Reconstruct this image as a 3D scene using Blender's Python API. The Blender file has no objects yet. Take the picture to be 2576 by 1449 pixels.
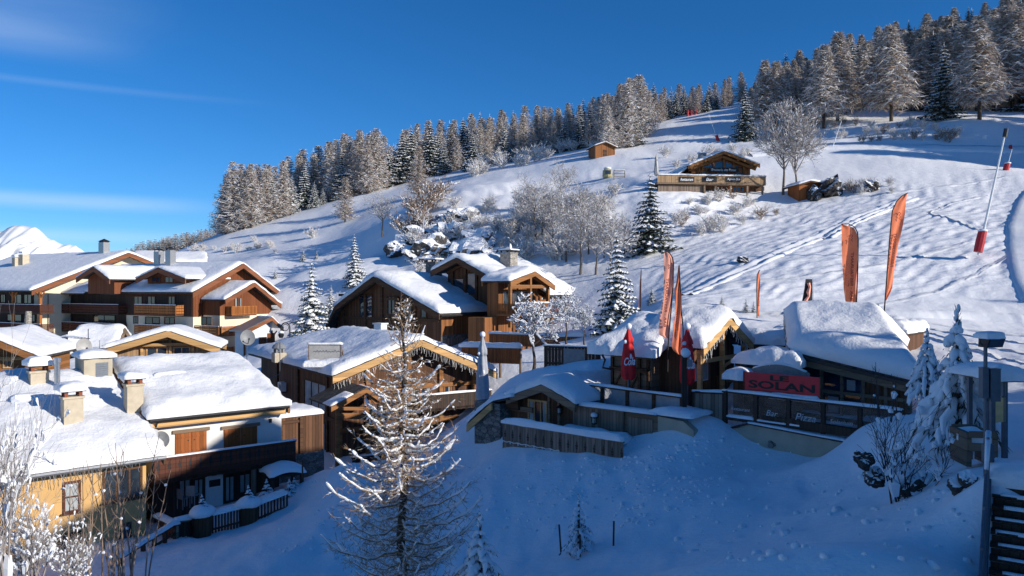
import bpy, math, random, bmesh
import numpy as np
from mathutils import Vector, Matrix
random.seed(7); rs = np.random.RandomState(11)
C = bpy.context.scene.collection
F, CX, CY = 1910.0, 1288.0, 724.5        # focal length and centre of the photograph in a 2576 x 1449 frame
R = math.radians
SUN_AZ, SUN_EL = 27.0, 19.5              # degrees the sun stands behind "straight right", and above the horizon
SUN = Vector((math.cos(R(SUN_AZ))*math.cos(R(SUN_EL)), -math.sin(R(SUN_AZ))*math.cos(R(SUN_EL)), math.sin(R(SUN_EL))))

def P(px, py, Y):
    return Vector(((px-CX)/F*Y, Y, (CY-py)/F*Y))

# ------------------------------------------------------------------ objects
def link(name, data, parent=None):
    o = bpy.data.objects.new(name, data); C.objects.link(o)
    if parent is not None: o.parent = parent
    return o
def tag(o, label, cat, group=None, kind=None):
    if label: o['label'] = label
    if cat: o['category'] = cat
    if group: o['group'] = group
    if kind: o['kind'] = kind
    return o
def thing(name, label, cat, loc=(0, 0, 0), rz=0.0, group=None):
    o = link(name, None); o.location = loc; o.rotation_euler = (0, 0, rz); o.empty_display_size = .2
    return tag(o, label, cat, group)
def copy_tree(o, parent=None):
    c = o.copy(); C.objects.link(c)
    if parent is not None: c.parent = parent
    for ch in [x for x in KIDS.get(o.name, [])]:
        copy_tree(ch, c)
    return c
KIDS = {}

class MB:
    def __init__(s): s.v = []; s.f = []; s.m = []; s.mi = 0
    def add(s, vs, fs, mi=None):
        b = len(s.v); s.v.extend([tuple(x) for x in vs])
        for f in fs: s.f.append(tuple(b+i for i in f)); s.m.append(s.mi if mi is None else mi)
    def hexa(s, c, mi=None):
        s.add(c, [(0, 3, 2, 1), (4, 5, 6, 7), (0, 1, 5, 4), (1, 2, 6, 5), (2, 3, 7, 6), (3, 0, 4, 7)], mi)
    def box(s, x0, x1, y0, y1, z0, z1, mi=None):
        s.hexa([(x0, y0, z0), (x1, y0, z0), (x1, y1, z0), (x0, y1, z0), (x0, y0, z1), (x1, y0, z1), (x1, y1, z1), (x0, y1, z1)], mi)
    def fbox(s, m, u0, u1, d0, d1, z0, z1, mi=None):
        s.hexa([m(u0, d1, z0), m(u1, d1, z0), m(u1, d0, z0), m(u0, d0, z0), m(u0, d1, z1), m(u1, d1, z1), m(u1, d0, z1), m(u0, d0, z1)], mi)
    def beam(s, p, q, w, h, mi=None, up=(0, 0, 1)):
        p = Vector(p); q = Vector(q); d = (q-p).normalized(); up = Vector(up)
        r = d.cross(up)
        if r.length < 1e-4: r = d.cross(Vector((1, 0, 0)))
        r.normalize(); u = r.cross(d); r = r*w/2; u = u*h/2
        s.hexa([p-r-u, p+r-u, p+r+u, p-r+u, q-r-u, q+r-u, q+r+u, q-r+u], mi)
    def tube(s, pts, rad, n=6, mi=None, cap=True):
        pts = [Vector(p) for p in pts]; k = len(pts)
        if not hasattr(rad, '__len__'): rad = [rad]*k
        b = len(s.v); prev = None
        for i in range(k):
            d = (pts[min(i+1, k-1)]-pts[max(i-1, 0)])
            if d.length < 1e-9: d = Vector((0, 0, 1))
            d.normalize()
            if prev is None:
                a = d.cross(Vector((0, 0, 1)))
                if a.length < .05: a = d.cross(Vector((1, 0, 0)))
            else: a = prev - d*prev.dot(d)
            a.normalize(); prev = a; c = d.cross(a)
            for j in range(n):
                t = 2*math.pi*j/n
                s.v.append(tuple(pts[i]+(a*math.cos(t)+c*math.sin(t))*rad[i]))
        M = s.mi if mi is None else mi
        for i in range(k-1):
            for j in range(n):
                j2 = (j+1) % n
                s.f.append((b+i*n+j, b+i*n+j2, b+(i+1)*n+j2, b+(i+1)*n+j)); s.m.append(M)
        if cap:
            s.f.append(tuple(b+j for j in range(n))[::-1]); s.m.append(M)
            s.f.append(tuple(b+(k-1)*n+j for j in range(n))); s.m.append(M)
    def prism(s, m, poly, b0, b1, mi=None):
        n = len(poly); vs = [m(a, b0, z) for a, z in poly]+[m(a, b1, z) for a, z in poly]
        s.add(vs, [tuple(range(n)), tuple(range(2*n-1, n-1, -1))]+[(i, (i+1) % n, n+(i+1) % n, n+i) for i in range(n)], mi)
    def blob(s, c, r, mi=None, n=8, k=5, seed=0, amp=.25):
        c = Vector(c); rr = random.Random(seed); r = Vector(r) if hasattr(r, '__len__') else Vector((r, r, r))
        b = len(s.v); M = s.mi if mi is None else mi
        ph = [rr.random()*6.3 for _ in range(6)]
        for i in range(k+1):
            th = math.pi*i/k
            for j in range(n):
                t = 2*math.pi*j/n
                q = 1+amp*(math.sin(2*t+ph[0])*math.sin(th)*.5+math.sin(3*t+th*2+ph[1])*.4+math.sin(th*3+ph[2]+t)*.4)
                s.v.append((c.x+r.x*q*math.sin(th)*math.cos(t), c.y+r.y*q*math.sin(th)*math.sin(t), c.z+r.z*(q if 0 < i < k else 1)*math.cos(th)))
        for i in range(k):
            for j in range(n):
                j2 = (j+1) % n
                s.f.append((b+i*n+j, b+(i+1)*n+j, b+(i+1)*n+j2, b+i*n+j2)); s.m.append(M)
    def data(s, name, mats, smooth=False, fix=True):
        me = bpy.data.meshes.new(name); me.from_pydata(s.v, [], s.f)
        if not isinstance(mats, (list, tuple)): mats = [mats]
        for m in mats: me.materials.append(m)
        if len(mats) > 1: me.polygons.foreach_set('material_index', s.m)
        if fix and len(s.f) < 6000:
            bm = bmesh.new(); bm.from_mesh(me); bmesh.ops.recalc_face_normals(bm, faces=bm.faces); bm.to_mesh(me); bm.free()
        if smooth: me.polygons.foreach_set('use_smooth', [True]*len(me.polygons))
        me.update(); return me
    def build(s, name, mats, parent=None, smooth=False, fix=True):
        o = link(name, s.data(name, mats, smooth, fix), parent)
        if parent is not None: KIDS.setdefault(parent.name, []).append(o)
        return o

# ------------------------------------------------------------------ materials
def mat(name, fn):
    m = bpy.data.materials.new(name); m.use_nodes = True; nt = m.node_tree; nt.nodes.clear()
    out = nt.nodes.new('ShaderNodeOutputMaterial'); b = nt.nodes.new('ShaderNodeBsdfPrincipled')
    nt.links.new(b.outputs[0], out.inputs[0])
    N = lambda t, **k: _node(nt, t, k)
    L = nt.links.new
    fn(N, L, b, out); return m
def _node(nt, t, k):
    n = nt.nodes.new('ShaderNode'+t)
    for a, v in k.items():
        if a.startswith('i_'):
            key = a[2:]; key = int(key) if key.isdigit() else key.replace('_', ' ')
            n.inputs[key].default_value = v
        else: setattr(n, a, v)
    return n
def col(c): return (c[0], c[1], c[2], 1)
def ramp(N, stops):
    r = N('ValToRGB'); e = r.color_ramp.elements
    e[0].position, e[0].color = stops[0][0], col(stops[0][1]); e[1].position, e[1].color = stops[1][0], col(stops[1][1])
    for p, c in stops[2:]:
        x = e.new(p); x.color = col(c)
    return r

def m_snow(name, base=(.86, .87, .89), scale=2.2, bump=.35, dist=.12):
    def fn(N, L, b, out):
        tc = N('TexCoord'); geo = N('NewGeometry')
        n1 = N('TexNoise', i_Scale=scale, i_Detail=5.0, i_Roughness=.6); L(geo.outputs['Position'], n1.inputs['Vector'])
        n2 = N('TexNoise', i_Scale=scale*9, i_Detail=3.0); L(geo.outputs['Position'], n2.inputs['Vector'])
        mx = N('Math', operation='MULTIPLY_ADD', i_1=.18); L(n2.outputs['Fac'], mx.inputs[0]); L(n1.outputs['Fac'], mx.inputs[2])
        bp = N('Bump', i_Strength=bump, i_Distance=dist); L(mx.outputs[0], bp.inputs['Height']); L(bp.outputs[0], b.inputs['Normal'])
        r = ramp(N, [(.3, [c*.96 for c in base]), (.7, base)]); L(n1.outputs['Fac'], r.inputs[0]); L(r.outputs[0], b.inputs['Base Color'])
        b.inputs['Roughness'].default_value = .55; b.inputs['Specular IOR Level'].default_value = .25
    return mat(name, fn)
def m_plain(name, c, rough=.6, metal=0.0, var=.12, scale=6.0, bump=0.0, spec=.4):
    def fn(N, L, b, out):
        tc = N('TexCoord'); n = N('TexNoise', i_Scale=scale, i_Detail=4.0); L(tc.outputs['Object'], n.inputs['Vector'])
        r = ramp(N, [(.3, [x*(1-var) for x in c]), (.7, [min(1, x*(1+var)) for x in c])]); L(n.outputs['Fac'], r.inputs[0]); L(r.outputs[0], b.inputs['Base Color'])
        b.inputs['Roughness'].default_value = rough; b.inputs['Metallic'].default_value = metal; b.inputs['Specular IOR Level'].default_value = spec
        if bump:
            bp = N('Bump', i_Strength=bump, i_Distance=.03); L(n.outputs['Fac'], bp.inputs['Height']); L(bp.outputs[0], b.inputs['Normal'])
    return mat(name, fn)
def m_wood(name, c, width=.16, vertical=True, dark=.45, var=.35, rough=.75):
    """boards: one tone per board, dark joints, grain along the board"""
    def fn(N, L, b, out):
        tc = N('TexCoord'); sp = N('SeparateXYZ'); L(tc.outputs['Object'], sp.inputs[0])
        if vertical:
            a = N('Math', operation='ADD'); L(sp.outputs[0], a.inputs[0]); L(sp.outputs[1], a.inputs[1]); across, along = a.outputs[0], sp.outputs[2]
        else:
            a = N('Math', operation='ADD'); L(sp.outputs[0], a.inputs[0]); L(sp.outputs[1], a.inputs[1]); across, along = sp.outputs[2], a.outputs[0]
        dv = N('Math', operation='DIVIDE', i_1=width); L(across, dv.inputs[0])
        fl = N('Math', operation='FLOOR'); L(dv.outputs[0], fl.inputs[0])
        fr = N('Math', operation='FRACT'); L(dv.outputs[0], fr.inputs[0])
        wn = N('TexWhiteNoise', noise_dimensions='1D'); L(fl.outputs[0], wn.inputs['W'])
        # grain
        cb = N('CombineXYZ'); gm = N('Math', operation='MULTIPLY', i_1=14.0); L(across, gm.inputs[0]); am = N('Math', operation='MULTIPLY', i_1=1.1); L(along, am.inputs[0])
        L(gm.outputs[0], cb.inputs[0]); L(am.outputs[0], cb.inputs[1]); L(wn.outputs['Value'], cb.inputs[2])
        n = N('TexNoise', i_Scale=1.6, i_Detail=5.0, i_Roughness=.65); L(cb.outputs[0], n.inputs['Vector'])
        mixv = N('Math', operation='MULTIPLY_ADD', i_1=.55); L(wn.outputs['Value'], mixv.inputs[0]); 
        nm = N('Math', operation='MULTIPLY', i_1=.6); L(n.outputs['Fac'], nm.inputs[0]); L(nm.outputs[0], mixv.inputs[2])
        r = ramp(N, [(.1, [x*(1-var) for x in c]), (.85, [min(1, x*(1+var)) for x in c])]); L(mixv.outputs[0], r.inputs[0])
        # joints
        pp = N('Math', operation='PINGPONG', i_1=.5); L(fr.outputs[0], pp.inputs[0])
        st = N('MapRange', i_1=.0, i_2=.09, i_3=1-dark, i_4=1.0); L(pp.outputs[0], st.inputs[0])
        mu = N('Mix', data_type='RGBA', blend_type='MULTIPLY'); mu.inputs[0].default_value = 1; L(r.outputs[0], mu.inputs[6]); L(st.outputs[0], mu.inputs[7])
        L(mu.outputs[2], b.inputs['Base Color'])
        bp = N('Bump', i_Strength=.5, i_Distance=.02); L(st.outputs[0], bp.inputs['Height']); L(bp.outputs[0], b.inputs['Normal'])
        b.inputs['Roughness'].default_value = rough; b.inputs['Specular IOR Level'].default_value = .25
    return mat(name, fn)
def m_stone(name, c0, c1, scale=3.2):
    def fn(N, L, b, out):
        tc = N('TexCoord'); mp = N('Mapping'); mp.inputs['Scale'].default_value = (1, 1, 1.9); L(tc.outputs['Object'], mp.inputs[0])
        v = N('TexVoronoi', i_Scale=scale); L(mp.outputs[0], v.inputs['Vector'])
        e = N('TexVoronoi', feature='DISTANCE_TO_EDGE', i_Scale=scale); L(mp.outputs[0], e.inputs['Vector'])
        r = ramp(N, [(0, c0), (1, c1)]); L(v.outputs['Color'], r.inputs[0])
        mr = N('MapRange', i_1=.0, i_2=.06, i_3=.25, i_4=1.0); L(e.outputs['Distance'], mr.inputs[0])
        n = N('TexNoise', i_Scale=12.0, i_Detail=4.0); L(tc.outputs['Object'], n.inputs['Vector'])
        mr2 = N('MapRange', i_1=.3, i_2=.7, i_3=.7, i_4=1.15); L(n.outputs['Fac'], mr2.inputs[0])
        mm = N('Math', operation='MULTIPLY'); L(mr.outputs[0], mm.inputs[0]); L(mr2.outputs[0], mm.inputs[1])
        mu = N('Mix', data_type='RGBA', blend_type='MULTIPLY'); mu.inputs[0].default_value = 1; L(r.outputs[0], mu.inputs[6]); L(mm.outputs[0], mu.inputs[7]); L(mu.outputs[2], b.inputs['Base Color'])
        bp = N('Bump', i_Strength=.8, i_Distance=.05); L(mm.outputs[0], bp.inputs['Height']); L(bp.outputs[0], b.inputs['Normal']); b.inputs['Roughness'].default_value = .85
    return mat(name, fn)
def m_rock(name, c=(.055, .05, .047), thr=.3):
    """rock that carries snow wherever it faces up"""
    def fn(N, L, b, out):
        geo = N('NewGeometry'); sp = N('SeparateXYZ'); L(geo.outputs['Normal'], sp.inputs[0])
        n = N('TexNoise', i_Scale=1.4, i_Detail=6.0, i_Roughness=.65); L(geo.outputs['Position'], n.inputs['Vector'])
        ma = N('Math', operation='MULTIPLY_ADD', i_1=1.3); L(n.outputs['Fac'], ma.inputs[0]); L(sp.outputs[2], ma.inputs[2])
        st = N('MapRange', i_1=thr+.58, i_2=thr+.7); L(ma.outputs[0], st.inputs[0])
        r = ramp(N, [(.3, [x*.5 for x in c]), (.75, [x*2.2 for x in c])]); n2 = N('TexNoise', i_Scale=5.0, i_Detail=6.0); L(geo.outputs['Position'], n2.inputs['Vector']); L(n2.outputs['Fac'], r.inputs[0])
        mx = N('Mix', data_type='RGBA'); L(st.outputs[0], mx.inputs[0]); L(r.outputs[0], mx.inputs[6]); mx.inputs[7].default_value = (.86, .87, .89, 1); L(mx.outputs[2], b.inputs['Base Color'])
        bp = N('Bump', i_Strength=.7, i_Distance=.15); L(n2.outputs['Fac'], bp.inputs['Height']); L(bp.outputs[0], b.inputs['Normal']); b.inputs['Roughness'].default_value = .8
    return mat(name, fn)
def m_glass(name, c=(.03, .04, .05), rough=.06):
    def fn(N, L, b, out):
        tc = N('TexCoord'); n = N('TexNoise', i_Scale=1.2, i_Detail=2.0); L(tc.outputs['Object'], n.inputs['Vector'])
        r = ramp(N, [(.35, [x*.6 for x in c]), (.65, [x*1.5 for x in c])]); L(n.outputs['Fac'], r.inputs[0]); L(r.outputs[0], b.inputs['Base Color'])
        b.inputs['Roughness'].default_value = rough; b.inputs['Specular IOR Level'].default_value = .8
    return mat(name, fn)
def m_sheet(name, alpha=.55, c=(.75, .78, .8), rough=.35):
    """see-through frosted or plain glazing"""
    def fn(N, L, b, out):
        b.inputs['Base Color'].default_value = col(c); b.inputs['Roughness'].default_value = rough
        tc = N('TexCoord'); n = N('TexNoise', i_Scale=1.5, i_Detail=4.0); L(tc.outputs['Object'], n.inputs['Vector'])
        mr = N('MapRange', i_1=.3, i_2=.7, i_3=alpha-.15, i_4=alpha+.15); L(n.outputs['Fac'], mr.inputs[0]); L(mr.outputs[0], b.inputs['Alpha'])
    return mat(name, fn)
def m_cloth(name, c, trans=.4):
    def fn(N, L, b, out):
        tc = N('TexCoord'); n = N('TexNoise', i_Scale=3.0, i_Detail=4.0); L(tc.outputs['Object'], n.inputs['Vector'])
        r = ramp(N, [(.3, [x*.85 for x in c]), (.7, c)]); L(n.outputs['Fac'], r.inputs[0]); L(r.outputs[0], b.inputs['Base Color']); b.inputs['Roughness'].default_value = .8
        t = N('BsdfTranslucent'); L(r.outputs[0], t.inputs[0]); mx = N('MixShader'); mx.inputs[0].default_value = trans
        L(b.outputs[0], mx.inputs[1]); L(t.outputs[0], mx.inputs[2]); L(mx.outputs[0], out.inputs[0])
    return mat(name, fn)

M = dict(
    snow=m_snow('snow'), roofsnow=m_snow('roof_snow', scale=1.3, bump=.5, dist=.25), treesnow=m_plain('tree_snow', (.8, .82, .85), .7, var=.04),
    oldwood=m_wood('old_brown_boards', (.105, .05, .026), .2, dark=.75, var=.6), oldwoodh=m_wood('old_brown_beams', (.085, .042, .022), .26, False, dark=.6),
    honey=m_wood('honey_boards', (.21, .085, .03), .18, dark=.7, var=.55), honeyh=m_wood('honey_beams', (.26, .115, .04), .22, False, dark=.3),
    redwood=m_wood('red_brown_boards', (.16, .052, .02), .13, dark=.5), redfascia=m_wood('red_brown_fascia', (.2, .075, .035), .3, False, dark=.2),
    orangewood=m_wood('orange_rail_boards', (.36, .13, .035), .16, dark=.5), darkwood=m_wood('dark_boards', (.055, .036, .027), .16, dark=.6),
    darkred=m_wood('dark_red_rail', (.085, .03, .018), .2, False, dark=.5), greywood=m_wood('weathered_boards', (.2, .15, .115), .17, dark=.7, var=.5),
    greywoodh=m_wood('weathered_beams', (.2, .14, .095), .3, False, dark=.4), shutter=m_wood('shutter_boards', (.27, .085, .024), .18, dark=.5), lightwood=m_wood('pale_larch_beams', (.52, .31, .13), .25, False, dark=.25),
    lightwoodv=m_wood('pale_boards', (.33, .215, .12), .2, dark=.5),
    cream=m_plain('cream_render', (.72, .64, .48), .9, var=.05, scale=1.5, bump=.2), white=m_plain('white_render', (.74, .72, .69), .9, var=.05, scale=2, bump=.3),
    yellow=m_plain('ochre_render', (.6, .37, .15), .9, var=.09, scale=1.2, bump=.3), tan=m_plain('chimney_render', (.5, .43, .32), .9, var=.1, scale=4, bump=.2),
    beige=m_plain('beige_render_wall', (.42, .37, .28), .9, var=.14, scale=1.5, bump=.3),
    stone=m_stone('dry_stone', (.09, .085, .08), (.3, .28, .25)), stonelight=m_stone('pale_stone', (.25, .23, .2), (.5, .46, .4)), slate=m_stone('slate_tiles', (.03, .03, .032), (.09, .085, .08), 2.5),
    rock=m_rock('snowy_rock', thr=.22), rockd=m_rock('snowy_dark_rock', (.03, .027, .025), .52), glass=m_glass('window_glass'), glassblue=m_glass('sky_reflecting_glass', (.02, .035, .06), .03), curtain=m_plain('curtain', (.36, .39, .4), .9, scale=3),
    metal=m_plain('zinc', (.35, .36, .37), .4, .7, var=.1), steel=m_plain('steel', (.5, .52, .54), .25, .9, var=.2, scale=2), darkmetal=m_plain('dark_metal', (.03, .03, .033), .5, .3), greymetal=m_plain('galvanised_post', (.12, .14, .17), .5, .5),
    dish=m_plain('dish_paint', (.4, .39, .37), .5), dishgrey=m_plain('grey_dish_paint', (.22, .23, .24), .5), whiteplastic=m_plain('white_plastic', (.7, .71, .7), .5, var=.05),
    black=m_plain('black_paint', (.012, .012, .014), .5), red=m_cloth('red_cloth', (.78, .03, .035), .2), redsign=m_plain('red_sign_paint', (.6, .026, .038), .55), redpad=m_plain('red_padding', (.42, .02, .03), .6),
    orange=m_cloth('orange_flag_cloth', (1.0, .27, .12), .15), paleorange=m_cloth('pale_orange_flag_cloth', (1.0, .44, .31), .15), greycloth=m_plain('grey_cover', (.36, .38, .42), .8), flagblack=m_plain('black_binding', (.015, .015, .02), .7),
    bark=m_plain('bark', (.075, .055, .042), .9, var=.4, scale=8), greybark=m_plain('grey_bark', (.13, .11, .095), .9, var=.3, scale=8), twig=m_plain('larch_twig', (.3, .19, .1), .8, var=.3, scale=3), greytwig=m_plain('grey_twig', (.3, .27, .25), .8, var=.2, scale=3), frost=m_plain('frosted_twig', (.56, .51, .46), .8, var=.12, scale=3),
    browntwig=m_plain('brown_twig', (.27, .19, .135), .8, var=.3, scale=2), needle=m_plain('spruce_needles', (.042, .055, .04), .8, var=.4, scale=2), darktwig=m_plain('dark_twig', (.05, .04, .04), .8, var=.3),
    textw=m_plain('white_lettering', (.8, .8, .8), .6, var=.02), textb=m_plain('black_lettering', (.012, .012, .015), .6, var=.02), texto=m_plain('printed_lettering', (.25, .05, .03), .7, var=.05), bluecurtain=m_plain('blue_grey_curtain', (.26, .32, .37), .5, scale=1.5, var=.3), textg=m_plain('etched_lettering', (.5, .5, .52), .6),
    panel=m_plain('map_panel', (.6, .42, .2), .6, var=.15, scale=5), yellowpaint=m_plain('yellow_paint', (.36, .32, .16), .5), orangecoat=m_plain('orange_jacket', (.7, .12, .02), .8),
    frosted=m_sheet('frosted_pane', .62, (.34, .37, .4)), clearpane=m_sheet('clear_pane', .3, (.08, .09, .09), .15), bulb=m_plain('string_light_wire', (.75, .74, .7), .6), terracotta=m_plain('terracotta_pot', (.25, .08, .04), .8), copper=m_plain('grey_rubber', (.05, .05, .055), .7),
)
# ------------------------------------------------------------------ noise and terrain
_perm = np.random.RandomState(3).rand(512, 512)
def vnoise(x, y):
    xi = np.floor(x).astype(int); yi = np.floor(y).astype(int); fx = x-xi; fy = y-yi
    fx = fx*fx*(3-2*fx); fy = fy*fy*(3-2*fy)
    g = lambda i, j: _perm[i % 512, j % 512]
    return (g(xi, yi)*(1-fx)+g(xi+1, yi)*fx)*(1-fy)+(g(xi, yi+1)*(1-fx)+g(xi+1, yi+1)*fx)*fy - .5
def fbm(x, y, o=4, gain=.5):
    s = 0; a = 1
    for k in range(o):
        s = s+a*vnoise(x*2**k+17.3*k, y*2**k-9.1*k); a *= gain
    return s
G = []          # terrain control points: picture column, row and distance of snow the photograph shows
for px, py, Y in [(392,1345,34.5),(560,1290,38),(700,1290,36),(600,1430,27),(900,1449,27),(1015,1482,25),(1210,1455,24),(1455,1392,25),(2000,1400,18),(2270,1265,20),(2300,1330,17.2),(2200,1335,18.5),(2100,1335,20),(2360,1300,17.3),(2150,1195,26),(2220,1190,23.5),(2420,1330,15.8),
    (2500,1222,16),(1600,1449,20),(2300,1449,13),(2400,1440,14.3),(2420,1200,19),(1180,1172,38.6),(1266,1122,37.6),(1400,1124,35.6),(1530,1133,34.0),(1640,1095,34),(1690,1060,34),
    (1800,1065,33.5),(1850,1152,32.2),(2000,1168,30.5),(2110,1152,29.6),(2150,1085,28.6),(2250,1045,28),(2300,1090,25),(1450,1250,30),(1200,1300,30),(1700,1250,27),(2100,1250,24),(900,1260,34),(800,1330,31),
    (1620,945,41),(1300,945,46),(1900,790,60),(2300,790,58),(2540,790,58),(2540,900,40),(2540,1000,30),(2400,860,48),(1650,790,62),(2440,1100,24),
    (1000,908,74),(1450,870,72),(1260,900,62),(760,845,80),(740,765,118),(735,720,128),(900,905,74),(820,885,78),(640,908,76),(765,1245,37),(810,1203,37.5),(855,1170,38),(905,1162,39),(960,1162,40),(1060,1167,40),
    (460,625,190),(560,582,195),(700,548,198),(830,508,200),(1000,466,205),(1150,432,210),(1300,402,205),(1450,377,190),(1520,393,160),(1560,372,172),
    (1300,458,148),(1230,470,140),(1100,510,132),(1030,640,112),(1150,640,106),(1450,640,98),(1200,545,122),(1000,600,125),(900,560,155),(800,610,150),(700,640,140),(600,640,160),(740,700,115),(900,680,106),(500,632,170),(1400,480,135),(1550,470,125),
    (1650,491,108),(1770,507,107),(1925,520,107),(1800,532,104),(1700,560,100),(1640,630,92),(1560,690,84),(1500,745,80),(1700,760,65),(1900,650,78),(2100,600,82),(2000,500,108),(2300,560,85),(2400,490,98),
    (2300,700,66),(2500,640,70),(2550,520,90),(2200,770,61),(2000,745,64),(1900,372,140),(2100,374,136),(2576,380,130),(2300,420,116),(2060,330,160),(2240,302,158),(2380,292,150),(2466,300,142),
    (2250,238,190),(2100,243,190),(1850,266,212),(1730,291,206),(1650,340,178),(1830,340,166),(1950,345,160),(2400,215,185),(2576,190,180),(1700,390,150),(1620,400,150)]:
    q = P(px, py, Y); G.append((q.x, q.y, q.z))
G += [(-14,20,-10.8),(-22,33,-11.4),(-30,36,-11.4),(-16,35,-11.4),(8,8,-7.4),(7,11,-7),(0,5,-9),(0,-10,-9),(0,-40,-10),(30,0,-6),(-40,0,-12),(60,-50,-5),(-60,-50,-13),(9,36,-6),(12,38,-5.6),(6,38,-5.8),(14,34,-5.5),
    (-50,95,-9),(-30,95,-9),(-70,100,-9),(-90,90,-10),(-12,48,-11.4),(-18,50,-11.6),(-16,44,-11.5),(-22,60,-10.4),(0,52,-9.9),(-6,48,-10.7),(-11,45,-11.2),(-2.6,18,-7.7),(-.7,17,-7.0),(10.2,15,-5.1),(10,13,-6.3),(12,14,-5.9),(12.5,16,-4.7),(9.5,11,-7.3),(-28,50,-11.6),(-35,60,-10.8),(-45,60,-10.5),(40,20,-4),(60,40,-1),(60,70,5),(70,110,17),(95,150,34),(120,190,60),(150,250,80),
    (60,280,60),(0,280,45),(-60,270,24),(-110,260,4),(-140,200,-6),(-100,150,-8),(-110,190,0),(-240,450,11),(-176,450,23),(-100,450,38),(-300,450,8),(-420,450,-20),(0,450,62),(150,450,90),(300,450,100),(-250,250,-30),(-200,120,-22),
    (250,150,70),(150,60,20),(200,-100,0),(-200,-100,-20),(0,-250,-15),(0,700,60),(500,500,120),(-500,500,-40),(-500,-300,-40),(500,-300,0),(-700,200,-60),(700,200,110),(-20,66,-9.5),(-6,62,-8.2)]
G = np.array(G)
def _U(r2): return np.where(r2 > 1e-12, r2*np.log(np.maximum(r2, 1e-12)), 0)
def _solve():
    X = G[:, :2]/100; n = len(X); d = ((X[:, None]-X[None])**2).sum(-1)
    A = np.zeros((n+3, n+3)); A[:n, :n] = _U(d)+np.eye(n)*2e-5; A[:n, n] = 1; A[:n, n+1:] = X; A[n, :n] = 1; A[n+1:, :n] = X.T
    return np.linalg.solve(A, np.concatenate([G[:, 2], np.zeros(3)]))
_W = _solve()
def smooth_z(x, y):
    x = np.asarray(x, float); y = np.asarray(y, float); sh = x.shape; x = x.ravel()/100; y = y.ravel()/100
    out = np.zeros(len(x)); n = len(G); X = G[:, :2]/100
    for s in range(0, len(x), 20000):
        d = (x[s:s+20000, None]-X[None, :, 0])**2+(y[s:s+20000, None]-X[None, :, 1])**2
        out[s:s+20000] = _U(d)@_W[:n]+_W[n]+_W[n+1]*x[s:s+20000]+_W[n+2]*y[s:s+20000]
    return out.reshape(sh)
def sstep(a, b, v):
    t = np.clip((v-a)/(b-a), 0, 1); return t*t*(3-2*t)
def zones(x, y):
    """where the snow is rippled open piste, and where it lies over the rocky knoll"""
    d = np.maximum(y, 1.0); px = CX+F*x/d
    # open slope between the lower terrace and the inn
    rip = sstep(60, 66, y)*(1-sstep(100, 118, y))*sstep(1560, 1700, px)*(1-sstep(2530, 2570, px))
    rk = sstep(1000, 1060, px)*(1-sstep(1560, 1660, px))*sstep(94, 104, y)*(1-sstep(138, 152, y))
    near = 1-sstep(40, 60, y)
    return rip, rk, near
def detail(x, y):
    rip, rk, near = zones(x, y)
    z = .35*fbm(x/9+40, y/9, 3)+.10*fbm(x/1.8, y/1.8+7, 3)*(1-.6*rip)
    z = z+near*(.16*fbm(x/2.6+90, y/2.6+5, 3)+.19*fbm(x/.75+9, y/.9, 2)*(.4+1.2*np.abs(fbm(x/6, y/6+50, 2))))*sstep(14, 26, np.hypot(x, y))
    far = sstep(90, 130, y); z = z+far*.8*fbm(x/16, y/16+3, 3)
    z = z+rk*(1.5*fbm(x/8+3, y/8, 3)+.5*np.abs(fbm(x/3, y/3, 2)))
    # wind ripples
    a = (x*.80+y*.38); bb = (-x*.38+y*.80)
    wob = 1.6*fbm(x/5, y/5, 2)
    z = z+rip*(.055*np.sin((bb+wob)*4.6+1.9*np.sin(a*1.1+2*fbm(x/3, y/3, 2)))+.15*fbm(a/1.3, bb/.62, 2))
    return z
def gz(x, y):
    x = np.asarray(x, float); y = np.asarray(y, float)
    return smooth_z(x, y)+detail(x, y)
def gz1(x, y): return float(gz(np.array([x]), np.array([y]))[0])
_YS = np.concatenate([np.linspace(8, 60, 260), np.linspace(60.3, 240, 600), np.linspace(241, 520, 200)])
def gp(px, py, lo=8, hi=520):
    """the snow seen at a picture point"""
    m = (_YS >= lo) & (_YS <= hi); Y = _YS[m]; x = (px-CX)/F*Y; zr = (CY-py)/F*Y
    d = zr-smooth_z(x, Y); i = np.where(d <= 0)[0]
    i = i[0] if len(i) else int(np.argmin(d)); y = Y[i]; xx = (px-CX)/F*y
    return Vector((xx, y, gz1(xx, y)))
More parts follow.
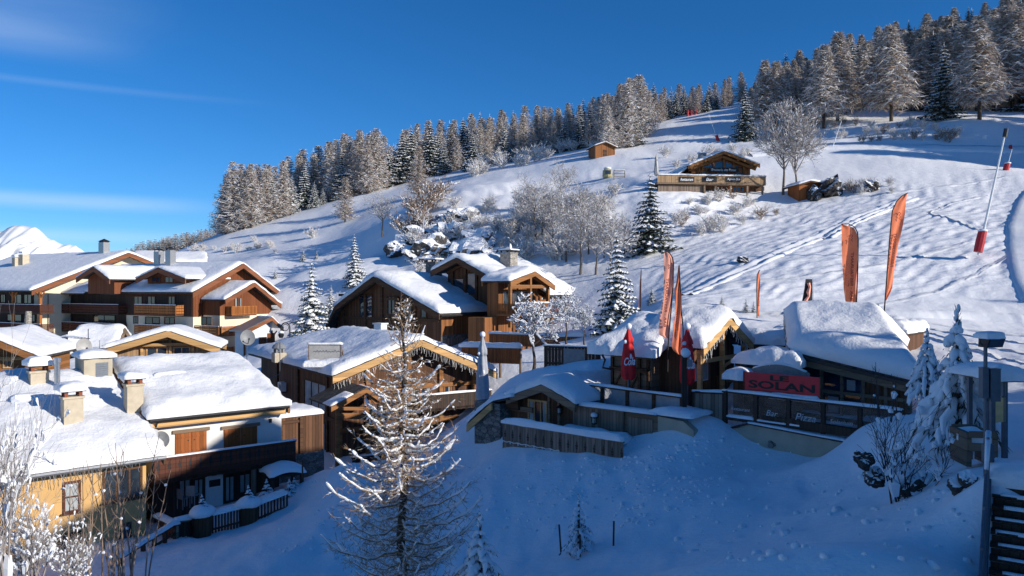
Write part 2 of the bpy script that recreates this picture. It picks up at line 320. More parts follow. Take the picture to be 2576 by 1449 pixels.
def build_ground():
    az = []; a = -180.0
    while a < 180:
        az.append(a); b = abs(a); a += .14 if b < 36 else (.6 if b < 45 else 3.0)
    az = np.radians(np.array(az)); r = np.concatenate([2.0*(58/2.0)**np.linspace(0, 1, 200), np.arange(58.38, 112, .38), 112*(760/112.0)**np.linspace(0, 1, 110)])
    far = np.array([1000, 1500]); r = np.concatenate([r, far])
    RR, AA = np.meshgrid(r, az, indexing='ij'); X = RR*np.sin(AA); Y = RR*np.cos(AA)
    Z = gz(np.clip(X, -700, 700), np.clip(Y, -300, 700)); Z = np.where(RR > 600, Z-(RR-600)*.25, Z)
    rip, rk, near = zones(X, Y)
    n, k = X.shape
    vs = np.stack([X, Y, Z], -1).reshape(-1, 3); c = np.array([[0, 0, gz1(0, 0)]]); vs = np.concatenate([vs, c])
    i = np.arange((n-1)*k).reshape(n-1, k); j = np.roll(i, -1, axis=1)
    q = np.stack([i, j, j+k, i+k], -1).reshape(-1, 4)
    me = bpy.data.meshes.new('snowy_ground'); nv = len(vs); nq = len(q); tri = np.stack([np.full(k, nv-1), np.roll(np.arange(k), -1), np.arange(k)], -1)
    me.vertices.add(nv); me.vertices.foreach_set('co', vs.ravel())
    me.loops.add(nq*4+k*3); me.loops.foreach_set('vertex_index', np.concatenate([q[:, ::-1].ravel(), tri.ravel()[::-1]]))
    me.polygons.add(nq+k); me.polygons.foreach_set('loop_start', np.concatenate([np.arange(nq)*4, nq*4+np.arange(k)*3]))
    me.update(); me.validate(); me.polygons.foreach_set('use_smooth', [True]*(nq+k))
    at = me.attributes.new('rocky', 'FLOAT', 'POINT'); at.data.foreach_set('value', np.concatenate([rk.ravel(), [0]]))
    at = me.attributes.new('rippled', 'FLOAT', 'POINT'); at.data.foreach_set('value', np.concatenate([rip.ravel(), [0]]))
    def fn(N, L, b, out):
        geo = N('NewGeometry'); at = N('Attribute', attribute_name='rocky'); ar = N('Attribute', attribute_name='rippled')
        n1 = N('TexNoise', i_Scale=.9, i_Detail=6.0, i_Roughness=.62); L(geo.outputs['Position'], n1.inputs['Vector'])
        n2 = N('TexNoise', i_Scale=7.0, i_Detail=4.0, i_Roughness=.6); L(geo.outputs['Position'], n2.inputs['Vector'])
        mp = N('Mapping'); mp.inputs['Rotation'].default_value = (0, 0, R(-25)); mp.inputs['Scale'].default_value = (.55, 1.5, 1.0); L(geo.outputs['Position'], mp.inputs[0])
        n3 = N('TexNoise', i_Scale=1.1, i_Detail=3.0); L(mp.outputs[0], n3.inputs['Vector'])
        m1 = N('Math', operation='MULTIPLY_ADD', i_1=.16); L(n2.outputs['Fac'], m1.inputs[0]); L(n1.outputs['Fac'], m1.inputs[2])
        m2 = N('Math', operation='MULTIPLY'); L(n3.outputs['Fac'], m2.inputs[0]); L(ar.outputs['Fac'], m2.inputs[1])
        m3 = N('Math', operation='MULTIPLY_ADD', i_1=1.6); L(m2.outputs[0], m3.inputs[0]); L(m1.outputs[0], m3.inputs[2])
        bp = N('Bump', i_Strength=.5, i_Distance=.2); L(m3.outputs[0], bp.inputs['Height']); L(bp.outputs[0], b.inputs['Normal'])
        sp = N('SeparateXYZ'); L(geo.outputs['Normal'], sp.inputs[0])
        ad = N('Math', operation='MULTIPLY_ADD', i_1=.55); L(n1.outputs['Fac'], ad.inputs[0]); L(sp.outputs[2], ad.inputs[2])
        mr = N('MapRange', i_1=.86, i_2=.80); L(ad.outputs[0], mr.inputs[0])
        mm = N('Math', operation='MULTIPLY'); L(mr.outputs[0], mm.inputs[0]); L(at.outputs['Fac'], mm.inputs[1])
        r = ramp(N, [(.35, (.84, .85, .88)), (.7, (.88, .885, .9))]); L(n1.outputs['Fac'], r.inputs[0])
        r2 = ramp(N, [(.3, (.03, .027, .025)), (.7, (.12, .105, .09))]); L(n2.outputs['Fac'], r2.inputs[0])
        mx = N('Mix', data_type='RGBA'); L(mm.outputs[0], mx.inputs[0]); L(r.outputs[0], mx.inputs[6]); L(r2.outputs[0], mx.inputs[7]); L(mx.outputs[2], b.inputs['Base Color'])
        b.inputs['Roughness'].default_value = .6; b.inputs['Specular IOR Level'].default_value = .2
    me.materials.append(mat('ground_snow', fn))
    return tag(link('snowy_ground', me), 'deep snow over the slope, the village and the bank below it', None, kind='structure')
build_ground()

def build_mountain():
    # a snow peak some kilometres off, seen over the roofs on the left
    sil = [(-160,640),(-120,600),(-80,585),(-30,590),(0,580),(18,571),(40,566),(62,569),(88,571),(100,578),(112,590),(128,600),(145,606),(160,612),(172,611),(190,613),(205,622),(222,632),(260,650),(330,668),(420,690)]
    Y0 = 3000.0; nx, ny = 150, 44; px = np.linspace(-160, 420, nx); top = np.interp(px, [s[0] for s in sil], [s[1] for s in sil])
    mb = MB(); vs = []
    for j in range(ny):
        t = j/(ny-1)                     # 0 foot .. 1 crest
        for i in range(nx):
            Y = Y0-900*(1-t); x = (px[i]-CX)/F*Y0*(1+.05*(1-t))
            zt = (CY-top[i])/F*Y0; z = -150+(zt+150)*t**1.25
            e = min(1, (1-t)*3)**.7*min(1, t*2)
            nn = float(fbm(np.array([x/120+5]), np.array([Y/160]), 5)[0]); rdg = -abs(float(fbm(np.array([x/70+1]), np.array([Y/220+3]), 4)[0]))
            z += e*(150*nn+210*rdg+30); z = min(z, zt*(.45+.55*t)); Y += 160*nn*e
            vs.append((x, Y, z+(3*nn if j == ny-1 else 0)+(14*rdg+8*nn if j == ny-1 else 0)))
    for i in range(nx): vs.append((vs[(ny-1)*nx+i][0], Y0+700, -150))
    fs = [(j*nx+i, j*nx+i+1, (j+1)*nx+i+1, (j+1)*nx+i) for j in range(ny) for i in range(nx-1)]
    mb.add(vs, fs); o = mb.build('mountain', m_rock('alpine_snow', (.2, .21, .24), -.02), smooth=True)
    tag(o, 'distant snow covered mountain peak beyond the apartment roofs', None, kind='structure')
build_mountain()

# ------------------------------------------------------------------ sky, sun, camera
w = bpy.data.worlds.new('World'); bpy.context.scene.world = w; w.use_nodes = True; nt = w.node_tree; nt.nodes.clear()
wo = nt.nodes.new('ShaderNodeOutputWorld'); bg = nt.nodes.new('ShaderNodeBackground'); sky = nt.nodes.new('ShaderNodeTexSky')
sky.sky_type = 'NISHITA'; sky.sun_disc = False; sky.sun_elevation = R(SUN_EL); sky.sun_rotation = math.atan2(SUN.x, SUN.y)
sky.altitude = 1900; sky.air_density = 1.0; sky.dust_density = 0.0; sky.ozone_density = 7.4
Nw = lambda t, **k: _node(nt, t, k); Lw = nt.links.new
tcw = Nw('TexCoord'); spw = Nw('SeparateXYZ'); Lw(tcw.outputs['Generated'], spw.inputs[0])
# thin cirrus: streaks in the direction of view, low on the left
azn = Nw('Math', operation='ARCTAN2'); Lw(spw.outputs[0], azn.inputs[0]); Lw(spw.outputs[1], azn.inputs[1])
cbw = Nw('CombineXYZ'); Lw(azn.outputs[0], cbw.inputs[0]); zm = Nw('Math', operation='MULTIPLY', i_1=9.0); Lw(spw.outputs[2], zm.inputs[0]); Lw(zm.outputs[0], cbw.inputs[1])
cn = Nw('TexNoise', i_Scale=2.3, i_Detail=6.0, i_Roughness=.5, i_Distortion=.25); Lw(cbw.outputs[0], cn.inputs['Vector'])
cm = Nw('MapRange', i_1=.52, i_2=.78); Lw(cn.outputs['Fac'], cm.inputs[0])
lm = Nw('MapRange', i_1=-.12, i_2=-.42); Lw(azn.outputs[0], lm.inputs[0])
def band(z0, hw, a0, a1, amt):
    d = Nw('Math', operation='SUBTRACT', i_1=z0); Lw(spw.outputs[2], d.inputs[0]); ab = Nw('Math', operation='ABSOLUTE'); Lw(d.outputs[0], ab.inputs[0])
    wv = Nw('MapRange', i_1=hw, i_2=0.0); wv.interpolation_type = 'SMOOTHSTEP'; Lw(ab.outputs[0], wv.inputs[0])
    hz = Nw('MapRange', i_1=a1, i_2=a0); hz.interpolation_type = 'SMOOTHSTEP'; Lw(azn.outputs[0], hz.inputs[0])
    m = Nw('Math', operation='MULTIPLY'); Lw(wv.outputs[0], m.inputs[0]); Lw(hz.outputs[0], m.inputs[1])
    nz = Nw('MapRange', i_1=.3, i_2=.7, i_3=.35*amt, i_4=amt); Lw(cn.outputs['Fac'], nz.inputs[0]); m2 = Nw('Math', operation='MULTIPLY'); Lw(m.outputs[0], m2.inputs[0]); Lw(nz.outputs[0], m2.inputs[1]); return m2
tot = None
for args in [(.098, .014, -.5, -.33, .4), (.225, .006, -.55, -.25, .12), (.27, .03, -.62, -.42, .22), (.31, .05, -.62, -.38, .18), (.06, .012, -.5, -.33, .35)]:
    b_ = band(*args)
    if tot is None: tot = b_
    else:
        ad = Nw('Math', operation='ADD'); Lw(tot.outputs[0], ad.inputs[0]); Lw(b_.outputs[0], ad.inputs[1]); tot = ad
mxw = Nw('Mix', data_type='RGBA'); Lw(tot.outputs[0], mxw.inputs[0]); hs = Nw('HueSaturation'); hs.inputs['Saturation'].default_value = 1.12; Lw(sky.outputs[0], hs.inputs['Color']); Lw(hs.outputs[0], mxw.inputs[6]); mxw.inputs[7].default_value = (6.0, 7.0, 8.2, 1)
Lw(mxw.outputs[2], bg.inputs[0]); bg.inputs[1].default_value = .089; Lw(bg.outputs[0], wo.inputs[0])

sd = bpy.data.lights.new('sun', 'SUN'); sd.energy = 3.7; sd.angle = R(.5); sd.color = (1.0, .93, .82)
so = link('sun', sd); so.rotation_euler = (-SUN).to_track_quat('-Z', 'Y').to_euler(); so.location = SUN*50
cd = bpy.data.cameras.new('camera'); cd.sensor_width = 36; cd.lens = 36*F/2576; cd.clip_end = 9000; cd.clip_start = .1
co = link('camera', cd); co.rotation_euler = (R(90), 0, 0); bpy.context.scene.camera = co
vs_ = bpy.context.scene.view_settings; vs_.view_transform = 'Standard'; vs_.look = 'None'; vs_.gamma = 1; vs_.use_curve_mapping = False; vs_.exposure = .55
# ------------------------------------------------------------------ trees
def rnd(a, b): return random.uniform(a, b)
def leafquad(mb, p, d, w, up, mi):
    """one tapered sliver from p along d"""
    p = Vector(p); d = Vector(d); s = d.cross(Vector(up))
    if s.length < 1e-5: s = d.cross(Vector((1, 0, 0)))
    s = s.normalized()*w
    mb.add([p-s*.6, p+d*.55-s, p+d, p+d*.55+s, p+s*.6], [(0, 1, 2, 3, 4)], mi)
def spruce_mesh(seed, H=10.0, RB=2.1, lev=22, nb=9, snow=.8, lumpy=0.0, full=1.0, top0=.06):
    """crown of drooping boughs, dark below and loaded with snow above (materials: needles, snow)"""
    rr = random.Random(seed); mb = MB()
    for l in range(lev):
        t = l/(lev-1); z = H*(top0+(.985-top0)*t); r = RB*(1-t)**.82*(1+.12*rr.uniform(-1, 1))+.10
        k = max(4, int(nb*(1-.5*t)*full))
        for i in range(k):
            a = 2*math.pi*(i+rr.random()*.8)/k+l*.7; rl = r*rr.uniform(.72, 1.12)
            dv = Vector((math.cos(a), math.sin(a), 0)); sd = Vector((-dv.y, dv.x, 0)); drop = rl*rr.uniform(.22, .45)
            n = 5 if rl > .6 else 3; pts = []
            for s in range(n+1):
                u = s/n; pts.append(Vector((0, 0, z+rr.uniform(-.05, .05)))+dv*rl*u+Vector((0, 0, -drop*(u**1.2)*1.15+drop*.35*u**4))+sd*rr.uniform(-.05, .05)*rl*u)
            for s in range(n):
                u = (s+.5)/n; p = pts[s]; q = pts[s+1]; wd = rl*.30*(1-u*.65)
                for sg in (-1, 1):
                    tip = p+(q-p)*1.3+sd*sg*wd*rr.uniform(.8, 1.25)+Vector((0, 0, -wd*rr.uniform(.35, .8)))
                    mb.add([p, q, tip], [(0, 1, 2)], 0)
                    # hanging sprays
                    h = p+(q-p)*rr.random()+sd*sg*wd*.4
                    leafquad(mb, h, Vector((sd.x*sg*wd*.25, sd.y*sg*wd*.25, -wd*rr.uniform(.5, 1.1))), wd*.22, dv, 0)
                if rr.random() < snow:
                    e = .035*H/10+.05*lumpy; ws = wd*rr.uniform(.6, 1.05)*(1+lumpy*.4)
                    c0 = p+Vector((0, 0, e)); c1 = p+(q-p)*1.12+Vector((0, 0, e*.8)); mid = (c0+c1)/2+Vector((0, 0, e*1.3*(1+lumpy*2)))
                    l_ = mid+sd*ws+Vector((0, 0, -ws*.55-e)); r_ = mid-sd*ws+Vector((0, 0, -ws*.55-e))
                    mb.add([c0, l_, c1, r_, mid], [(0, 1, 4), (1, 2, 4), (2, 3, 4), (3, 0, 4)], 1)
    mb.add([(0, 0, H*1.01), (.05, 0, H*.93), (-.03, .05, H*.93), (-.03, -.05, H*.93)], [(0, 1, 2), (0, 2, 3), (0, 3, 1)], 1)
    return mb.data('spruce_crown', [M['needle'], M['treesnow']], fix=False)
def trunk_mesh(name, H, r0, r1=.03, n=7, bend=0.0, m='bark', seed=0):
    rr = random.Random(seed); mb = MB(); k = 8
    mb.tube([(bend*math.sin(i*.9+seed)*.3, bend*math.cos(i*1.1+seed)*.3, -.6+(H+.6)*i/k) for i in range(k+1)], [r0*1.25+(r1-r0*1.25)*(i/k)**.8 for i in range(k+1)], n)
    return mb.data(name, M[m], smooth=True)
def larch_mesh(seed, H=10.0, RB=2.4, lev=26, nb=8, frost=.6, top0=.12, brown='browntwig', upturn=.35, twl=.68):
    """leafless larch: long thin boughs with many frosted twigs (materials: frost, brown, snow)"""
    rr = random.Random(seed); mb = MB()
    for l in range(lev):
        t = (l+.3)/lev; z = H*(top0+(.99-top0)*t)
        shape = (1-t)**.75*(.55+.45*min(1, t*5+.3)); r = RB*shape*rr.uniform(.8, 1.15)+.12
        k = max(4, int(nb*(1-.35*t)))
        for i in range(k):
            a = 2*math.pi*(i+rr.random())/k+l*1.3; rl = r*rr.uniform(.5, 1.15); dv = Vector((math.cos(a), math.sin(a), 0)); sd = Vector((-dv.y, dv.x, 0))
            n = 5; pts = []
            for s in range(n+1):
                u = s/n; pts.append(Vector((0, 0, z))+dv*rl*u+sd*rl*.12*rr.uniform(-1, 1)*u+Vector((0, 0, rl*(-.30*u+upturn*u**2.2)+rr.uniform(-.05, .05)*rl)))
            w = .012*H/10+.012*rl
            for s in range(n):
                p, q = pts[s], pts[s+1]; u = (s+.5)/n; ww = w*(1-.6*u)
                m1 = 2 if rr.random() < frost*.8 else 1
                mb.add([p+Vector((0, 0, ww)), q+Vector((0, 0, ww)), q-Vector((0, 0, ww)), p-Vector((0, 0, ww))], [(0, 1, 2, 3)], m1)
                mb.add([p+sd*ww, q+sd*ww, q-sd*ww, p-sd*ww], [(0, 1, 2, 3)], 2 if rr.random() < frost else 0)
                for _ in range(6):
                    b = p+(q-p)*rr.random(); sg = rr.choice((-1, 1)); L_ = twl*H/10*rr.uniform(.5, 1.3)*(.6+.5*(1-t))
                    d = (sd*sg*rr.uniform(.5, 1)+dv*rr.uniform(.1, .8)+Vector((0, 0, rr.uniform(-.85, .25)))).normalized()*L_
                    s2 = d.cross(Vector((rr.uniform(-1, 1), rr.uniform(-1, 1), rr.uniform(-1, 1)))); s2 = s2.normalized()*(.034*H/10)*rr.uniform(.6, 1.5) if s2.length > 1e-6 else sd*.02
                    x = rr.random(); mb.add([b-s2, b+s2, b+d], [(0, 1, 2)], 0 if x < frost*.7 else (2 if x < frost else 1))
    return mb.data('larch_crown', [M['frost'], M[brown], M['treesnow']], fix=False)
def branching(mb, p, d, L, r, depth, rr, mi_w, mi_s, snow, up=.15, spread=.7, segs=3, kids=3, minr=.006, n=4, lump=1.0):
    pts = [Vector(p)]; d = Vector(d).normalized()
    for s in range(segs):
        d = (d+Vector((rr.uniform(-1, 1), rr.uniform(-1, 1), rr.uniform(-1, 1)))*.16+Vector((0, 0, up*.3))).normalized()
        pts.append(pts[-1]+d*L/segs)
    rads = [max(minr, r*(1-.55*i/segs)) for i in range(segs+1)]
    mb.tube(pts, rads, n if depth > 1 else 3, mi_w, cap=False)
    if snow > 0:
        for i in range(segs):
            q0, q1 = pts[i], pts[i+1]; h = (q1-q0); fl = 1-abs(h.normalized().z)
            if rr.random() < snow*(.35+.65*fl):
                w = (rads[i]*1.3+.012)*lump; mid = (q0+q1)/2; m = [q0+Vector((0, 0, rads[i]*.7)), mid+Vector((0, 0, rads[i]+w*.7)), q1+Vector((0, 0, rads[i+1]*.7))]
                mb.tube(m, [w*.5, w*rr.uniform(.8, 1.2), w*.5], 4, mi_s)
    if depth <= 0: return
    for k in range(kids):
        t = rr.uniform(.3, 1.0); i = min(segs-1, int(t*segs)); q = pts[i]+(pts[i+1]-pts[i])*(t*segs-i)
        dd = (pts[i+1]-pts[i]).normalized(); a = Vector((rr.uniform(-1, 1), rr.uniform(-1, 1), rr.uniform(-.5, .8))); a = (a-dd*a.dot(dd)).normalized()
        branching(mb, q, dd*(1-spread*.5)+a*spread, L*rr.uniform(.5, .78), max(minr, rads[i]*.6), depth-1, rr, mi_w, mi_s, snow, up, spread, segs, kids, minr, n, lump)
def bare_mesh(seed, H=10.0, nmain=9, depth=3, snow=.6, r0=.16, trunk_frac=.3, wood='frost', spread=.75, name='bare_crown', minr=.012, kids=4, lump=1.0):
    rr = random.Random(seed); mb = MB()
    for i in range(nmain):
        z = H*(trunk_frac+(1-trunk_frac)*.55*i/nmain); a = i*2.4+rr.random(); e = rr.uniform(.35, 1.0)
        d = Vector((math.cos(a)*(1.1-e*.5), math.sin(a)*(1.1-e*.5), e))
        branching(mb, (0, 0, z), d, H*.36*rr.uniform(.7, 1.1), r0*.5*(1-.5*i/nmain), depth, rr, 0, 1, snow, .25, spread, 3, kids, minr, 4, lump)
    return mb.data(name, [M[wood], M['treesnow']], fix=False)
def shrub_mesh(seed, H=1.5, n=16, depth=2, snow=.6, wood='frost', name='shrub_stems', minr=.008, spread=.6, lean=.6, kids=4, lump=1.0):
    rr = random.Random(seed); mb = MB()
    for i in range(n):
        a = rr.random()*6.3; d = Vector((math.cos(a)*lean*rr.random(), math.sin(a)*lean*rr.random(), 1))
        branching(mb, (math.cos(a)*.12*H*rr.random(), math.sin(a)*.12*H*rr.random(), -.1), d, H*.62*rr.uniform(.6, 1.1), .012*H, depth, rr, 0, 1, snow, .25, spread, 3, kids, minr, 4, lump)
    return mb.data(name, [M[wood], M['treesnow']], fix=False)

SPR = [(spruce_mesh(100+i, 10, rb, 22+i % 3, 10, sn), trunk_mesh('spruce_trunk', 9.6, .17, seed=i)) for i, (rb, sn) in enumerate([(2.6, .92), (2.9, .84), (2.3, .95), (3.1, .88)])]
LAR = [(larch_mesh(200+i, 10, rb, 28, 9, fr, top0=t0), trunk_mesh('larch_trunk', 9.7, .16, seed=20+i)) for i, (rb, fr, t0) in enumerate([(2.9, .72, .03), (2.6, .64, .08), (3.2, .6, .04), (2.7, .76, .06)])]
LARB = [(larch_mesh(300+i, 10, rb, 26, 9, fr, top0=.1), trunk_mesh('larch_trunk', 9.7, .15, seed=40+i)) for i, (rb, fr) in enumerate([(2.8, .48), (3.1, .42)])]
LART = [(larch_mesh(350+i, 10, rb, 34, 12, fr, top0=.2, twl=.95, upturn=.12), trunk_mesh('larch_trunk', 9.7, .17, seed=60+i)) for i, (rb, fr) in enumerate([(3.3, .72), (2.9, .62), (3.6, .68)])]
LOD = [larch_mesh(400, 10, 2.2, 13, 6, .6, twl=.8), larch_mesh(401, 10, 2.4, 13, 6, .35, twl=.8), spruce_mesh(402, 10, 2.0, 12, 6, .75)]
LODN = ['larch_tree', 'larch_tree', 'spruce_tree']

def plant(proto, name, label, cat, loc, H, group=None, base=10.0, lean=0.0):
    s = H/base; t = thing(name, label, cat, loc, rnd(0, 6.28), group); t.scale = (s*rnd(.92, 1.1), s*rnd(.92, 1.1), s)
    t.rotation_euler.x = rnd(-.02, .02)+lean; t.rotation_euler.y = rnd(-.02, .02)
    link('crown', proto[0], t); link('trunk', proto[1], t)
    return t
def tree_at(proto, name, label, px, pyb, pyt, group=None, Y=None, lo=60):
    g = gp(px, pyb, lo) if Y is None else Vector(((px-CX)/F*Y, Y, gz1((px-CX)/F*Y, Y)))
    H = (CY-pyt)/F*g.y-g.z
    g.z -= .15
    return plant(proto, name, label, 'tree', g, max(1.0, H), group)
sky_x, sky_y = zip(*[(560,440),(607,396),(708,398),(745,372),(815,342),(905,314),(948,314),(985,345),(1030,302),(1112,293),(1206,277),(1313,257),(1374,256),(1440,240),(1500,228),(1551,203),(1600,182),(1640,206),(1729,203),(1790,200),(1824,192),(1870,172),(1936,143),(2002,114),(2081,106),(2126,78),(2197,66),(2308,30),(2375,14),(2437,4),(2576,-40)])
base_x, base_y = zip(*[(560,582),(650,562),(720,540),(800,515),(850,500),(950,478),(1000,465),(1100,440),(1200,425),(1300,400),(1450,374),(1500,376),(1560,367),(1610,345),(1640,325),(1700,296),(1760,290),(1860,266),(2000,246),(2100,243),(2576,215)])
T_ = lambda x: float(np.interp(x, sky_x, sky_y)); B_ = lambda x: float(np.interp(x, base_x, base_y))
# front row of the left wood, tree by tree: (kind, column, base row, top row)
front = [('l',588,584,400),('l',632,574,406),('l',568,586,432),('l',612,578,425),('s',684,552,432),('l',712,549,398),('s',735,540,440),('s',766,527,404),('s',792,521,455),('s',812,514,470),('l',672,560,420),
    ('l',842,503,345),('l',880,492,338),('l',906,489,322),('l',946,480,318),('s',980,468,362),('s',1012,460,325),('l',925,487,352),('s',860,500,372),('s',1036,455,312),('s',1100,442,330),('s',1085,444,300),('s',1118,440,345),('s',1190,428,330),('l',1150,432,345),('l',1225,420,330),('s',1272,408,300),('l',1250,412,350),('l',1310,400,322),('l',1340,394,318),('l',1392,384,300),('s',1420,380,290),('s',1455,376,280),('l',1480,374,300),('s',1375,388,330),
    ('l',1580,372,192),('l',1612,350,184),('s',1598,366,262),('l',1556,376,232),('l',1530,384,262),('l',1632,336,222)]
LF = 'snow dusted trees along the edge of the left wood'
lab_l = ['frosted grey larch at the edge of the wood on the left skyline slope', 'leafless frosted larch standing between spruces at the wood edge', 'tall snow-dusted larch on the lower rim of the hillside wood']
lab_s = ['snow-laden dark spruce at the front edge of the hillside wood', 'narrow snowy spruce standing among grey larches at the wood edge']
random.seed(21)
for i, (k, px, pb, pt) in enumerate(front):
    if k == 'l': tree_at(LAR[i % 4], 'larch_tree', lab_l[1] if i > 20 else lab_l[2 if i % 2 else 0], px, pb, pt, LF)
    else: tree_at(SPR[i % 4], 'spruce_tree', lab_s[i % 2], px, pb, pt, LF)
# rows behind
nback = 0
for row, (dy, off) in enumerate([(9, 30), (20, 14), (32, 0)]):
    px = 566+row*9
    while px < 1640:
        g = gp(px, B_(px), 100); Y = g.y+dy+rnd(-3, 3); top = T_(px)+rnd(0, 22)+off*.4
        if rnd(0, 1) < .28: tree_at(random.choice(SPR), 'spruce_tree', 'snowy spruce deep inside the hillside wood', px, 0, top, 'spruces inside the hillside wood', Y)
        else: tree_at(random.choice(LAR if rnd(0, 1) < .7 else LARB), 'larch_tree', 'frosted larch crown showing behind the front trees of the hillside wood', px, 0, top, 'larches inside the hillside wood', Y)
        nback += 1; px += rnd(20, 36)+(8 if px < 900 else 0)
px = 1650
while px < 1870:
    for dy in (4, 16):
        g = gp(px, B_(px), 100); tree_at(random.choice(LARB if rnd(0, 1) < .5 else SPR), 'larch_tree' if 0 else 'forest_tree', 'brownish snow-dusted tree in the wood above the top of the piste', px+rnd(-6, 6), 0, T_(px)+rnd(0, 14)+(16 if dy < 10 else 0), 'trees above the top of the piste', g.y+dy)
    px += rnd(16, 24)
for row, (dy, dt) in enumerate([(-4, 70), (4, 52), (13, 32), (22, 14), (31, 0)]):
    px = 1890+row*10
    while px < 2640:
        Y = gp(min(px, 2570), B_(px), 100).y*.93+dy; tree_at(random.choice(SPR if rnd(0, 1) < .22 else LART), 'forest_tree', 'tall grey frosted tree massed in the dark wood on the right skyline', px, 0, T_(px)+rnd(0, 24)+dt*.6, 'massed trees of the wood on the right', Y)
        px += rnd(30, 46)
RG = 'large trees standing in front of the wood on the right'
for i, (k, px, pb, pt, lab) in enumerate([('s',1875,350,215,'snowy spruce at the lower left corner of the right-hand wood beside the piste'),('t',1921,329,148,'tall slim larch behind the two bare trees, nearest the piste'),('t',1952,322,150,'slim frosted larch just behind the tall slim larch by the piste'),
    ('t',2072,327,106,'larch with a long bare trunk standing lowest on the shaded slope'),('t',2107,307,76,'tall larch with a dark bare trunk beside the lowest standing larch'),('t',2242,302,56,'broad larch with drooping boughs and short clear trunk above the shaded slope'),
    ('s',2372,298,104,'big snow-laden conical spruce in front of the right-hand wood'),('t',2464,301,42,'huge grey larch with a thick short trunk beside the big conical spruce'),('t',2556,282,18,'huge frosted larch at the far right edge of the picture'),('l',2000,318,190,'frosted broad larch between the bare trees and the long trunked larch'),('l',2030,310,150,'pale frosted larch behind the pair of bare trees')]):
    tree_at({'s': SPR[3], 't': LART[i % 3], 'l': LAR[2]}[k], 'spruce_tree' if k == 's' else 'larch_tree', lab, px, pb, pt, RG)
# single trees on the open hillside
for px, pb, pt, pr, lab in [(868,561,440,LARB[0],'single brown larch on the open slope below the wood, at its lower end'),(1052,494,361,LARB[1],'single broad brown-grey larch on the open slope just below the wood')]:
    tree_at(pr, 'larch_tree', lab, px, pb, pt)
# far wood on the shoulder behind the apartments
far_lod = 0
px = 318
while px < 560:
    for dy in (0, 14, 28):
        Y = 452+dy+rnd(-6, 6); x = (px-CX)/F*Y; g = Vector((x, Y, gz1(x, Y))); k = random.choice((0, 1, 1, 2))
        top = np.interp(px, [318, 360, 420, 480, 540, 560], [622, 604, 590, 578, 568, 566])+rnd(0, 14); H = max(5, (CY-top)/F*Y-g.z)
        o = link(LODN[k], LOD[k]); o.location = g; s = H/10; o.scale = (s*1.15, s*1.15, s); o.rotation_euler.z = rnd(0, 6)
        tag(o, 'tiny snow-dusted tree in the far wood above the apartment roofs', 'tree', 'trees of the far wood above the apartments'); far_lod += 1
    px += rnd(4.2, 7)

# ------------------------------------------------------------------ trees and bushes nearer the village
random.seed(5)
SPN = [(spruce_mesh(500+i, 10, rb, 20, 8, sn, lu, fu), trunk_mesh('spruce_trunk', 9.7, .16, seed=70+i)) for i, (rb, sn, lu, fu) in enumerate([(3.1, .72, .3, 1.3), (2.8, .9, .6, .9), (2.9, .85, .5, 1.1)])]
for px, pb, pt, pr, lab in [(1639,628,425,0,'big dark spruce with snowy boughs standing alone below the inn terrace'),(1552,822,575,2,'tall snow-loaded spruce behind the left end of the thick-roofed huts'),(782,842,650,1,'snow-heavy spruce between the apartments and the brown gabled chalet'),(893,716,588,1,'open-crowned snowy spruce on the slope above the gabled chalet roof'),(832,790,715,2,'small slim snowy spruce just beside the gabled chalet eave'),(1640,768,712,2,'small bushy spruce behind the first hut roof near a thin flag')]:
    tree_at(SPN[pr], 'spruce_tree', lab, px, pb, pt, None, lo=50)
for px, pb, pt, lab in [(693,700,672,'tiny dark spruce on the shaded slope above the apartments'),(1877,790,745,'small snow-capped young fir on the piste edge, slightly left of the thin flag'),(1866+30,790,752,'young fir half hidden behind the thin orange flag'),(763,655,622,'thin young conifer on the shaded slope, first of a loose pair'),(797,650,628,'small thin conifer on the shaded slope, second of a loose pair'),(1816,772,745,'snow-balled fir top peeping over the entrance hut roof')]:
    tree_at(SPN[1], 'young_fir', lab, px, pb, pt, 'small firs dotted on the slope', lo=50)
BARE = [(bare_mesh(600+i, 10, 10, 3, .42, .2, .3, 'greytwig', .72, kids=4, minr=.017), trunk_mesh('bare_trunk', 6.5, .2, .05, bend=.25, m='greybark', seed=i)) for i in range(3)]
BIG = [(bare_mesh(650+i, 10, 12, 3, .3, .22, .3, 'greytwig', .62, kids=5, minr=.018), trunk_mesh('bare_trunk', 8.0, .17, .04, bend=.35, m='greybark', seed=9+i)) for i in range(2)]
for i, (px, pb, pt, lab) in enumerate([(1972,492,285,'tall leafless frosted tree with a curved trunk beside the inn'),(2002,494,312,'tall leafless frosted tree forking low, between the inn and the plank shed')]):
    tree_at(BIG[i], 'bare_tree', lab, px, pb, pt, 'two bare trees beside the inn', lo=80)
GR = 'frosted leafless trees growing below the rocky knoll'
for i, (px, pb, pt) in enumerate([(1345,600,452),(1392,640,500),(1425,660,520),(1462,690,505),(1500,690,530),(1538,692,540),(1440,620,470),(1385,570,470),(1570,640,545),(1480,640,520),(1410,520,415),(1310,540,470),(1520,650,560),(1365,620,480),(1500,600,480)]):
    tree_at(BARE[i % 3], 'bare_tree', 'frost-white leafless tree in the grove below the rocky knoll', px, pb, pt, GR, lo=84)
for px, pb, pt, lab in [(962,598,488,'dark-stemmed bare tree with a snowy crown, alone left of the rocks'),(1432,474,420,'thin bare tree on top of the rocky knoll')]:
    tree_at(BARE[1], 'bare_tree', lab, px, pb, pt, None, lo=90)
SHR = [shrub_mesh(700+i, 1.5, 12, 2, .7, 'frost', minr=.012) for i in range(3)]+[shrub_mesh(710, 1.5, 12, 2, .3, 'browntwig', minr=.012)]
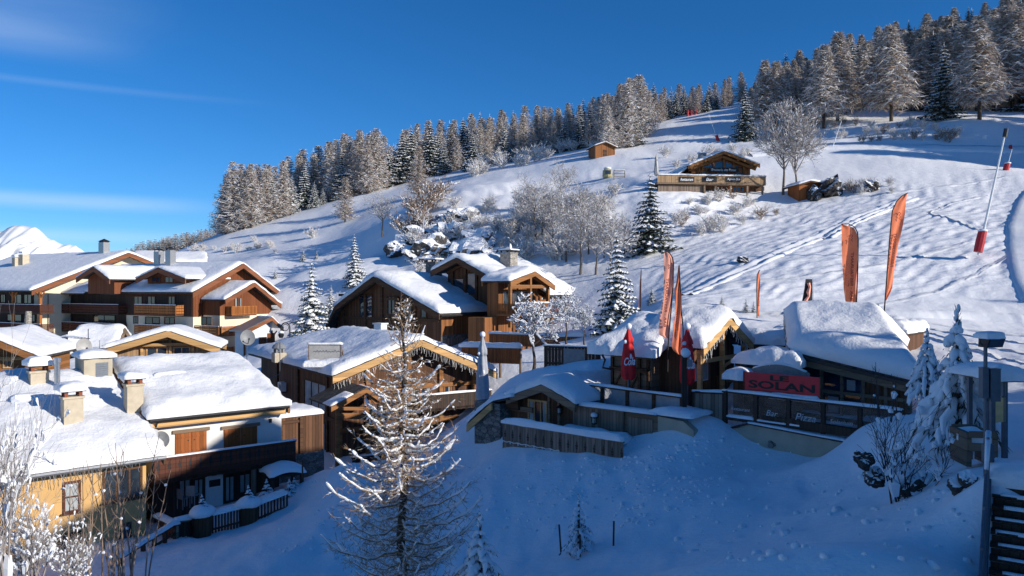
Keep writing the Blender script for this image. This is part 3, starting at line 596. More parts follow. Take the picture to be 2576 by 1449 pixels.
def bush(px, py, h, k, lab, grp=None, lo=60, name='snowy_shrub'):
    g = gp(px, py, lo); o = link(name, SHR[k]); o.location = g; s = h/1.5; o.scale = (s*1.25, s*1.25, s); o.rotation_euler.z = rnd(0, 6); return tag(o, lab, 'shrub', grp)
for i in range(96):
    px = rnd(1030, 1560); py = rnd(465, 660)
    if py < 640-(px-1030)*.28: py += 60
    bush(px, py, rnd(1.3, 3.0), i % 3, 'frosted shrub poking from the snow on the rocky knoll', 'shrubs of the rocky knoll', 90)
for i, (px, py) in enumerate([(1075,540),(1045,560),(1060,585),(1090,520),(1020,600),(1105,505)]): bush(px, py, 4.2, 3, 'brown upright thicket at the left flank of the rocky knoll', 'brown thickets left of the rocks', 90)
for i in range(26):
    px = rnd(1700, 1960); py = rnd(515, 600)-(px-1700)*.08; bush(px, py, rnd(.9, 1.9), i % 4, 'frosted low shrub on the bank below the inn', 'shrubs on the bank below the inn', 80)
for i, (px, py) in enumerate([(1740,415),(1700,430),(1770,400),(1870,395),(1845,385),(1675,395),(1790,392),(1880,388)]): bush(px, py, rnd(1.6, 2.6), i % 3, 'frosted shrub on the slope behind the inn', 'shrubs behind the inn', 90)
for i in range(34):
    bush(rnd(2090, 2420), rnd(310, 362), rnd(1.0, 2.0), 3 if i % 2 else 1, 'dry brownish shrub on the shaded slope under the right-hand wood', 'shrubs on the shaded slope', 100)
for i in range(12): bush(rnd(2090, 2250), rnd(470, 492), rnd(.9, 1.8), i % 4, 'snow-dusted shrub beside the low wall and boulders near the plank shed', 'shrubs near the plank shed', 80)
for i in range(22): bush(rnd(480, 700), rnd(625, 640), rnd(.8, 1.6), i % 3, 'low frosted shrub on the sunlit slope above the apartments', 'shrubs above the apartments', 100)
for i in range(22):
    px = rnd(1180, 1500); bush(px, B_(px)+rnd(2, 22), rnd(2.0, 4.5), i % 3, 'frosted thicket along the foot of the hillside wood', 'thickets along the wood edge', 130)
for px, py, h in [(785,604,2.4),(640,612,1.4)]: bush(px, py, h, 0, 'single round frosted bush on the open sunlit slope', 'round bushes on the open slope', 90)
# rocks
def boulder(px, py, rx, ry, rz, lab, seed, grp=None, lo=60, m='rock', Y=None, sink=.25):
    rr = random.Random(seed); bm = bmesh.new(); bmesh.ops.create_icosphere(bm, subdivisions=4, radius=1)
    for v in bm.verts:
        n = v.co.normalized(); q = np.array([n.x*1.6+seed*3.1]); q2 = np.array([n.y*1.6+n.z*1.9+seed])
        f = 1+.8*float(fbm(q, q2, 4)[0]); st = 0; v.co = Vector((n.x*rx*f*(1+st), n.y*ry*f*(1-st), n.z*rz*f))
    me = bpy.data.meshes.new('boulder'); bm.to_mesh(me); bm.free(); me.materials.append(M[m]); me.polygons.foreach_set('use_smooth', [False]*len(me.polygons))
    g = gp(px, py, lo) if Y is None else P(px, py, Y); o = link('boulder', me); o.location = g+Vector((0, 0, rz*sink)); o.rotation_euler.z = rr.random()*6
    return tag(o, lab, 'rock', grp)
RK = 'dark crags of the rocky knoll'
for i, (px, py, r) in enumerate([(1040,625,2.6),(1075,600,2.4),(1110,640,2.8),(1140,600,2.5),(1175,640,3.0),(1205,610,2.6),(1120,565,2.0),(1165,560,2.2),(1240,650,2.4),(1010,640,2.0),(1060,655,1.9),(1200,500,1.5),(1230,570,1.8),(1300,520,1.4),(1350,515,1.3),(1260,535,1.3),(1150,655,2.0),(1490,505,1.2),(1540,500,1.0),(1180,530,1.4)][:11]):
    boulder(px, py, r*1.3, r, r*.8, 'dark snow-capped crag of the rocky knoll', 30+i, RK, 92, sink=-.1)
boulder(2085, 490, 3.1, 1.6, 1.6, 'long dark snow-topped boulder beside the plank shed', 3, None, 80, 'rockd', sink=.5)
boulder(2050, 505, .8, .8, 1.3, 'squat stone block at the near end of the long boulder', 4, None, 80, 'rockd', sink=.4)
boulder(2192, 482, 1.2, .9, 1.0, 'dark boulder among shrubs up the piste from the long boulder', 5, None, 80, 'rockd', sink=.4)
boulder(1869, 662, .55, .5, .45, 'small dark stone on the bank below the inn', 6, None, 70, 'rockd')
# ------------------------------------------------------------------ building kit
class Fr:
    """a house frame: origin on the ground, x along its front, y into the house"""
    def __init__(s, O, ang):
        s.O = Vector(O); s.a = R(ang); s.c, s.s = math.cos(s.a), math.sin(s.a)
    def w(s, x, y, z): return Vector((s.O.x+s.c*x-s.s*y, s.O.y+s.s*x+s.c*y, s.O.z+z))
    def l(s, p):
        d = Vector(p)-s.O; return Vector((s.c*d.x+s.s*d.y, -s.s*d.x+s.c*d.y, d.z))
    def ray(s, px, py):
        o = s.l((0, 0, 0)); return o, s.l(P(px, py, 1))-o
    def hy(s, px, py, y):
        o, d = s.ray(px, py); t = (y-o.y)/d.y; return o.x+t*d.x, o.z+t*d.z
    def hx(s, px, py, x):
        o, d = s.ray(px, py); t = (x-o.x)/d.x; return o.y+t*d.y, o.z+t*d.z
    def hroof(s, px, py, a0, z0, sl, ax='y'):
        """where a ray meets the roof plane z = z0 + sl*(coordinate - a0)"""
        o, d = s.ray(px, py); k = 1 if ax == 'y' else 0
        t = (z0+sl*(o[k]-a0)-o.z)/(d.z-sl*d[k]); return o+d*t
    def m(s, face, c):
        if face == 'f': return lambda u, d, z: (u, c-d, z)
        if face == 'r': return lambda u, d, z: (c+d, u, z)
        return lambda u, d, z: (c-d, u, z)
    def rect(s, face, c, x0, y0, x1, y1):
        """picture box -> (u0, u1, z0, z1) on a facade plane"""
        h = s.hy if face == 'f' else s.hx
        cxm, cym = (x0+x1)/2, (y0+y1)/2
        a = h(x0, cym, c)[0]; b = h(x1, cym, c)[0]; t = h(cxm, y0, c)[1]; q = h(cxm, y1, c)[1]
        return min(a, b), max(a, b), min(t, q), max(t, q)
    def thing(s, name, label, cat, group=None): return thing(name, label, cat, s.O, s.a, group)

def roof_profile(am, zm, a0, z0, a1, z1):
    def f(a):
        return zm+(z0-zm)*(am-a)/(am-a0) if a <= am and am > a0 else zm+(z1-zm)*(a-am)/(a1-am)
    return f
def snow_sheet(name, fn, a0, a1, b0, b1, m, t=.45, na=26, nb=20, seed=0, edge=.45, over=.08, ridge=None, wavy=.25, parent=None, mt=None, lip=.5, waves=0.0):
    """pillow of snow on the surface z = fn(a, b); m maps (a, b, z) to space"""
    mb = MB(); A = np.linspace(0, 1, na); B = np.linspace(0, 1, nb); La, Lb = abs(a1-a0), abs(b1-b0); so = seed*7.7
    top = []; bot = []
    for i in range(na):
        for j in range(nb):
            u, v = A[i], B[j]
            # crowd lines near the rim
            uu = .5-.5*math.cos(math.pi*u); vv = .5-.5*math.cos(math.pi*v); u = .55*u+.45*uu; v = .55*v+.45*vv
            a = a0+(a1-a0)*u; b = b0+(b1-b0)*v
            d = min(u*La, (1-u)*La, v*Lb, (1-v)*Lb); q = min(1, d/edge); e = math.sqrt(max(0, 1-(1-q)**2))
            n = float(fbm(np.array([a*.55+so]), np.array([b*.55+so*1.3]), 3)[0]); n2 = float(fbm(np.array([a*1.7+so]), np.array([b*1.7]), 2)[0])
            th = t*(lip+(1-lip)*e)*(1+wavy*2*n+.25*n2)
            if waves: th += waves*math.sin(u*La*2.1+n*3)*e
            n3 = float(fbm(np.array([a*3.7+so]), np.array([b*3.7+2]), 2)[0]) if (i in (0, na-1) or j in (0, nb-1)) and wavy else 0.0; ov = over*(1+n2*1.2)+.16*n3*min(1, t*2)
            ao = a+(ov*(1 if u > .5 else -1) if (i in (0, na-1)) else 0); bo = b+(ov*(1 if v > .5 else -1) if (j in (0, nb-1)) else 0); th *= 1+.9*n3
            z = fn(a, b)
            if ridge is not None:
                k = abs(a-ridge); z -= .16*max(0, 1-k/.6)**2*t/.45
            if i in (0, na-1) or j in (0, nb-1): th *= .8
            top.append(m(ao, bo, z+max(.03, th)))
            bot.append(m(ao, bo, fn(a, b)-.03*(1 if wavy else 0)))
    ix = lambda i, j: i*nb+j
    fs = [(ix(i, j), ix(i+1, j), ix(i+1, j+1), ix(i, j+1)) for i in range(na-1) for j in range(nb-1)]
    N0 = len(top); rim = [ix(i, 0) for i in range(na)]+[ix(na-1, j) for j in range(1, nb)]+[ix(i, nb-1) for i in range(na-2, -1, -1)]+[ix(0, j) for j in range(nb-2, 0, -1)]
    vs = top+[bot[r] for r in rim]
    K = len(rim); fs += [(rim[(k+1) % K], rim[k], N0+k, N0+(k+1) % K) for k in range(K)]
    mb.add(vs, fs); return mb.build(name, mt or M['roofsnow'], parent, smooth=True)
def gable(par, ridge, a0, a1, am, b0, b1, z0, z1, zm, th=.16, snow=.45, mroof='slate', mbarge='oldwoodh', seed=1, barge=.28, bw=.09, sn_na=26, sn_nb=18, back=True, waves=0.0, edge=.45, over=.06, wavy=.25, lip=.5):
    """pitched roof: slabs, verge boards and snow. ridge 'y': ridge runs into the house; 'x': along the front"""
    m = (lambda a, b, z: (a, b, z)) if ridge == 'y' else (lambda a, b, z: (b, a, z))
    f = roof_profile(am, zm, a0, z0, a1, z1); mb = MB()
    mb.prism(m, [(a0, z0), (am, zm), (am, zm+th), (a0, z0+th)], b0, b1); mb.prism(m, [(am, zm), (a1, z1), (a1, z1+th), (am, zm+th)], b0, b1)
    r = mb.build('roof', M[mroof], par)
    for bb, sg in ((b0, -1), (b1, 1)):
        if bb == b1 and not back: continue
        g = MB(); dep = bb-sg*.003
        lo, hi = (dep+sg*.0, dep+sg*bw)
        for (aa, za, ab, zb) in ((a0, z0, am, zm), (am, zm, a1, z1)):
            g.prism(m, [(aa, za-barge), (ab, zb-barge), (ab, zb+th*.55), (aa, za+th*.55)], min(lo, hi), max(lo, hi))
        g.build('verge_board', M[mbarge], par)
    if snow > 0:
        snow_sheet('roof_snow', lambda a, b: f(a)+th+.004, a0-.02, a1+.02, b0-.05, b1+.05, m, snow, sn_na, sn_nb, seed, edge, over, am, wavy, par, None, lip, waves)
    return f
def walls(par, name, mt, ridge, poly, b0, b1):
    m = (lambda a, b, z: (a, b, z)) if ridge == 'y' else (lambda a, b, z: (b, a, z))
    mb = MB(); mb.prism(m, poly, b0, b1); return mb.build(name, M[mt], par)
def window(par, fr, face, c, r, nx=2, nz=1, fw=.07, mf='redwood', mg='glass', proud=.07, sill=False, curtains=False, name='window'):
    u0, u1, z0, z1 = r; m = fr.m(face, c); mb = MB()
    mb.fbox(m, u0, u0+fw, -.02, proud, z0, z1); mb.fbox(m, u1-fw, u1, -.02, proud, z0, z1)
    mb.fbox(m, u0+fw, u1-fw, -.02, proud-.003, z1-fw, z1); mb.fbox(m, u0+fw, u1-fw, -.02, proud-.003, z0, z0+fw)
    for i in range(1, nx):
        x = u0+(u1-u0)*i/nx; mb.fbox(m, x-fw*.4, x+fw*.4, -.02, proud-.012, z0+fw, z1-fw)
    for i in range(1, nz):
        z = z0+(z1-z0)*i/nz; mb.fbox(m, u0+fw, u1-fw, -.02, proud-.02, z-fw*.35, z+fw*.35)
    if sill: mb.fbox(m, u0-.08, u1+.08, -.02, proud+.08, z0-.06, z0)
    w = mb.build(name, M[mf], par)
    g = MB(); g.fbox(m, u0+fw*.5, u1-fw*.5, -.02, .018, z0+fw*.5, z1-fw*.5); g.build('pane', M[mg], w)
    if curtains:
        g = MB()
        for sx, ex in ((u0+fw, u0+(u1-u0)*.27), (u1-(u1-u0)*.22, u1-fw)):
            n = 5
            for i in range(n):
                a = sx+(ex-sx)*i/n; b = sx+(ex-sx)*(i+1)/n; g.fbox(m, a+.004, b-.004, .021, .027+.012*(i % 2), z0+fw, z1-fw)
        g.build('curtain', M['curtain'], w)
    return w
def balcony(par, fr, face, c, u0, u1, z0, h=1.0, depth=1.3, mr='darkred', mfl='darkwood', style='boards', snow=.08, ends=True, name='balcony'):
    """floor slab, rail and posts; c is the wall plane"""
    m = fr.m(face, c); f = MB(); f.fbox(m, u0, u1, .0, depth, z0-.16, z0); fl = f.build(name, M[mfl], par)
    r = MB(); t = .05
    def run(a, b, along_u, fixed):
        L_ = abs(b-a)
        if style == 'boards':      # close boards with gaps between pairs of horizontals
            if along_u: r.fbox(m, a, b, fixed-t, fixed, z0+.05, z0+h-.09)
            else: r.fbox(m, fixed-t/2, fixed+t/2, a, b, z0+.05, z0+h-.09)
        elif style == 'planks':    # three wide horizontal planks
            for k in range(3):
                za = z0+.08+k*(h-.15)/3
                if along_u: r.fbox(m, a, b, fixed-t, fixed, za, za+(h-.15)/3-.06)
                else: r.fbox(m, fixed-t/2, fixed+t/2, a, b, za, za+(h-.15)/3-.06)
        else:                      # balusters
            n = max(2, int(L_/.14))
            for k in range(n):
                x = a+(b-a)*(k+.5)/n
                if along_u: r.fbox(m, x-.045, x+.045, fixed-t, fixed, z0+.06, z0+h-.1)
                else: r.fbox(m, fixed-t/2, fixed+t/2, x-.045, x+.045, z0+.06, z0+h-.1)
            if along_u: r.fbox(m, a, b, fixed-t-.006, fixed+.006, z0+.02, z0+.1)
            else: r.fbox(m, fixed-t/2-.006, fixed+t/2+.006, a, b, z0+.02, z0+.1)
        if along_u: r.fbox(m, a-.03, b+.03, fixed-t-.03, fixed+.03, z0+h-.085, z0+h)
        else: r.fbox(m, fixed-t/2-.03, fixed+t/2+.03, a, b-t-.04, z0+h-.083, z0+h-.002)
        if along_u:
            k = max(1, int(L_/1.6))
            for i in range(k+1):
                x = a+(b-a)*i/k; r.fbox(m, x-.05, x+.05, fixed-t-.012, fixed+.014, z0-.02, z0+h-.09)
    run(u0, u1, True, depth)
    if ends:
        run(0.02, depth-.0, False, u0+t/2); run(0.02, depth-.0, False, u1-t/2)
    r.build('railing', M[mr], fl)
    if snow:
        s = MB(); s.fbox(m, u0-.02, u1+.02, depth-.075, depth+.022, z0+h+.002, z0+h+snow); s.build('rail_snow', M['roofsnow'], fl)
    return fl
def plain_box(par, name, mt, fr, face, c, r, d0=0, d1=.05):
    mb = MB(); m = fr.m(face, c); mb.fbox(m, r[0], r[1], d0, d1, r[2], r[3]); return mb.build(name, M[mt], par)
def shutters(par, fr, face, c, r, mt='shutter', hearts=True):
    u0, u1, z0, z1 = r; m = fr.m(face, c); mb = MB(); um = (u0+u1)/2
    for a, b in ((u0, um-.012), (um+.012, u1)):
        mb.fbox(m, a, b, .01, .055, z0, z1)
        mb.fbox(m, a+.03, b-.03, .055, .075, z0+(z1-z0)*.78, z0+(z1-z0)*.84); mb.fbox(m, a+.03, b-.03, .055, .075, z0+(z1-z0)*.14, z0+(z1-z0)*.2)
    s = mb.build('shutter', M[mt], par); h = MB()
    if hearts:
        for x in (um-.2*(u1-u0)/2, um+.2*(u1-u0)/2): h.fbox(m, x-.035, x+.035, .055, .058, z0+(z1-z0)*.62, z0+(z1-z0)*.67)
        h.build('heart_cutout', M['black'], s)
    return s
def chimney(fr_thing, base, w, d, h, mt='tan', cap='slab', snow=.3, top_m='tan', label=None, pots=2):
    """a chimney as part of a roof; base is local to its thing"""
    x, y, z = base; mb = MB(); mb.box(x-w/2, x+w/2, y-d/2, y+d/2, z-.8, z+h); mb.box(x-w/2-.06, x+w/2+.06, y-d/2-.06, y+d/2+.06, z+h, z+h+.1)
    c = mb.build('chimney', M[mt], fr_thing)
    if label: c['label'] = label
    g = MB()
    for sx in (-1, 1):
        for sy in (-1, 1): g.box(x+sx*(w/2-.1)-.07, x+sx*(w/2-.1)+.07, y+sy*(d/2-.1)-.07, y+sy*(d/2-.1)+.07, z+h+.1, z+h+.32)
    g.build('chimney_pot', M['terracotta' if mt == 'tan' else 'slate'], c)
    g = MB(); g.box(x-w/2-.1, x+w/2+.1, y-d/2-.1, y+d/2+.1, z+h+.32, z+h+.39); g.build('cap', M['slate'], c)
    if snow: 
        snow_sheet('chimney_snow', lambda a, b: z+h+.39, x-w/2-.12, x+w/2+.12, y-d/2-.12, y+d/2+.12, lambda a, b, q: (a, b, q), snow, 9, 9, int(x*10), .3, .05, None, .2, c)
    return c
def text_mesh(body, size, name, mt, shear=0.0, extrude=.006, bold=0.0):
    cu = bpy.data.curves.new('lettering', 'FONT'); cu.body = body; cu.size = size; cu.extrude = extrude; cu.align_x = 'CENTER'; cu.align_y = 'CENTER'; cu.shear = shear; cu.offset = bold; cu.resolution_u = 3
    o = bpy.data.objects.new('lettering_tmp', cu); C.objects.link(o); bpy.context.view_layer.update()
    dg = bpy.context.evaluated_depsgraph_get(); me = bpy.data.meshes.new_from_object(o.evaluated_get(dg)); bpy.data.objects.remove(o); bpy.data.curves.remove(cu)
    me.name = name; me.materials.clear(); me.materials.append(M[mt]); return me
def put_text(body, parent, mw, width, mt, name='lettering', height=None, mirror=False, shear=0.0, bold=0.0):
    """lettering scaled to a width (and height) and laid out by the matrix mw (x along, y up, z out of the face)"""
    me = text_mesh(body, 1.0, name, mt, shear, .006, bold); xs = [v.co.x for v in me.vertices]; ys = [v.co.y for v in me.vertices]
    s = width/(max(xs)-min(xs)); sy = height/(max(ys)-min(ys)) if height else s; cx = (max(xs)+min(xs))/2; cy = (max(ys)+min(ys))/2
    for v in me.vertices: v.co = mw @ Vector(((v.co.x-cx)*s*(-1 if mirror else 1), (v.co.y-cy)*sy, v.co.z))
    o = link(name, me, parent)
    if parent is not None: KIDS.setdefault(parent.name, []).append(o)
    return o
def MX(o, x, y, z):
    x, y, z = Vector(x), Vector(y), Vector(z); return Matrix(((x.x, y.x, z.x, o[0]), (x.y, y.y, z.y, o[1]), (x.z, y.z, z.z, o[2]), (0, 0, 0, 1)))
def icicles(par, pts, n, lmin=.08, lmax=.3, mt='bulb', r=.012, seed=0, name='icicle_lights'):
    rr = random.Random(seed); mb = MB()
    for a, b in zip(pts[:-1], pts[1:]):
        a = Vector(a); b = Vector(b)
        for i in range(n):
            p = a+(b-a)*(i+rr.random()*.6)/n; L_ = rr.uniform(lmin, lmax); q = [p]
            for k in range(3): q.append(q[-1]+Vector((rr.uniform(-.05, .05), rr.uniform(-.05, .05), -L_/3)))
            mb.tube(q, r, 3)
    return mb.build(name, M[mt], par)

# ------------------------------------------------------------------ apartment buildings on the left
def apartments():
    A = P(483, 734, 95); f = Fr((A.x, A.y, -9.0), -30); T = f.thing('apartment_building', 'red-brown and cream apartment block with big gable facing the slope and two twin metal chimneys', 'apartment block')
    za = A.z+9.0                                    # eave height above the ground line
    # gable end is the plane x = 0, front eave along -x; ridge runs along x
    yr, zr_ = f.hx(611, 655, 0.0); ye, ze = f.hx(727, 754, 0.0); xl = f.hy(270, 736, 0.0)[0]
    g = gable(T, 'x', 0.0, ye, yr, xl-9, .0, za-.25, ze-.1, zr_-.55, .25, .38, 'slate', 'redfascia', 3, .5, .2, 30, 30, wavy=.12, edge=.5)
    w0 = 1.3; we = ye-2.2; zt = lambda y: g(y)-.12
    zb = f.hx(620, 792, -1.5)[1]
    walls(T, 'rendered_wall', 'cream', 'x', [(w0, 0), (we, 0), (we, zb), (w0, zb)], xl-9, -1.5)
    walls(T, 'boarded_wall', 'redwood', 'x', [(w0-.06, zb), (we+.06, zb), (we+.06, zt(we)), (yr, zt(yr)), (w0-.06, zt(w0))], xl-9, -1.44)
    # front (shaded) side: boarded upper storey, balconies, windows
    F_ = 'f'; c = w0
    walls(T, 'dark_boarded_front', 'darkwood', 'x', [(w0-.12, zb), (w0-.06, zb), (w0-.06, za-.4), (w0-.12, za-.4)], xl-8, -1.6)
    for (x0, y0, x1, y1) in [(337, 745, 358, 768), (371, 745, 391, 768), (423, 745, 441, 768)]: window(T, f, F_, c-.12, f.rect(F_, c-.12, x0, y0, x1, y1), 2, 1, .09, 'redwood', 'glass')
    for (x0, y0, x1, y1) in [(336, 795, 348, 815), (366, 797, 402, 816), (414, 797, 440, 816), (507, 797, 533, 818), (505, 847, 532, 862)]: window(T, f, F_, c, f.rect(F_, c, x0, y0, x1, y1), 2, 1, .09, 'redwood', 'glass')
    u0, u1, z0, z1 = f.rect(F_, c-1.3, 340, 767, 443, 790); balcony(T, f, F_, c, u0, u1, z0, z1-z0, 1.4, 'orangewood', 'redfascia', 'planks')
    u0, u1, z0, z1 = f.rect(F_, c-1.3, 340, 818, 447, 840); balcony(T, f, F_, c, u0, u1, z0, z1-z0, 1.4, 'orangewood', 'redfascia', 'planks')
    # smaller projecting gable on the gable end
    y0, z0 = f.hx(565, 757, 3.2); y1, z1 = f.hx(706, 768, 3.2); ym, zm = f.hx(639, 709, 3.2)
    h = gable(T, 'x', y0, y1, ym, -1.2, 3.2, z0, z1, zm-.2, .22, .36, 'slate', 'redfascia', 5, .42, .18, 22, 16, wavy=.12)
    wa, wb = f.hx(553, 800, 1.86)[0], f.hx(685, 800, 1.86)[0]; wa = max(wa, y0+.3); wb = min(wb, y1-.4); zl = f.hx(570, 793, 1.8)[1]
    walls(T, 'bay_boarded_wall', 'redwood', 'x', [(wa, zl), (wb, zl), (wb, h(wb)-.1), (ym, h(ym)-.1), (wa, h(wa)-.1)], -1.4, 1.86)
    walls(T, 'bay_rendered_wall', 'cream', 'x', [(wa+.06, 0), (wb-.06, 0), (wb-.06, zl), (wa+.06, zl)], -1.4, 1.8)
    c = 1.86; r = f.rect('r', c, 590, 749, 608, 777); window(T, f, 'r', c, r, 2, 1, .08, 'redwood', 'glass', curtains=True)
    u0, u1, q0, q1 = f.rect('r', c+1.1, 582, 770, 644, 791); balcony(T, f, 'r', c, u0, u1, q0, q1-q0, 1.2, 'orangewood', 'redfascia', 'balusters', 0)
    u0, u1, q0, q1 = f.rect('r', -1.44, 664, 774, 678, 791); plain_box(T, 'corner_screen', 'orangewood', f, 'r', -1.44, (u0, u1, q0, q1), 0, .5)
    # lower balcony round the corner
    u0, u1, q0, q1 = f.rect('r', c+1.0, 556, 820, 608, 842); balcony(T, f, 'r', 1.8, u0, u1, q0, q1-q0, 1.2, 'orangewood', 'redfascia', 'balusters', .06)
    u0, u1, q0, q1 = f.rect(F_, wa-1.0, 484, 820, 553, 842); balcony(T, f, F_, wa, u0, u1, q0, q1-q0, 1.2, 'orangewood', 'redfascia', 'planks', .06, False)
    u0, u1, q0, q1 = f.rect('r', 2.4, 555, 872, 610, 884); balcony(T, f, 'r', 1.8, u0, u1, q0, q1-q0, .8, 'orangewood', 'redfascia', 'balusters', 0)
    # dormer gables on the front slope, roofs run back into the main slope
    def dormer(xa, ya, xm, ym_, xb, yb, yc, mt, win, seed, back=7.5):
        a0, za_ = f.hy(xa, ya, yc); am, zm_ = f.hy(xm, ym_, yc); a1, zb_ = f.hy(xb, yb, yc)
        d = gable(T, 'y', a0, a1, am, yc, yc+back, za_, zb_, zm_-.2, .2, .34, 'slate', mt, seed, .5, .14, 18, 14, wavy=.12)
        walls(T, 'dormer_wall', 'redwood', 'y', [(a0+.8, za_-2), (a1-.8, za_-2), (a1-.8, d(a1-.8)-.1), (am, d(am)-.1), (a0+.8, d(a0+.8)-.1)], yc+1.1, yc+back)
        for w_ in win: window(T, f, F_, yc+1.1, f.rect(F_, yc+1.1, *w_), 2, 1, .08, 'redwood', 'glassblue')
    dormer(343, 703, 399, 672, 468, 704, .3, 'redfascia', [(383, 696, 404, 711), (415, 696, 436, 711)], 6)
    dormer(193, 702, 236, 669, 277, 705, -2.2, 'redfascia', [], 7, 9.5)
    # recessed dark wing between the two blocks, with small lean-to snow roofs and long balconies
    xw0 = f.hy(138, 800, 1.2)[0]; xw1 = f.hy(316, 800, 1.2)[0]
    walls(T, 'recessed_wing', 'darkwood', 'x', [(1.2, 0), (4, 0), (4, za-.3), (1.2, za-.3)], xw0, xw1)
    for y0_, y1_ in ((765, 787), (812, 834)):
        u0, u1, q0, q1 = f.rect(F_, -.1, 138, y0_, 297, y1_); balcony(T, f, F_, 1.2, u0, u1, q0, q1-q0, 1.3, 'darkred', 'darkwood', 'planks', .06)
    for (x0, y0, x1, y1) in [(166, 742, 182, 764), (166, 792, 182, 812), (236, 792, 290, 812)]: window(T, f, F_, 1.2, f.rect(F_, 1.2, x0, y0, x1, y1), 2, 1, .09, 'darkwood', 'glass')
    for (xa, ya, xb, yb, xc, yc_) in [(138, 736, 210, 738, 222, 713), (255, 737, 296, 737, 290, 722)]:
        a0, z0 = f.hy(xa, ya, -.2); a1, _ = f.hy(xb, yb, -.2); z1 = f.hy(xc, yc_, 2.4)[1]; s_ = (z1-z0)/2.6
        mb = MB(); mb.prism(lambda a, b, z: (b, a, z), [(-.2, z0-.25), (2.4, z1-.25), (2.4, z1-.05), (-.2, z0-.05)], a0, a1); lt = mb.build('lean_to_roof', M['slate'], T)
        snow_sheet('lean_to_snow', lambda a, b: z0-.04+s_*(a+.2), -.2, 2.4, a0, a1, lambda a, b, z: (b, a, z), .25, 10, 14, 4, .3, .05, None, .2, lt)
    # twin metal chimneys and an aerial behind
    for px, top, bot, wd in [(400, 633, 662, 20), (429, 630, 666, 20)]:
        q = f.hroof(px, bot, 0, za, (zr_-za)/yr); m_ = q.z; Y = f.w(*q).y; k = Y/F; mb = MB(); w_ = wd*k/2
        mb.box(q.x-w_, q.x+w_, q.y-w_*.8, q.y+w_*.8, q.z-.8, q.z+(bot-top)*k); c_ = mb.build('chimney', M['metal'], T)
        mb = MB(); zt_ = q.z+(bot-top)*k
        for sx in (-1, 1):
            for sy in (-1, 1): mb.box(q.x+sx*w_*.8-.04, q.x+sx*w_*.8+.04, q.y+sy*w_*.6-.04, q.y+sy*w_*.6+.04, zt_, zt_+.2)
        mb.add([(q.x-w_*1.1, q.y-w_, zt_+.2), (q.x+w_*1.1, q.y-w_, zt_+.2), (q.x+w_*1.1, q.y+w_, zt_+.2), (q.x-w_*1.1, q.y+w_, zt_+.2), (q.x, q.y, zt_+.55)], [(0, 1, 4), (1, 2, 4), (2, 3, 4), (3, 0, 4), (0, 1, 2, 3)]); mb.build('cowl', M['darkmetal'], c_)
    # ---- second block behind, on the left
    A2 = P(78, 729, 104); f2 = Fr((A2.x, A2.y, -9.0), -30); T2 = f2.thing('apartment_building', 'cream apartment block with a long snowy roof, stone pier and dark loggia balconies', 'apartment block')
    z0 = A2.z+9; yr, zr2 = f2.hx(324, 630, 0.0); ye = yr*1.9
    g2 = gable(T2, 'x', 0.0, ye, yr, -32, 0, z0-.3, z0+1.0, zr2-.5, .25, .4, 'slate', 'redfascia', 9, .48, .2, 30, 40, wavy=.1, edge=.5)
    w0 = 2.2
    walls(T2, 'rendered_wall', 'cream', 'x', [(w0, 0), (ye-2, 0), (ye-2, g2(ye-2)-.1), (yr, g2(yr)-.1), (w0, g2(w0)-.1)], -31, -1.6)
    # loggia front: recessed dark, balconies, stone piers
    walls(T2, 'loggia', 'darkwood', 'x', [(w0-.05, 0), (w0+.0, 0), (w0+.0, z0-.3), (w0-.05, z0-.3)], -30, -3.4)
    for (y0_, y1_) in ((765, 785), (812, 834), (868, 892)):
        u0, u1, q0, q1 = f2.rect('f', .4, -60, y0_, 103, y1_); balcony(T2, f2, 'f', w0-.05, u0, u1, q0, q1-q0, 1.9, 'darkred', 'darkwood', 'balusters' if y0_ < 860 else 'planks', .06)
    for (x0, y0, x1, y1) in [(2, 740, 14, 762), (30, 740, 55, 764), (60, 740, 80, 764), (18, 790, 55, 812), (70, 790, 92, 812), (20, 845, 60, 866)]: window(T2, f2, 'f', w0-.05, f2.rect('f', w0-.05, x0, y0, x1, y1), 2, 1, .1, 'darkred', 'glass')
    for px in (32, 100): 
        u = f2.hy(px, 760, .5)[0]; mb = MB(); mb.box(u-.16, u+.16, .42, .74, z0-6.3, z0-.3); mb.beam((u, .58, z0-1.2), (u+1.0, .58, z0-.35), .14, .14); mb.beam((u, .58, z0-1.2), (u-1.0, .58, z0-.35), .14, .14); mb.build('timber_post', M['orangewood'], T2)
    u = f2.hy(105, 860, .5)[0]; mb = MB(); mb.box(u-.35, u+.35, .2, 2.1, 0, z0-6.0); mb.build('stone_pier', M['stonelight'], T2)
    m = f2.m('r', -1.6); mb = MB(); mb.tube([f2.m('r', -1.5)(w0+.9, 0, z0-.6), f2.m('r', -1.5)(w0+.9, 0, 1)], .07, 5); mb.build('drainpipe', M['greywood'], T2)
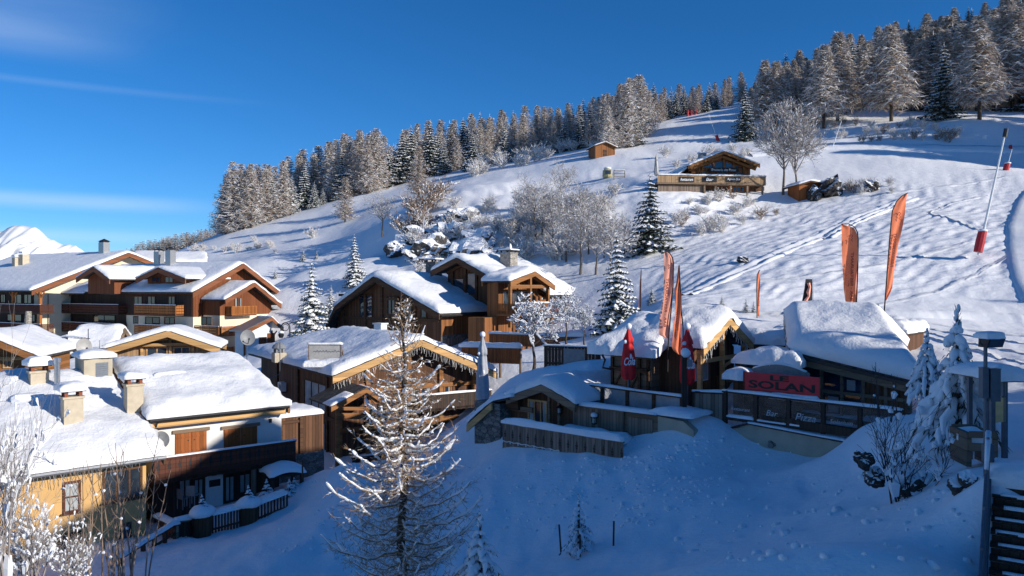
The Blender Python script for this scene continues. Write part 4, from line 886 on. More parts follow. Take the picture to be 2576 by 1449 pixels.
    # cream dormer box on its slope
    for px, top, bot, wd in [(262, 607, 637, 21)]:
        q = f2.hroof(px, bot, 0, z0, (zr2-z0)/yr); k = f2.w(*q).y/F; mb = MB(); w_ = wd*k/2; mb.box(q.x-w_, q.x+w_, q.y-w_*.8, q.y+w_*.8, q.z-1, q.z+(bot-top-3)*k); c_ = mb.build('chimney', M['metal'], T2)
        zt_ = q.z+(bot-top-3)*k; mb = MB(); mb.add([(q.x-w_*1.1, q.y-w_, zt_+.15), (q.x+w_*1.1, q.y-w_, zt_+.15), (q.x+w_*1.1, q.y+w_, zt_+.15), (q.x-w_*1.1, q.y+w_, zt_+.15), (q.x, q.y, zt_+.6)], [(0, 1, 4), (1, 2, 4), (2, 3, 4), (3, 0, 4), (0, 1, 2, 3)]); mb.box(q.x-w_*.9, q.x+w_*.9, q.y-w_*.7, q.y+w_*.7, zt_-.01, zt_+.14); mb.build('cowl', M['darkmetal'], c_)
    for px, top, bot, wd in [(61, 640, 658, 16), (41, 648, 662, 14)]:
        p = P(px, bot, 122); q = f2.l(p); k = 122/F; w_ = wd*k/2; mb = MB(); mb.box(q.x-w_, q.x+w_, q.y-w_, q.y+w_, q.z-4, q.z+(bot-top)*k); c_ = mb.build('chimney', M['tan'], T2); c_['label'] = 'cream rendered chimney beyond the roof edge'
        mb = MB(); mb.box(q.x-w_*1.1, q.x+w_*1.1, q.y-w_*1.1, q.y+w_*1.1, q.z+(bot-top)*k+.15, q.z+(bot-top)*k+.45); mb.build('cap', M['roofsnow'], c_)
    # ---- roof of a third block just showing behind
    p = P(330, 633, 128); f3 = Fr((p.x, p.y, -9), 22); T3 = f3.thing('apartment_building', 'snowy roof of a third block just showing behind the twin metal chimneys', 'apartment block')
    a = f3.hy(330, 652, 0); b = f3.hy(520, 652, 0)[0]
    zz = a[1]; gable(T3, 'x', -1, 13, 6, a[0], b, zz-.6, zz-.8, zz+1.3, .25, .35, 'slate', 'redfascia', 13, .6, .2, 16, 20)
    walls(T3, 'wall', 'cream', 'x', [(.5, 0), (11.5, 0), (11.5, zz-1.0), (.5, zz-1.0)], a[0]+1, b-1)
    # small entrance shed by the gable
    p = P(640, 835, 93); f4 = Fr((p.x, p.y, p.z-3.3), -30); T4 = f4.thing('entrance_porch', 'small cream porch with corrugated roof at the foot of the apartment gable', 'porch')
    y0, z0 = f4.hx(613, 835, 0); y1, z1 = f4.hx(712, 826, 0); ym, zm = f4.hx(683, 797, 0)
    g4 = gable(T4, 'x', y0, y1, ym, -2.6, 0, z0, z1, zm-.1, .12, 0, 'metal', 'redfascia', 2, .4, .12)
    snow_sheet('roof_snow', lambda a, b: g4(a)+.125, ym, y1, -2.6, .05, lambda a, b, z: (b, a, z), .2, 8, 14, 3, .3, .04, None, .2, T4)
    walls(T4, 'wall', 'white', 'x', [(y0+.8, -.5), (y1-1, -.5), (y1-1, g4(y1-1)-.1), (ym, g4(ym)-.1), (y0+.8, g4(y0+.8)-.1)], -2.5, -1.0)
    plain_box(T4, 'door', 'redwood', f4, 'r', -1.0, f4.rect('r', -1.0, 651, 848, 670, 880), 0, .08); plain_box(T4, 'side_door', 'redwood', f4, 'r', -1.0, f4.rect('r', -1.0, 672, 838, 690, 876), 0, .12)
    mb = MB()
    for yy in (y0+.9, y1-1.0): mb.beam((-.9, yy, 0), (-.9, yy, z0-.1), .16, .16); mb.beam((-.9, yy, z0-1.0), (-.05, yy, z0-.15), .12, .12)
    mb.build('timber_post', M['redwood'], T4)
apartments()

# ------------------------------------------------------------------ the brown chalet in the middle
def mid_chalet():
    A = P(942, 688, 80); f = Fr((A.x, A.y, -6.2), -36.9); T = f.thing('old_chalet', 'large dark timber chalet with two snowy gables, stone chimneys and a sunlit porch balcony', 'chalet')
    zr = A.z+6.2-.2
    a0, z0 = f.hy(842, 772, 0); a1, z1 = f.hy(1107, 790, 0); a_lo, z_lo = f.hy(815, 828, 0)
    L1 = 9.5
    g = gable(T, 'y', a0, a1, 0, 0, L1, z0-.15, z1-.15, zr-.25, .25, .62, 'slate', 'oldwoodh', 21, .4, .16, 30, 20, edge=.6, wavy=.3)
    # steep flared skirt on the far eave side
    mb = MB(); mb.prism(lambda a, b, z: (a, b, z), [(a_lo, z_lo-.3), (a0, z0-.2), (a0, z0+.08), (a_lo-.1, z_lo-.1)], .003, L1); mb.build('flared_roof', M['slate'], T)
    mb = MB(); mb.prism(lambda a, b, z: (a, b, z), [(a_lo+.12, z_lo-.5), (a0+.12, z0-.55), (a0, z0-.12), (a_lo, z_lo-.2)], -.15, .0); mb.build('verge_board', M['oldwoodh'], T)
    sl = (z0-z_lo)/(a0-a_lo)
    snow_sheet('flared_snow', lambda a, b: z_lo+.0+sl*(a-a_lo), a_lo, a0+.15, .02, L1, lambda a, b, z: (a, b, z), .42, 8, 14, 6, .4, .05, None, .2, T)
    c = 1.1; ww0, ww1 = a_lo+1.0, a1-.9; zf = lambda a: (g(a) if a > a0 else z_lo+sl*(a-a_lo)-.1)-.12
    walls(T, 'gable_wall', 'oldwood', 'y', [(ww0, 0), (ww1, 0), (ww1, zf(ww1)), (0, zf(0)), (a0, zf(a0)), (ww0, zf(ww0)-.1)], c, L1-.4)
    # posts, collar beams
    mb = MB(); 
    for px in (920, 962, 1000, 1045, 865):
        u = f.hy(px, 740, c)[0]; mb.box(u-.16, u+.16, c-.18, c+.02, 0, zf(u)-.25)
    u0 = f.hy(850, 738, c)[0]; u1 = f.hy(1060, 738, c)[0]; zz = f.hy(942, 800, c)[1]; mb.box(ww0+.2, ww1-.2, c-.14, c-.003, zz-.18, zz+.1)
    for px, py in ((985, 752), (870, 742)):
        u, z = f.hy(px, py, c-.1); mb.box(u-1.1, u+1.1, c-.22, c-.02, z-.14, z+.14)
    mb.build('timber_frame', M['oldwoodh'], T)
    for (x0, y0, x1, y1) in [(905, 742, 938, 800), (975, 745, 995, 792), (1012, 750, 1037, 800), (1058, 774, 1074, 800)]: window(T, f, 'f', c, f.rect('f', c, x0, y0, x1, y1), 2 if x1-x0 > 18 else 1, 1, .1, 'oldwoodh', 'glassblue', .1)
    r = f.rect('f', c, 918, 755, 936, 798)
    # side wall under the long right eave (sunlit strip) and stone base with doors
    xs = ww1; zz0 = f.hx(1180, 838, xs)[1]
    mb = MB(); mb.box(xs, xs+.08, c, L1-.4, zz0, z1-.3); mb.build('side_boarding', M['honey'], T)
    walls(T, 'stone_base', 'stone', 'y', [(ww0+.3, -2.5), (xs+.05, -2.5), (xs+.05, zz0), (ww0+.3, zz0)], c+.05, L1+4)
    plain_box(T, 'garage_door', 'greywood', f, 'r', xs+.05, f.rect('r', xs+.05, 1120, 850, 1165, 880), 0, .08); plain_box(T, 'cellar_door', 'oldwood', f, 'r', xs+.05, f.rect('r', xs+.05, 1175, 846, 1228, 882), 0, .08)
    # gutter
    mb = MB(); mb.tube([(a1+.12, 0, z1-.2), (a1+.12, L1, z1-.2)], .1, 6); mb.build('gutter', M['darkmetal'], T)
    # ---- second, higher gable
    y2 = 6.2; am, zm = f.hy(1150, 644, y2); b0, q0 = f.hy(1085, 684, y2); b1, q1 = f.hy(1254, 710, y2); L2 = y2+11
    g2 = gable(T, 'y', b0, b1, am, y2, L2, q0-.1, q1-.1, zm-.35, .25, .6, 'slate', 'oldwoodh', 23, .4, .16, 28, 20, edge=.6, wavy=.3)
    c2 = y2+1.6; v0, v1 = b0+1.0, b1-.4
    walls(T, 'upper_gable_wall', 'oldwood', 'y', [(v0, 2), (v1, 2), (v1, g2(v1)-.12), (am, g2(am)-.12), (v0, g2(v0)-.12)], c2, L2-.5)
    for (x0, y0, x1, y1) in [(1128, 700, 1168, 745), (1174, 686, 1198, 742)]: window(T, f, 'f', c2, f.rect('f', c2, x0, y0, x1, y1), 1, 1, .1, 'oldwoodh', 'glassblue', .1)
    mb = MB(); 
    for px in (1140, 1172, 1200, 1236): u = f.hy(px, 720, c2)[0]; mb.box(u-.15, u+.15, c2-.2, c2+.02, 2, g2(u)-.3)
    mb.beam((v0, c2-.1, g2(v0)-.4), (am, c2-.1, g2(am)-.4), .3, .3); mb.beam((am, c2-.1, g2(am)-.4), (v1, c2-.1, g2(v1)-.4), .3, .3); mb.build('timber_frame', M['oldwoodh'], T)
    # right flank wing with lower eave: main slope goes on to the right, with the lit porch gable on it
    xe = f.hroof(1393, 728, b1, q1, (q1-zm)/(b1-am), 'x')
    e0 = b1; e1 = b1+2.8; ze = q1+(q1-zm)/(b1-am)*2.8
    mb = MB(); mb.prism(lambda a, b, z: (a, b, z), [(b1-.02, q1-.1), (e1, ze-.1), (e1, ze+.15), (b1-.02, q1+.14)], y2+5.2, L2-.02); mb.build('wing_roof', M['slate'], T)
    s2 = (q1-zm)/(b1-am); snow_sheet('wing_snow', lambda a, b: q1+.15+s2*(a-b1), b1-.3, e1+.05, y2+5.2, L2, lambda a, b, z: (a, b, z), .55, 10, 16, 8, .5, .08, None, .3, T)
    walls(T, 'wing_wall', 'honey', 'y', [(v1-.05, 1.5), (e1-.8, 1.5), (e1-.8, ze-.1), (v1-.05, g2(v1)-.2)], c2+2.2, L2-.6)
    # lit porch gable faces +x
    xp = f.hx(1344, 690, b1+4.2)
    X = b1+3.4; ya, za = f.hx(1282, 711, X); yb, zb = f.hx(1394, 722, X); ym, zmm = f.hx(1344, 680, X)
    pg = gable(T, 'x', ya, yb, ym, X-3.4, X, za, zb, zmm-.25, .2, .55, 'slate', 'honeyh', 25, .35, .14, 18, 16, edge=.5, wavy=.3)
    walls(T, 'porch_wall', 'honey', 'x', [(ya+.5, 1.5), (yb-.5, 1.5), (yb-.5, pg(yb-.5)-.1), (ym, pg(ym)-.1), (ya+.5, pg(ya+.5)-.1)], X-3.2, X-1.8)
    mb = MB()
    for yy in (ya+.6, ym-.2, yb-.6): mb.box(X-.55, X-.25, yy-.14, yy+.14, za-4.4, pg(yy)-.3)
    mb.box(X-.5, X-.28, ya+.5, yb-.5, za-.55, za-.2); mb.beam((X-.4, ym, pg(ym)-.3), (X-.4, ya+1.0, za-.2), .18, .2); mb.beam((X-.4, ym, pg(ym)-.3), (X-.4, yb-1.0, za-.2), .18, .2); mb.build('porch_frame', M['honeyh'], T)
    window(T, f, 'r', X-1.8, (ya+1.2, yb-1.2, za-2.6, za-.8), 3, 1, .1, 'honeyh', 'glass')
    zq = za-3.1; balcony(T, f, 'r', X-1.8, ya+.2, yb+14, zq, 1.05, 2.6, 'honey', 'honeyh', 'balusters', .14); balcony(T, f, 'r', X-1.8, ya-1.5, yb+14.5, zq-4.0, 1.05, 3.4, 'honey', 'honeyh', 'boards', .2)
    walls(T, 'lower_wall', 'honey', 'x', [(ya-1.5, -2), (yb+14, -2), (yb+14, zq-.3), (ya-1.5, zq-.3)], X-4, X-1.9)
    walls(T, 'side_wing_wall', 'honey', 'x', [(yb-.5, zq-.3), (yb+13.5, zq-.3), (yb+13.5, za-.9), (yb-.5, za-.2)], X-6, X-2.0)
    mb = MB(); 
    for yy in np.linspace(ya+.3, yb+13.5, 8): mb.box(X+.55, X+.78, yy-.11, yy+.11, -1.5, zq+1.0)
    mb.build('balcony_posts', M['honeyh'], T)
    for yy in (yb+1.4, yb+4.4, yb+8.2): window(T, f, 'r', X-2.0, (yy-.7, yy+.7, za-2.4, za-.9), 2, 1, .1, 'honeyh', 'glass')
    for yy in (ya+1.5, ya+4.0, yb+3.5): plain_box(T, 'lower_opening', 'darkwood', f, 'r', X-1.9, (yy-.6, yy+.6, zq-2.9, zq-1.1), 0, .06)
    # chimneys
    q = f.hroof(975, 676, 0, zr, (z1-zr)/a1, 'x'); q = Vector((.9, 8.2, 0)); q.z = g(.9)+1.4
    ch = chimney(T, (q.x, q.y, q.z), 1.5, 1.1, .75, 'stone', snow=.16, label='low stone chimney behind the lower gable')
    q = Vector((am+3.0, y2+5.2, 0)); q.z = g2(q.x)+.6
    chimney(T, (q.x, q.y, q.z), 1.45, 1.3, 1.5, 'stonelight', snow=.12, label='pale stone chimney with a dish on the upper roof')
    p = f.w(q.x-.1, q.y+.3, q.z+2.1); dish('white dish standing on the pale stone chimney of the brown chalet', p, .95, (1, -.25, .12), 'whiteplastic', 1.0)
    # metal vent box in front of the gable
    mb = MB(); u, z = f.hy(957, 825, -3.0); mb.box(u-.5, u+.5, -3.4, -2.6, z-2.5, z+.35); mb.box(u-.62, u+.62, -3.5, -2.5, z+.36, z+.5); mb.build('vent_box', M['whiteplastic'], T)
    # snow-topped fences and terrace in front
    return f
def dish(label, p, dia, aim, mt, mast=0.8, lean=0.0):
    T = thing('satellite_dish', label, 'satellite dish', p); aim = Vector(aim).normalized(); x = aim.cross(Vector((0, 0, 1))).normalized(); y = x.cross(aim); r = dia/2; mb = MB(); n, k = 22, 5
    for side in (0, 1):
        vs = []
        for i in range(k+1):
            q = i/k
            for j in range(n):
                t = 2*math.pi*j/n; vs.append(x*math.cos(t)*r*q+y*math.sin(t)*r*1.08*q+aim*(.16*r*2*(q*q)-(.012 if side else 0)))
        mb.add(vs, [(i*n+j, i*n+(j+1) % n, (i+1)*n+(j+1) % n, (i+1)*n+j) for i in range(k) for j in range(n)])
    mb.build('reflector', M[mt], T, smooth=True, fix=False)
    mb = MB(); mb.tube([-y*r*.95+aim*.1*r, -y*r*.35+aim*r*1.15], .02*dia+.008, 5); mb.blob(-y*r*.32+aim*r*1.2, .07*dia); mb.build('receiver_arm', M['darkmetal'], T)
    mb = MB(); mb.tube([aim*-.02, Vector((0, 0, 0))-aim*.12, Vector((-aim.x*.14, -aim.y*.14, -mast))], .03, 6); mb.build('mast', M['greymetal'], T)
    return T
mid_chalet()
# ------------------------------------------------------------------ houses of the village
def white_house():
    A = P(375, 1058, 36); zb = -11.4; f = Fr((A.x, A.y, zb), 40); T = f.thing('village_house', 'white rendered house with brown shutters and a long carved balcony under a thick snow roof', 'house')
    z0 = A.z-zb; W = 7.2; zr = z0+2.0; L_ = 6.9
    g = gable(T, 'x', 0, 12.5, W, 0, L_, z0-.1, zr-1.9, zr-.05, .18, .5, 'slate', 'honeyh', 31, .3, .12, 34, 26, edge=.7, wavy=.3, waves=.05)
    mb = MB(); mb.box(.02, L_-.02, .16, .3, z0-.42, z0-.16); mb.build('eave_beam', M['lightwood'], T)
    mb = MB(); mb.tube([(-.0, -.12, z0-.02), (L_, -.12, z0-.02)], .09, 6); mb.tube([(.35, -.1, z0-.05), (.35, .3, z0-.5), (.35, .62, z0-.6), (.35, .62, 0)], .05, 6); mb.build('gutter', M['darkmetal'], T)
    c = .75; zfl = f.hy(560, 1178, -.5)[1]-.1
    walls(T, 'rendered_wall', 'white', 'x', [(c, zfl-.2), (11.5, zfl-.2), (11.5, zr-1.8), (W, zr-.1), (c, z0+.1)], .45, L_-.05)
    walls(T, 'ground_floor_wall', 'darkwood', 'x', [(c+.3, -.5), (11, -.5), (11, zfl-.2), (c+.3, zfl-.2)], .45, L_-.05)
    for b in [(441, 1087, 519, 1142), (563, 1076, 646, 1132)]:
        r = f.rect('f', c, *b); shutters(T, f, 'f', c, r); plain_box(T, 'lintel', 'greywoodh', f, 'f', c, (r[0]-.15, r[1]+.15, r[3]+.01, r[3]+.17), 0, .1)
    u0, z1 = f.hy(377, 1155, -.5); u1, z2 = f.hy(733, 1115, -.5); 
    bal = carved_balcony(T, f, 'f', c, .1, L_+.2, zfl, z1-zfl if z1-zfl > .7 else 1.05, 1.25, 'darkred')
    plain_box(T, 'door', 'whiteplastic', f, 'f', c+.3, f.rect('f', c+.3, 516, 1196, 560, 1274), 0, .07)
    plain_box(T, 'door_window', 'black', f, 'f', c+.3, f.rect('f', c+.3, 525, 1206, 553, 1223), .07, .085)
    for b in [(448, 1205, 480, 1255), (486, 1203, 512, 1250), (564, 1196, 590, 1262), (600, 1190, 630, 1240)]: window(T, f, 'f', c+.3, f.rect('f', c+.3, *b), 2, 1, .07, 'darkwood', 'curtain')
    u, _ = f.hy(640, 1200, -.4); mb = MB(); mb.box(u-.1, u+.1, -.4, -.2, -.5, zfl-.15); mb.build('porch_post', M['greywood'], T)
    mb = MB(); u, z = f.hy(679, 1058, c); mb.box(u-.06, u+.06, c-.12, c, z-.1, z+.1); mb.build('wall_lamp', M['darkmetal'], T)
    mb = MB(); mb.box(L_+.03, L_+3.2, 2.4, 6, zfl-.4, z0-1.0); mb.build('link_wall', M['oldwood'], T); mb = MB(); mb.box(L_+.03, L_+3.2, 2.3, 6, -1, zfl-.4); mb.build('link_base', M['stone'], T)
    mb = MB(); mb.box(L_+.5, L_+.68, 2.25, 2.4, zfl-.4, z0-1.1); mb.box(L_+1.7, L_+1.88, 2.25, 2.4, zfl-.4, z0-1.1); mb.box(L_+.68, L_+1.7, 2.3, 2.4, zfl+1.4, zfl+1.55); snow_sheet('link_snow', lambda a, b: z0-.995, L_+.03, L_+3.2, 2.35, 6, lambda a, b, z: (a, b, z), .3, 12, 12, 4, .5, .05, None, .3, T); mb.build('link_door_frame', M['oldwoodh'], T)
    # roof window
    q = f.hroof(427, 947, 0, z0+.5, (zr-z0)/W); mb = MB(); mb.box(q.x-.7, q.x+.7, q.y-.3, q.y+.3, q.z-.5, q.z+.08); mb.build('roof_hatch', M['darkmetal'], T)
    snow_sheet('hatch_snow', lambda a, b: q.z+.09, q.x-.8, q.x+.8, q.y-.25, q.y+.5, lambda a, b, z: (a, b, z), .2, 10, 8, 2, .3, .04, None, .2, T)
    # tall chimney at the left verge
    q = f.hroof(342, 1080, 0, z0, (zr-z0)/W); p = f.w(q.x-.2, q.y, q.z); 
    k = f.w(*q).y/F; chimney(T, (-.32, 1.5, z0-.6), .72, .72, 2.15, 'tan', snow=.32, label='slim rendered chimney against the left verge')
    return f
def carved_balcony(par, f, face, c, u0, u1, z0, h, depth, mt, motif=True, snow=.05, name='balcony'):
    m = f.m(face, c); fl = MB(); fl.fbox(m, u0, u1, 0, depth, z0-.18, z0); b = fl.build(name, M['darkwood'], par); r = MB(); d = MB(); n = max(4, int((u1-u0)/.24)); rr = random.Random(int(u1*100)); k = r; km = 1
    for i in range(n):
        a = u0+(u1-u0)*i/n; e = u0+(u1-u0)*(i+1)/n; r.fbox(m, a+.006, e-.006, depth-.05-.008*(i % 2), depth, z0-.14-.07*(i % 2), z0+h-.1)
        if motif and i % 2 == 0:
            x = (a+e)/2+.06; zc = z0+h*.56
            for dz, w_ in ((.13, .035), (.02, .07), (-.09, .05)): k.fbox(m, x-w_, x+w_, depth+.001, depth+.004, zc+dz-.045, zc+dz+.045, km)
            k.fbox(m, x-.016, x+.016, depth+.0005, depth+.0045, zc-.3, zc+.26, km)
    r.fbox(m, u0-.02, u1+.02, depth-.1, depth+.06, z0+h-.1, z0+h); r.build('carved_railing', [M[mt], M['black']], b)
    if snow:
        snow_sheet('rail_snow', lambda a, q: z0+h+.002, u0, u1, depth-.12, depth+.07, lambda a, q, z: m(a, q, z), snow, max(12, int((u1-u0)*3)), 5, int(u0*10), .12, .02, None, .4, b)
    return b
def yellow_house():
    A = P(412, 1148, 34.5); zb = -12.2; f = Fr((A.x, A.y, zb), 42); T = f.thing('village_house', 'ochre rendered house with a broad snow roof carrying two rendered chimneys and a steel flue', 'house')
    z0 = A.z-zb; W = 8.6; sl = .33; x0 = -15
    gable(T, 'x', 0, 17, W, x0, 0, z0-.12, z0+.8, z0+sl*W-.1, .2, .55, 'slate', 'oldwoodh', 37, .28, .12, 40, 44, edge=.8, wavy=.35)
    c = .7; walls(T, 'rendered_wall', 'yellow', 'x', [(c, -1), (16, -1), (16, z0+.6), (W, z0+sl*W-.25), (c, z0+.05)], x0+.5, -.55)
    mb = MB(); mb.tube([(x0, -.1, z0-.05), (.05, -.1, z0-.05)], .09, 6); mb.build('gutter', M['metal'], T)
    r = f.rect('f', c, 248, 1211, 322, 1328); 
    window(T, f, 'f', c, f.rect('f', c, 157, 1210, 203, 1289), 1, 2, .1, 'darkred', 'curtain', .05, True)
    # open loggia corner: dark glazing, wall below
    window(T, f, 'f', c, f.rect('f', c, 258, 1178, 358, 1258), 3, 1, .1, 'oldwoodh', 'glass', .05, True)
    window(T, f, 'f', c, f.rect('f', c, 148, 1340, 205, 1400), 2, 1, .1, 'darkwood', 'glass', .05); window(T, f, 'f', c, f.rect('f', c, 300, 1315, 330, 1360), 1, 1, .08, 'darkwood', 'glass', .05)
    icicles(T, [(x0+6, -.17, z0-.12), (-1, -.17, z0-.12)], 60, .1, .5, 'frosted', .014, 4, 'icicles')
    S = lambda px, py, dz=.5: f.hroof(px, py, 0, z0+dz, sl)
    q = S(185, 1069); k = f.w(*q).y/F; chimney(T, (q.x, q.y+.3, q.z), .78, .72, 66*k, 'tan', snow=.33, label='tall rendered chimney nearest the eave')
    q = S(100, 976); k = f.w(*q).y/F; chimney(T, (q.x, q.y+.3, q.z), .78, .72, 38*k, 'tan', snow=.42, label='short rendered chimney further up the roof')
    q = S(144, 988); mb = MB(); mb.tube([q-Vector((0, 0, .5)), q+Vector((0, 0, 1.55))], .13, 14); mb.tube([q+Vector((0, 0, 1.48)), q+Vector((0, 0, 1.7))], .16, 14); mb.tube([q+Vector((0, 0, .12)), q+Vector((0, 0, .2))], .15, 14); mb.tube([q+Vector((0, 0, .9)), q+Vector((0, 0, .96))], .142, 14); mb.build('steel_flue', M['steel'], T, smooth=False)
    # roof window peeping out of the snow
    q = S(72, 1010); mb = MB(); mb.box(q.x-.5, q.x+.5, q.y-.35, q.y+.35, q.z-.5, q.z+.12); mb.build('roof_window', M['darkmetal'], T)
    snow_sheet('roof_window_snow', lambda a, b: q.z+.13, q.x-.65, q.x+.65, q.y-.28, q.y+.8, lambda a, b, z: (a, b, z), .25, 10, 8, 2, .35, .05, None, .2, T)
    # louvred plant box at the top of the roof
    q0 = S(203, 965); q1 = S(281, 942); yq = (q0.y+q1.y)/2; a, z_ = f.hy(203, 969, yq); b, zt = f.hy(283, 897, yq)
    a, b = a+.15, b; mb = MB(); mb.box(a, b, yq, yq+1.9, q0.z-1.2, zt); o = mb.build('plant_box', M['beige'], T); m = f.m('f', yq); r = f.rect('f', yq, 241, 911, 272, 958); mb = MB()
    n = 9
    for i in range(n):
        z = r[2]+(r[3]-r[2])*i/n; mb.hexa([m(r[0], .0, z), m(r[1], .0, z), m(r[1], .05, z), m(r[0], .05, z), m(r[0], 0, z+.09), m(r[1], 0, z+.09), m(r[1], .01, z+.09), m(r[0], .01, z+.09)])
    mb.build('louvre', M['greymetal'], o)
    snow_sheet('box_snow', lambda a_, b_: zt+.01, a-.1, b+.1, yq-.15, yq+2, lambda a_, b_, z: (a_, b_, z), .38, 12, 10, 9, .4, .06, None, .3, o)
    return f
def house_d():
    A = P(835.6, 950, 50); zb = -10.9; f = Fr((A.x, A.y, zb), 33.5); T = f.thing('chalet_hotel', 'broad timber chalet behind the bare larch, golden eaves hung with string lights', 'chalet')
    z0 = A.z-zb; a1, z1 = f.hy(1249, 940, 0); am, zm = f.hy(1057, 855, 0); L_ = 21
    f0 = roof_profile(am, zm-.1, 0, z0-.05, a1, z1-.05); HP = 6.5; g = f0; th_ = .22
    hz = lambda a, b: min(f0(a), z0-.05+(L_-b)*(zm-z0)/HP)
    mb = MB(); nA, nB = 17, 25; T_ = []; B_3 = []
    for i in range(nA):
        for j in range(nB):
            a = a1*i/(nA-1); a = am if i == (nA-1)//2 else a; b = L_*j/(nB-1); T_.append((a, b, hz(a, b)+th_)); B_3.append((a, b, hz(a, b)))
    ixx = lambda i, j: i*nB+j; N0 = nA*nB; fs = [(ixx(i, j), ixx(i+1, j), ixx(i+1, j+1), ixx(i, j+1)) for i in range(nA-1) for j in range(nB-1)]; fs += [tuple(N0+q for q in reversed(x)) for x in fs]
    rim = [ixx(i, 0) for i in range(nA)]+[ixx(nA-1, j) for j in range(1, nB)]+[ixx(i, nB-1) for i in range(nA-2, -1, -1)]+[ixx(0, j) for j in range(nB-2, 0, -1)]; K = len(rim); fs += [(rim[k], rim[(k+1) % K], N0+rim[(k+1) % K], N0+rim[k]) for k in range(K)]
    mb.add(T_+B_3, fs); mb.build('roof', M['slate'], T)
    mb = MB(); m_ = lambda a, b, z: (a, b, z)
    for (aa, za, ab, zb_) in ((0, z0-.05, am, zm-.1), (am, zm-.1, a1, z1-.05)): mb.prism(m_, [(aa, za-.34), (ab, zb_-.34), (ab, zb_+.12), (aa, za+.12)], -.14, -.003)
    mb.build('verge_board', M['lightwood'], T)
    snow_sheet('roof_snow', lambda a, b: hz(a, b)+th_+.004, -.02, a1+.02, -.05, L_+.05, m_, .42, 36, 40, 41, .7, .06, am, .3, T)
    # soffit purlins
    mb = MB()
    for t in (.12, .5, .88): a = a1*t; mb.box(a-.14, a+.14, .15, 1.6, g(a)-.38, g(a)-.06)
    mb.build('purlin', M['lightwood'], T)
    c = 1.5; x0 = .9; x1 = a1-1.0; zf = lambda a: g(a)-.05
    zs = f.hx(760, 1138, x0)[1]
    walls(T, 'boarded_wall', 'oldwood', 'y', [(x0, zs), (x1, zs), (x1, zf(x1)), (am, zf(am)), (x0, zf(x0))], c, L_-6); walls(T, 'rear_wall', 'oldwood', 'y', [(x0, zs), (x1, zs), (x1, zf(x1)), (x0, zf(x0))], L_-6, L_-.8)
    walls(T, 'stone_base', 'stone', 'y', [(x0-.08, -2), (x1+.05, -2), (x1+.05, zs), (x0-.08, zs)], c-.06, L_-.5)
    # left (shaded) side: glazed doors with curtains, panelled door, air conditioner
    for b in [(767, 960, 822, 1031), (756, 1050, 820, 1124)]: window(T, f, 'l', x0, f.rect('l', x0, *b), 3, 1, .09, 'oldwoodh', 'bluecurtain', .08, True, False)
    plain_box(T, 'panelled_door', 'oldwoodh', f, 'l', x0, f.rect('l', x0, 722, 1050, 748, 1110), 0, .07)
    mb = MB(); m = f.m('l', x0)
    for px in (700, 752, 826): u = f.hx(px, 1040, x0)[0]; mb.fbox(m, u-.14, u+.14, .0, .16, zs, z0+.2)
    for py in (1036, 1130): z = f.hx(790, py, x0)[1]; mb.fbox(m, c, 9, .0, .13, z-.12, z+.12)
    mb.build('timber_frame', M['oldwoodh'], T)
    # gable front
    for b in [(845, 985, 880, 1020), (892, 965, 930, 1008), (1028, 965, 1085, 1010), (1100, 965, 1135, 1025)]: window(T, f, 'f', c, f.rect('f', c, *b), 2, 1, .1, 'honeyh', 'glassblue', .08, False, True)
    mb = MB(); m = f.m('f', c)
    for u in (x0+.15, x0+2.2, am-.2, am+2.4, x1-.15): mb.fbox(m, u-.16, u+.16, 0, .2, zs, zf(u)-.1)
    mb.fbox(m, x0+.3, x1-.3, 0, .14, z0-1.4, z0-1.12); mb.fbox(m, x0+.3, x1-.3, 0, .14, z0-4.0, z0-3.7); mb.build('front_frame', M['honeyh'], T)
    zq = f.hy(1140, 1022, -.2)[1]; carved_balcony(T, f, 'f', c, am+.2, x1+.3, zq, 1.0, 1.9, 'darkwood', True, .1)
    # projecting slated porch with its own golden gable
    p0, q0 = f.hy(832, 1026, -2.6); pm, qm = f.hy(921, 978, -2.6); p1, q1 = f.hy(988, 1024, -2.6)
    pg = gable(T, 'y', p0, p1, pm, -2.6, c-.02, q0, q1, qm, .12, 0, 'slate', 'honeyh', 45, .24, .1, back=False)
    mb = MB(); mb.beam((p0+.4, -2.4, q0-.1), (p1-.4, -2.4, q1-.1), .18, .2); mb.beam((pm, -2.4, q0), (pm, -2.4, qm-.1), .14, .14); mb.beam((pm-.1, -2.41, qm-.3), (p0+.9, -2.41, q0+.1), .12, .14); mb.beam((pm+.1, -2.41, qm-.3), (p1-.9, -2.41, q1+.1), .12, .14)
    mb.tube([(p0+.5, -2.3, q0-.6), (p1-.5, -2.3, q1-.6)], .2, 10); mb.box(p0+.4, p0+.62, -2.5, -2.28, zs, q0-.1); mb.box(p1-.62, p1-.4, -2.5, -2.28, zs, q1-.1); mb.build('porch_frame', M['honeyh'], T)
    snow_sheet('porch_snow', lambda a, b: pg(a)+.125, p0, pm-.9, -2.65, -1.2, lambda a, b, z: (a, b, z), .12, 8, 10, 2, .25, .03, None, .5, T)
    snow_sheet('porch_snow', lambda a, b: pg(a)+.125, pm+.3, p1, -2.65, -.2, lambda a, b, z: (a, b, z), .2, 8, 10, 3, .25, .03, None, .5, T)
    carved_balcony(T, f, 'f', c, x0+.2, am-.5, zs+.35, 1.05, 2.2, 'darkred', True, .04)
    # string lights under the verges
    icicles(T, [(0.1, -.16, z0-.42), (am, -.16, zm-.48)], 60, .15, .5, 'bulb', .011, 3); icicles(T, [(am, -.16, zm-.48), (a1, -.16, z1-.42)], 60, .15, .55, 'bulb', .011, 5)
    # lantern chimney, skylight board, aerials on the long left slope
    sl = (zm-z0)/am; q = f.hroof(702, 896, 0, z0+.7, sl, 'x'); mb = MB(); r = .42
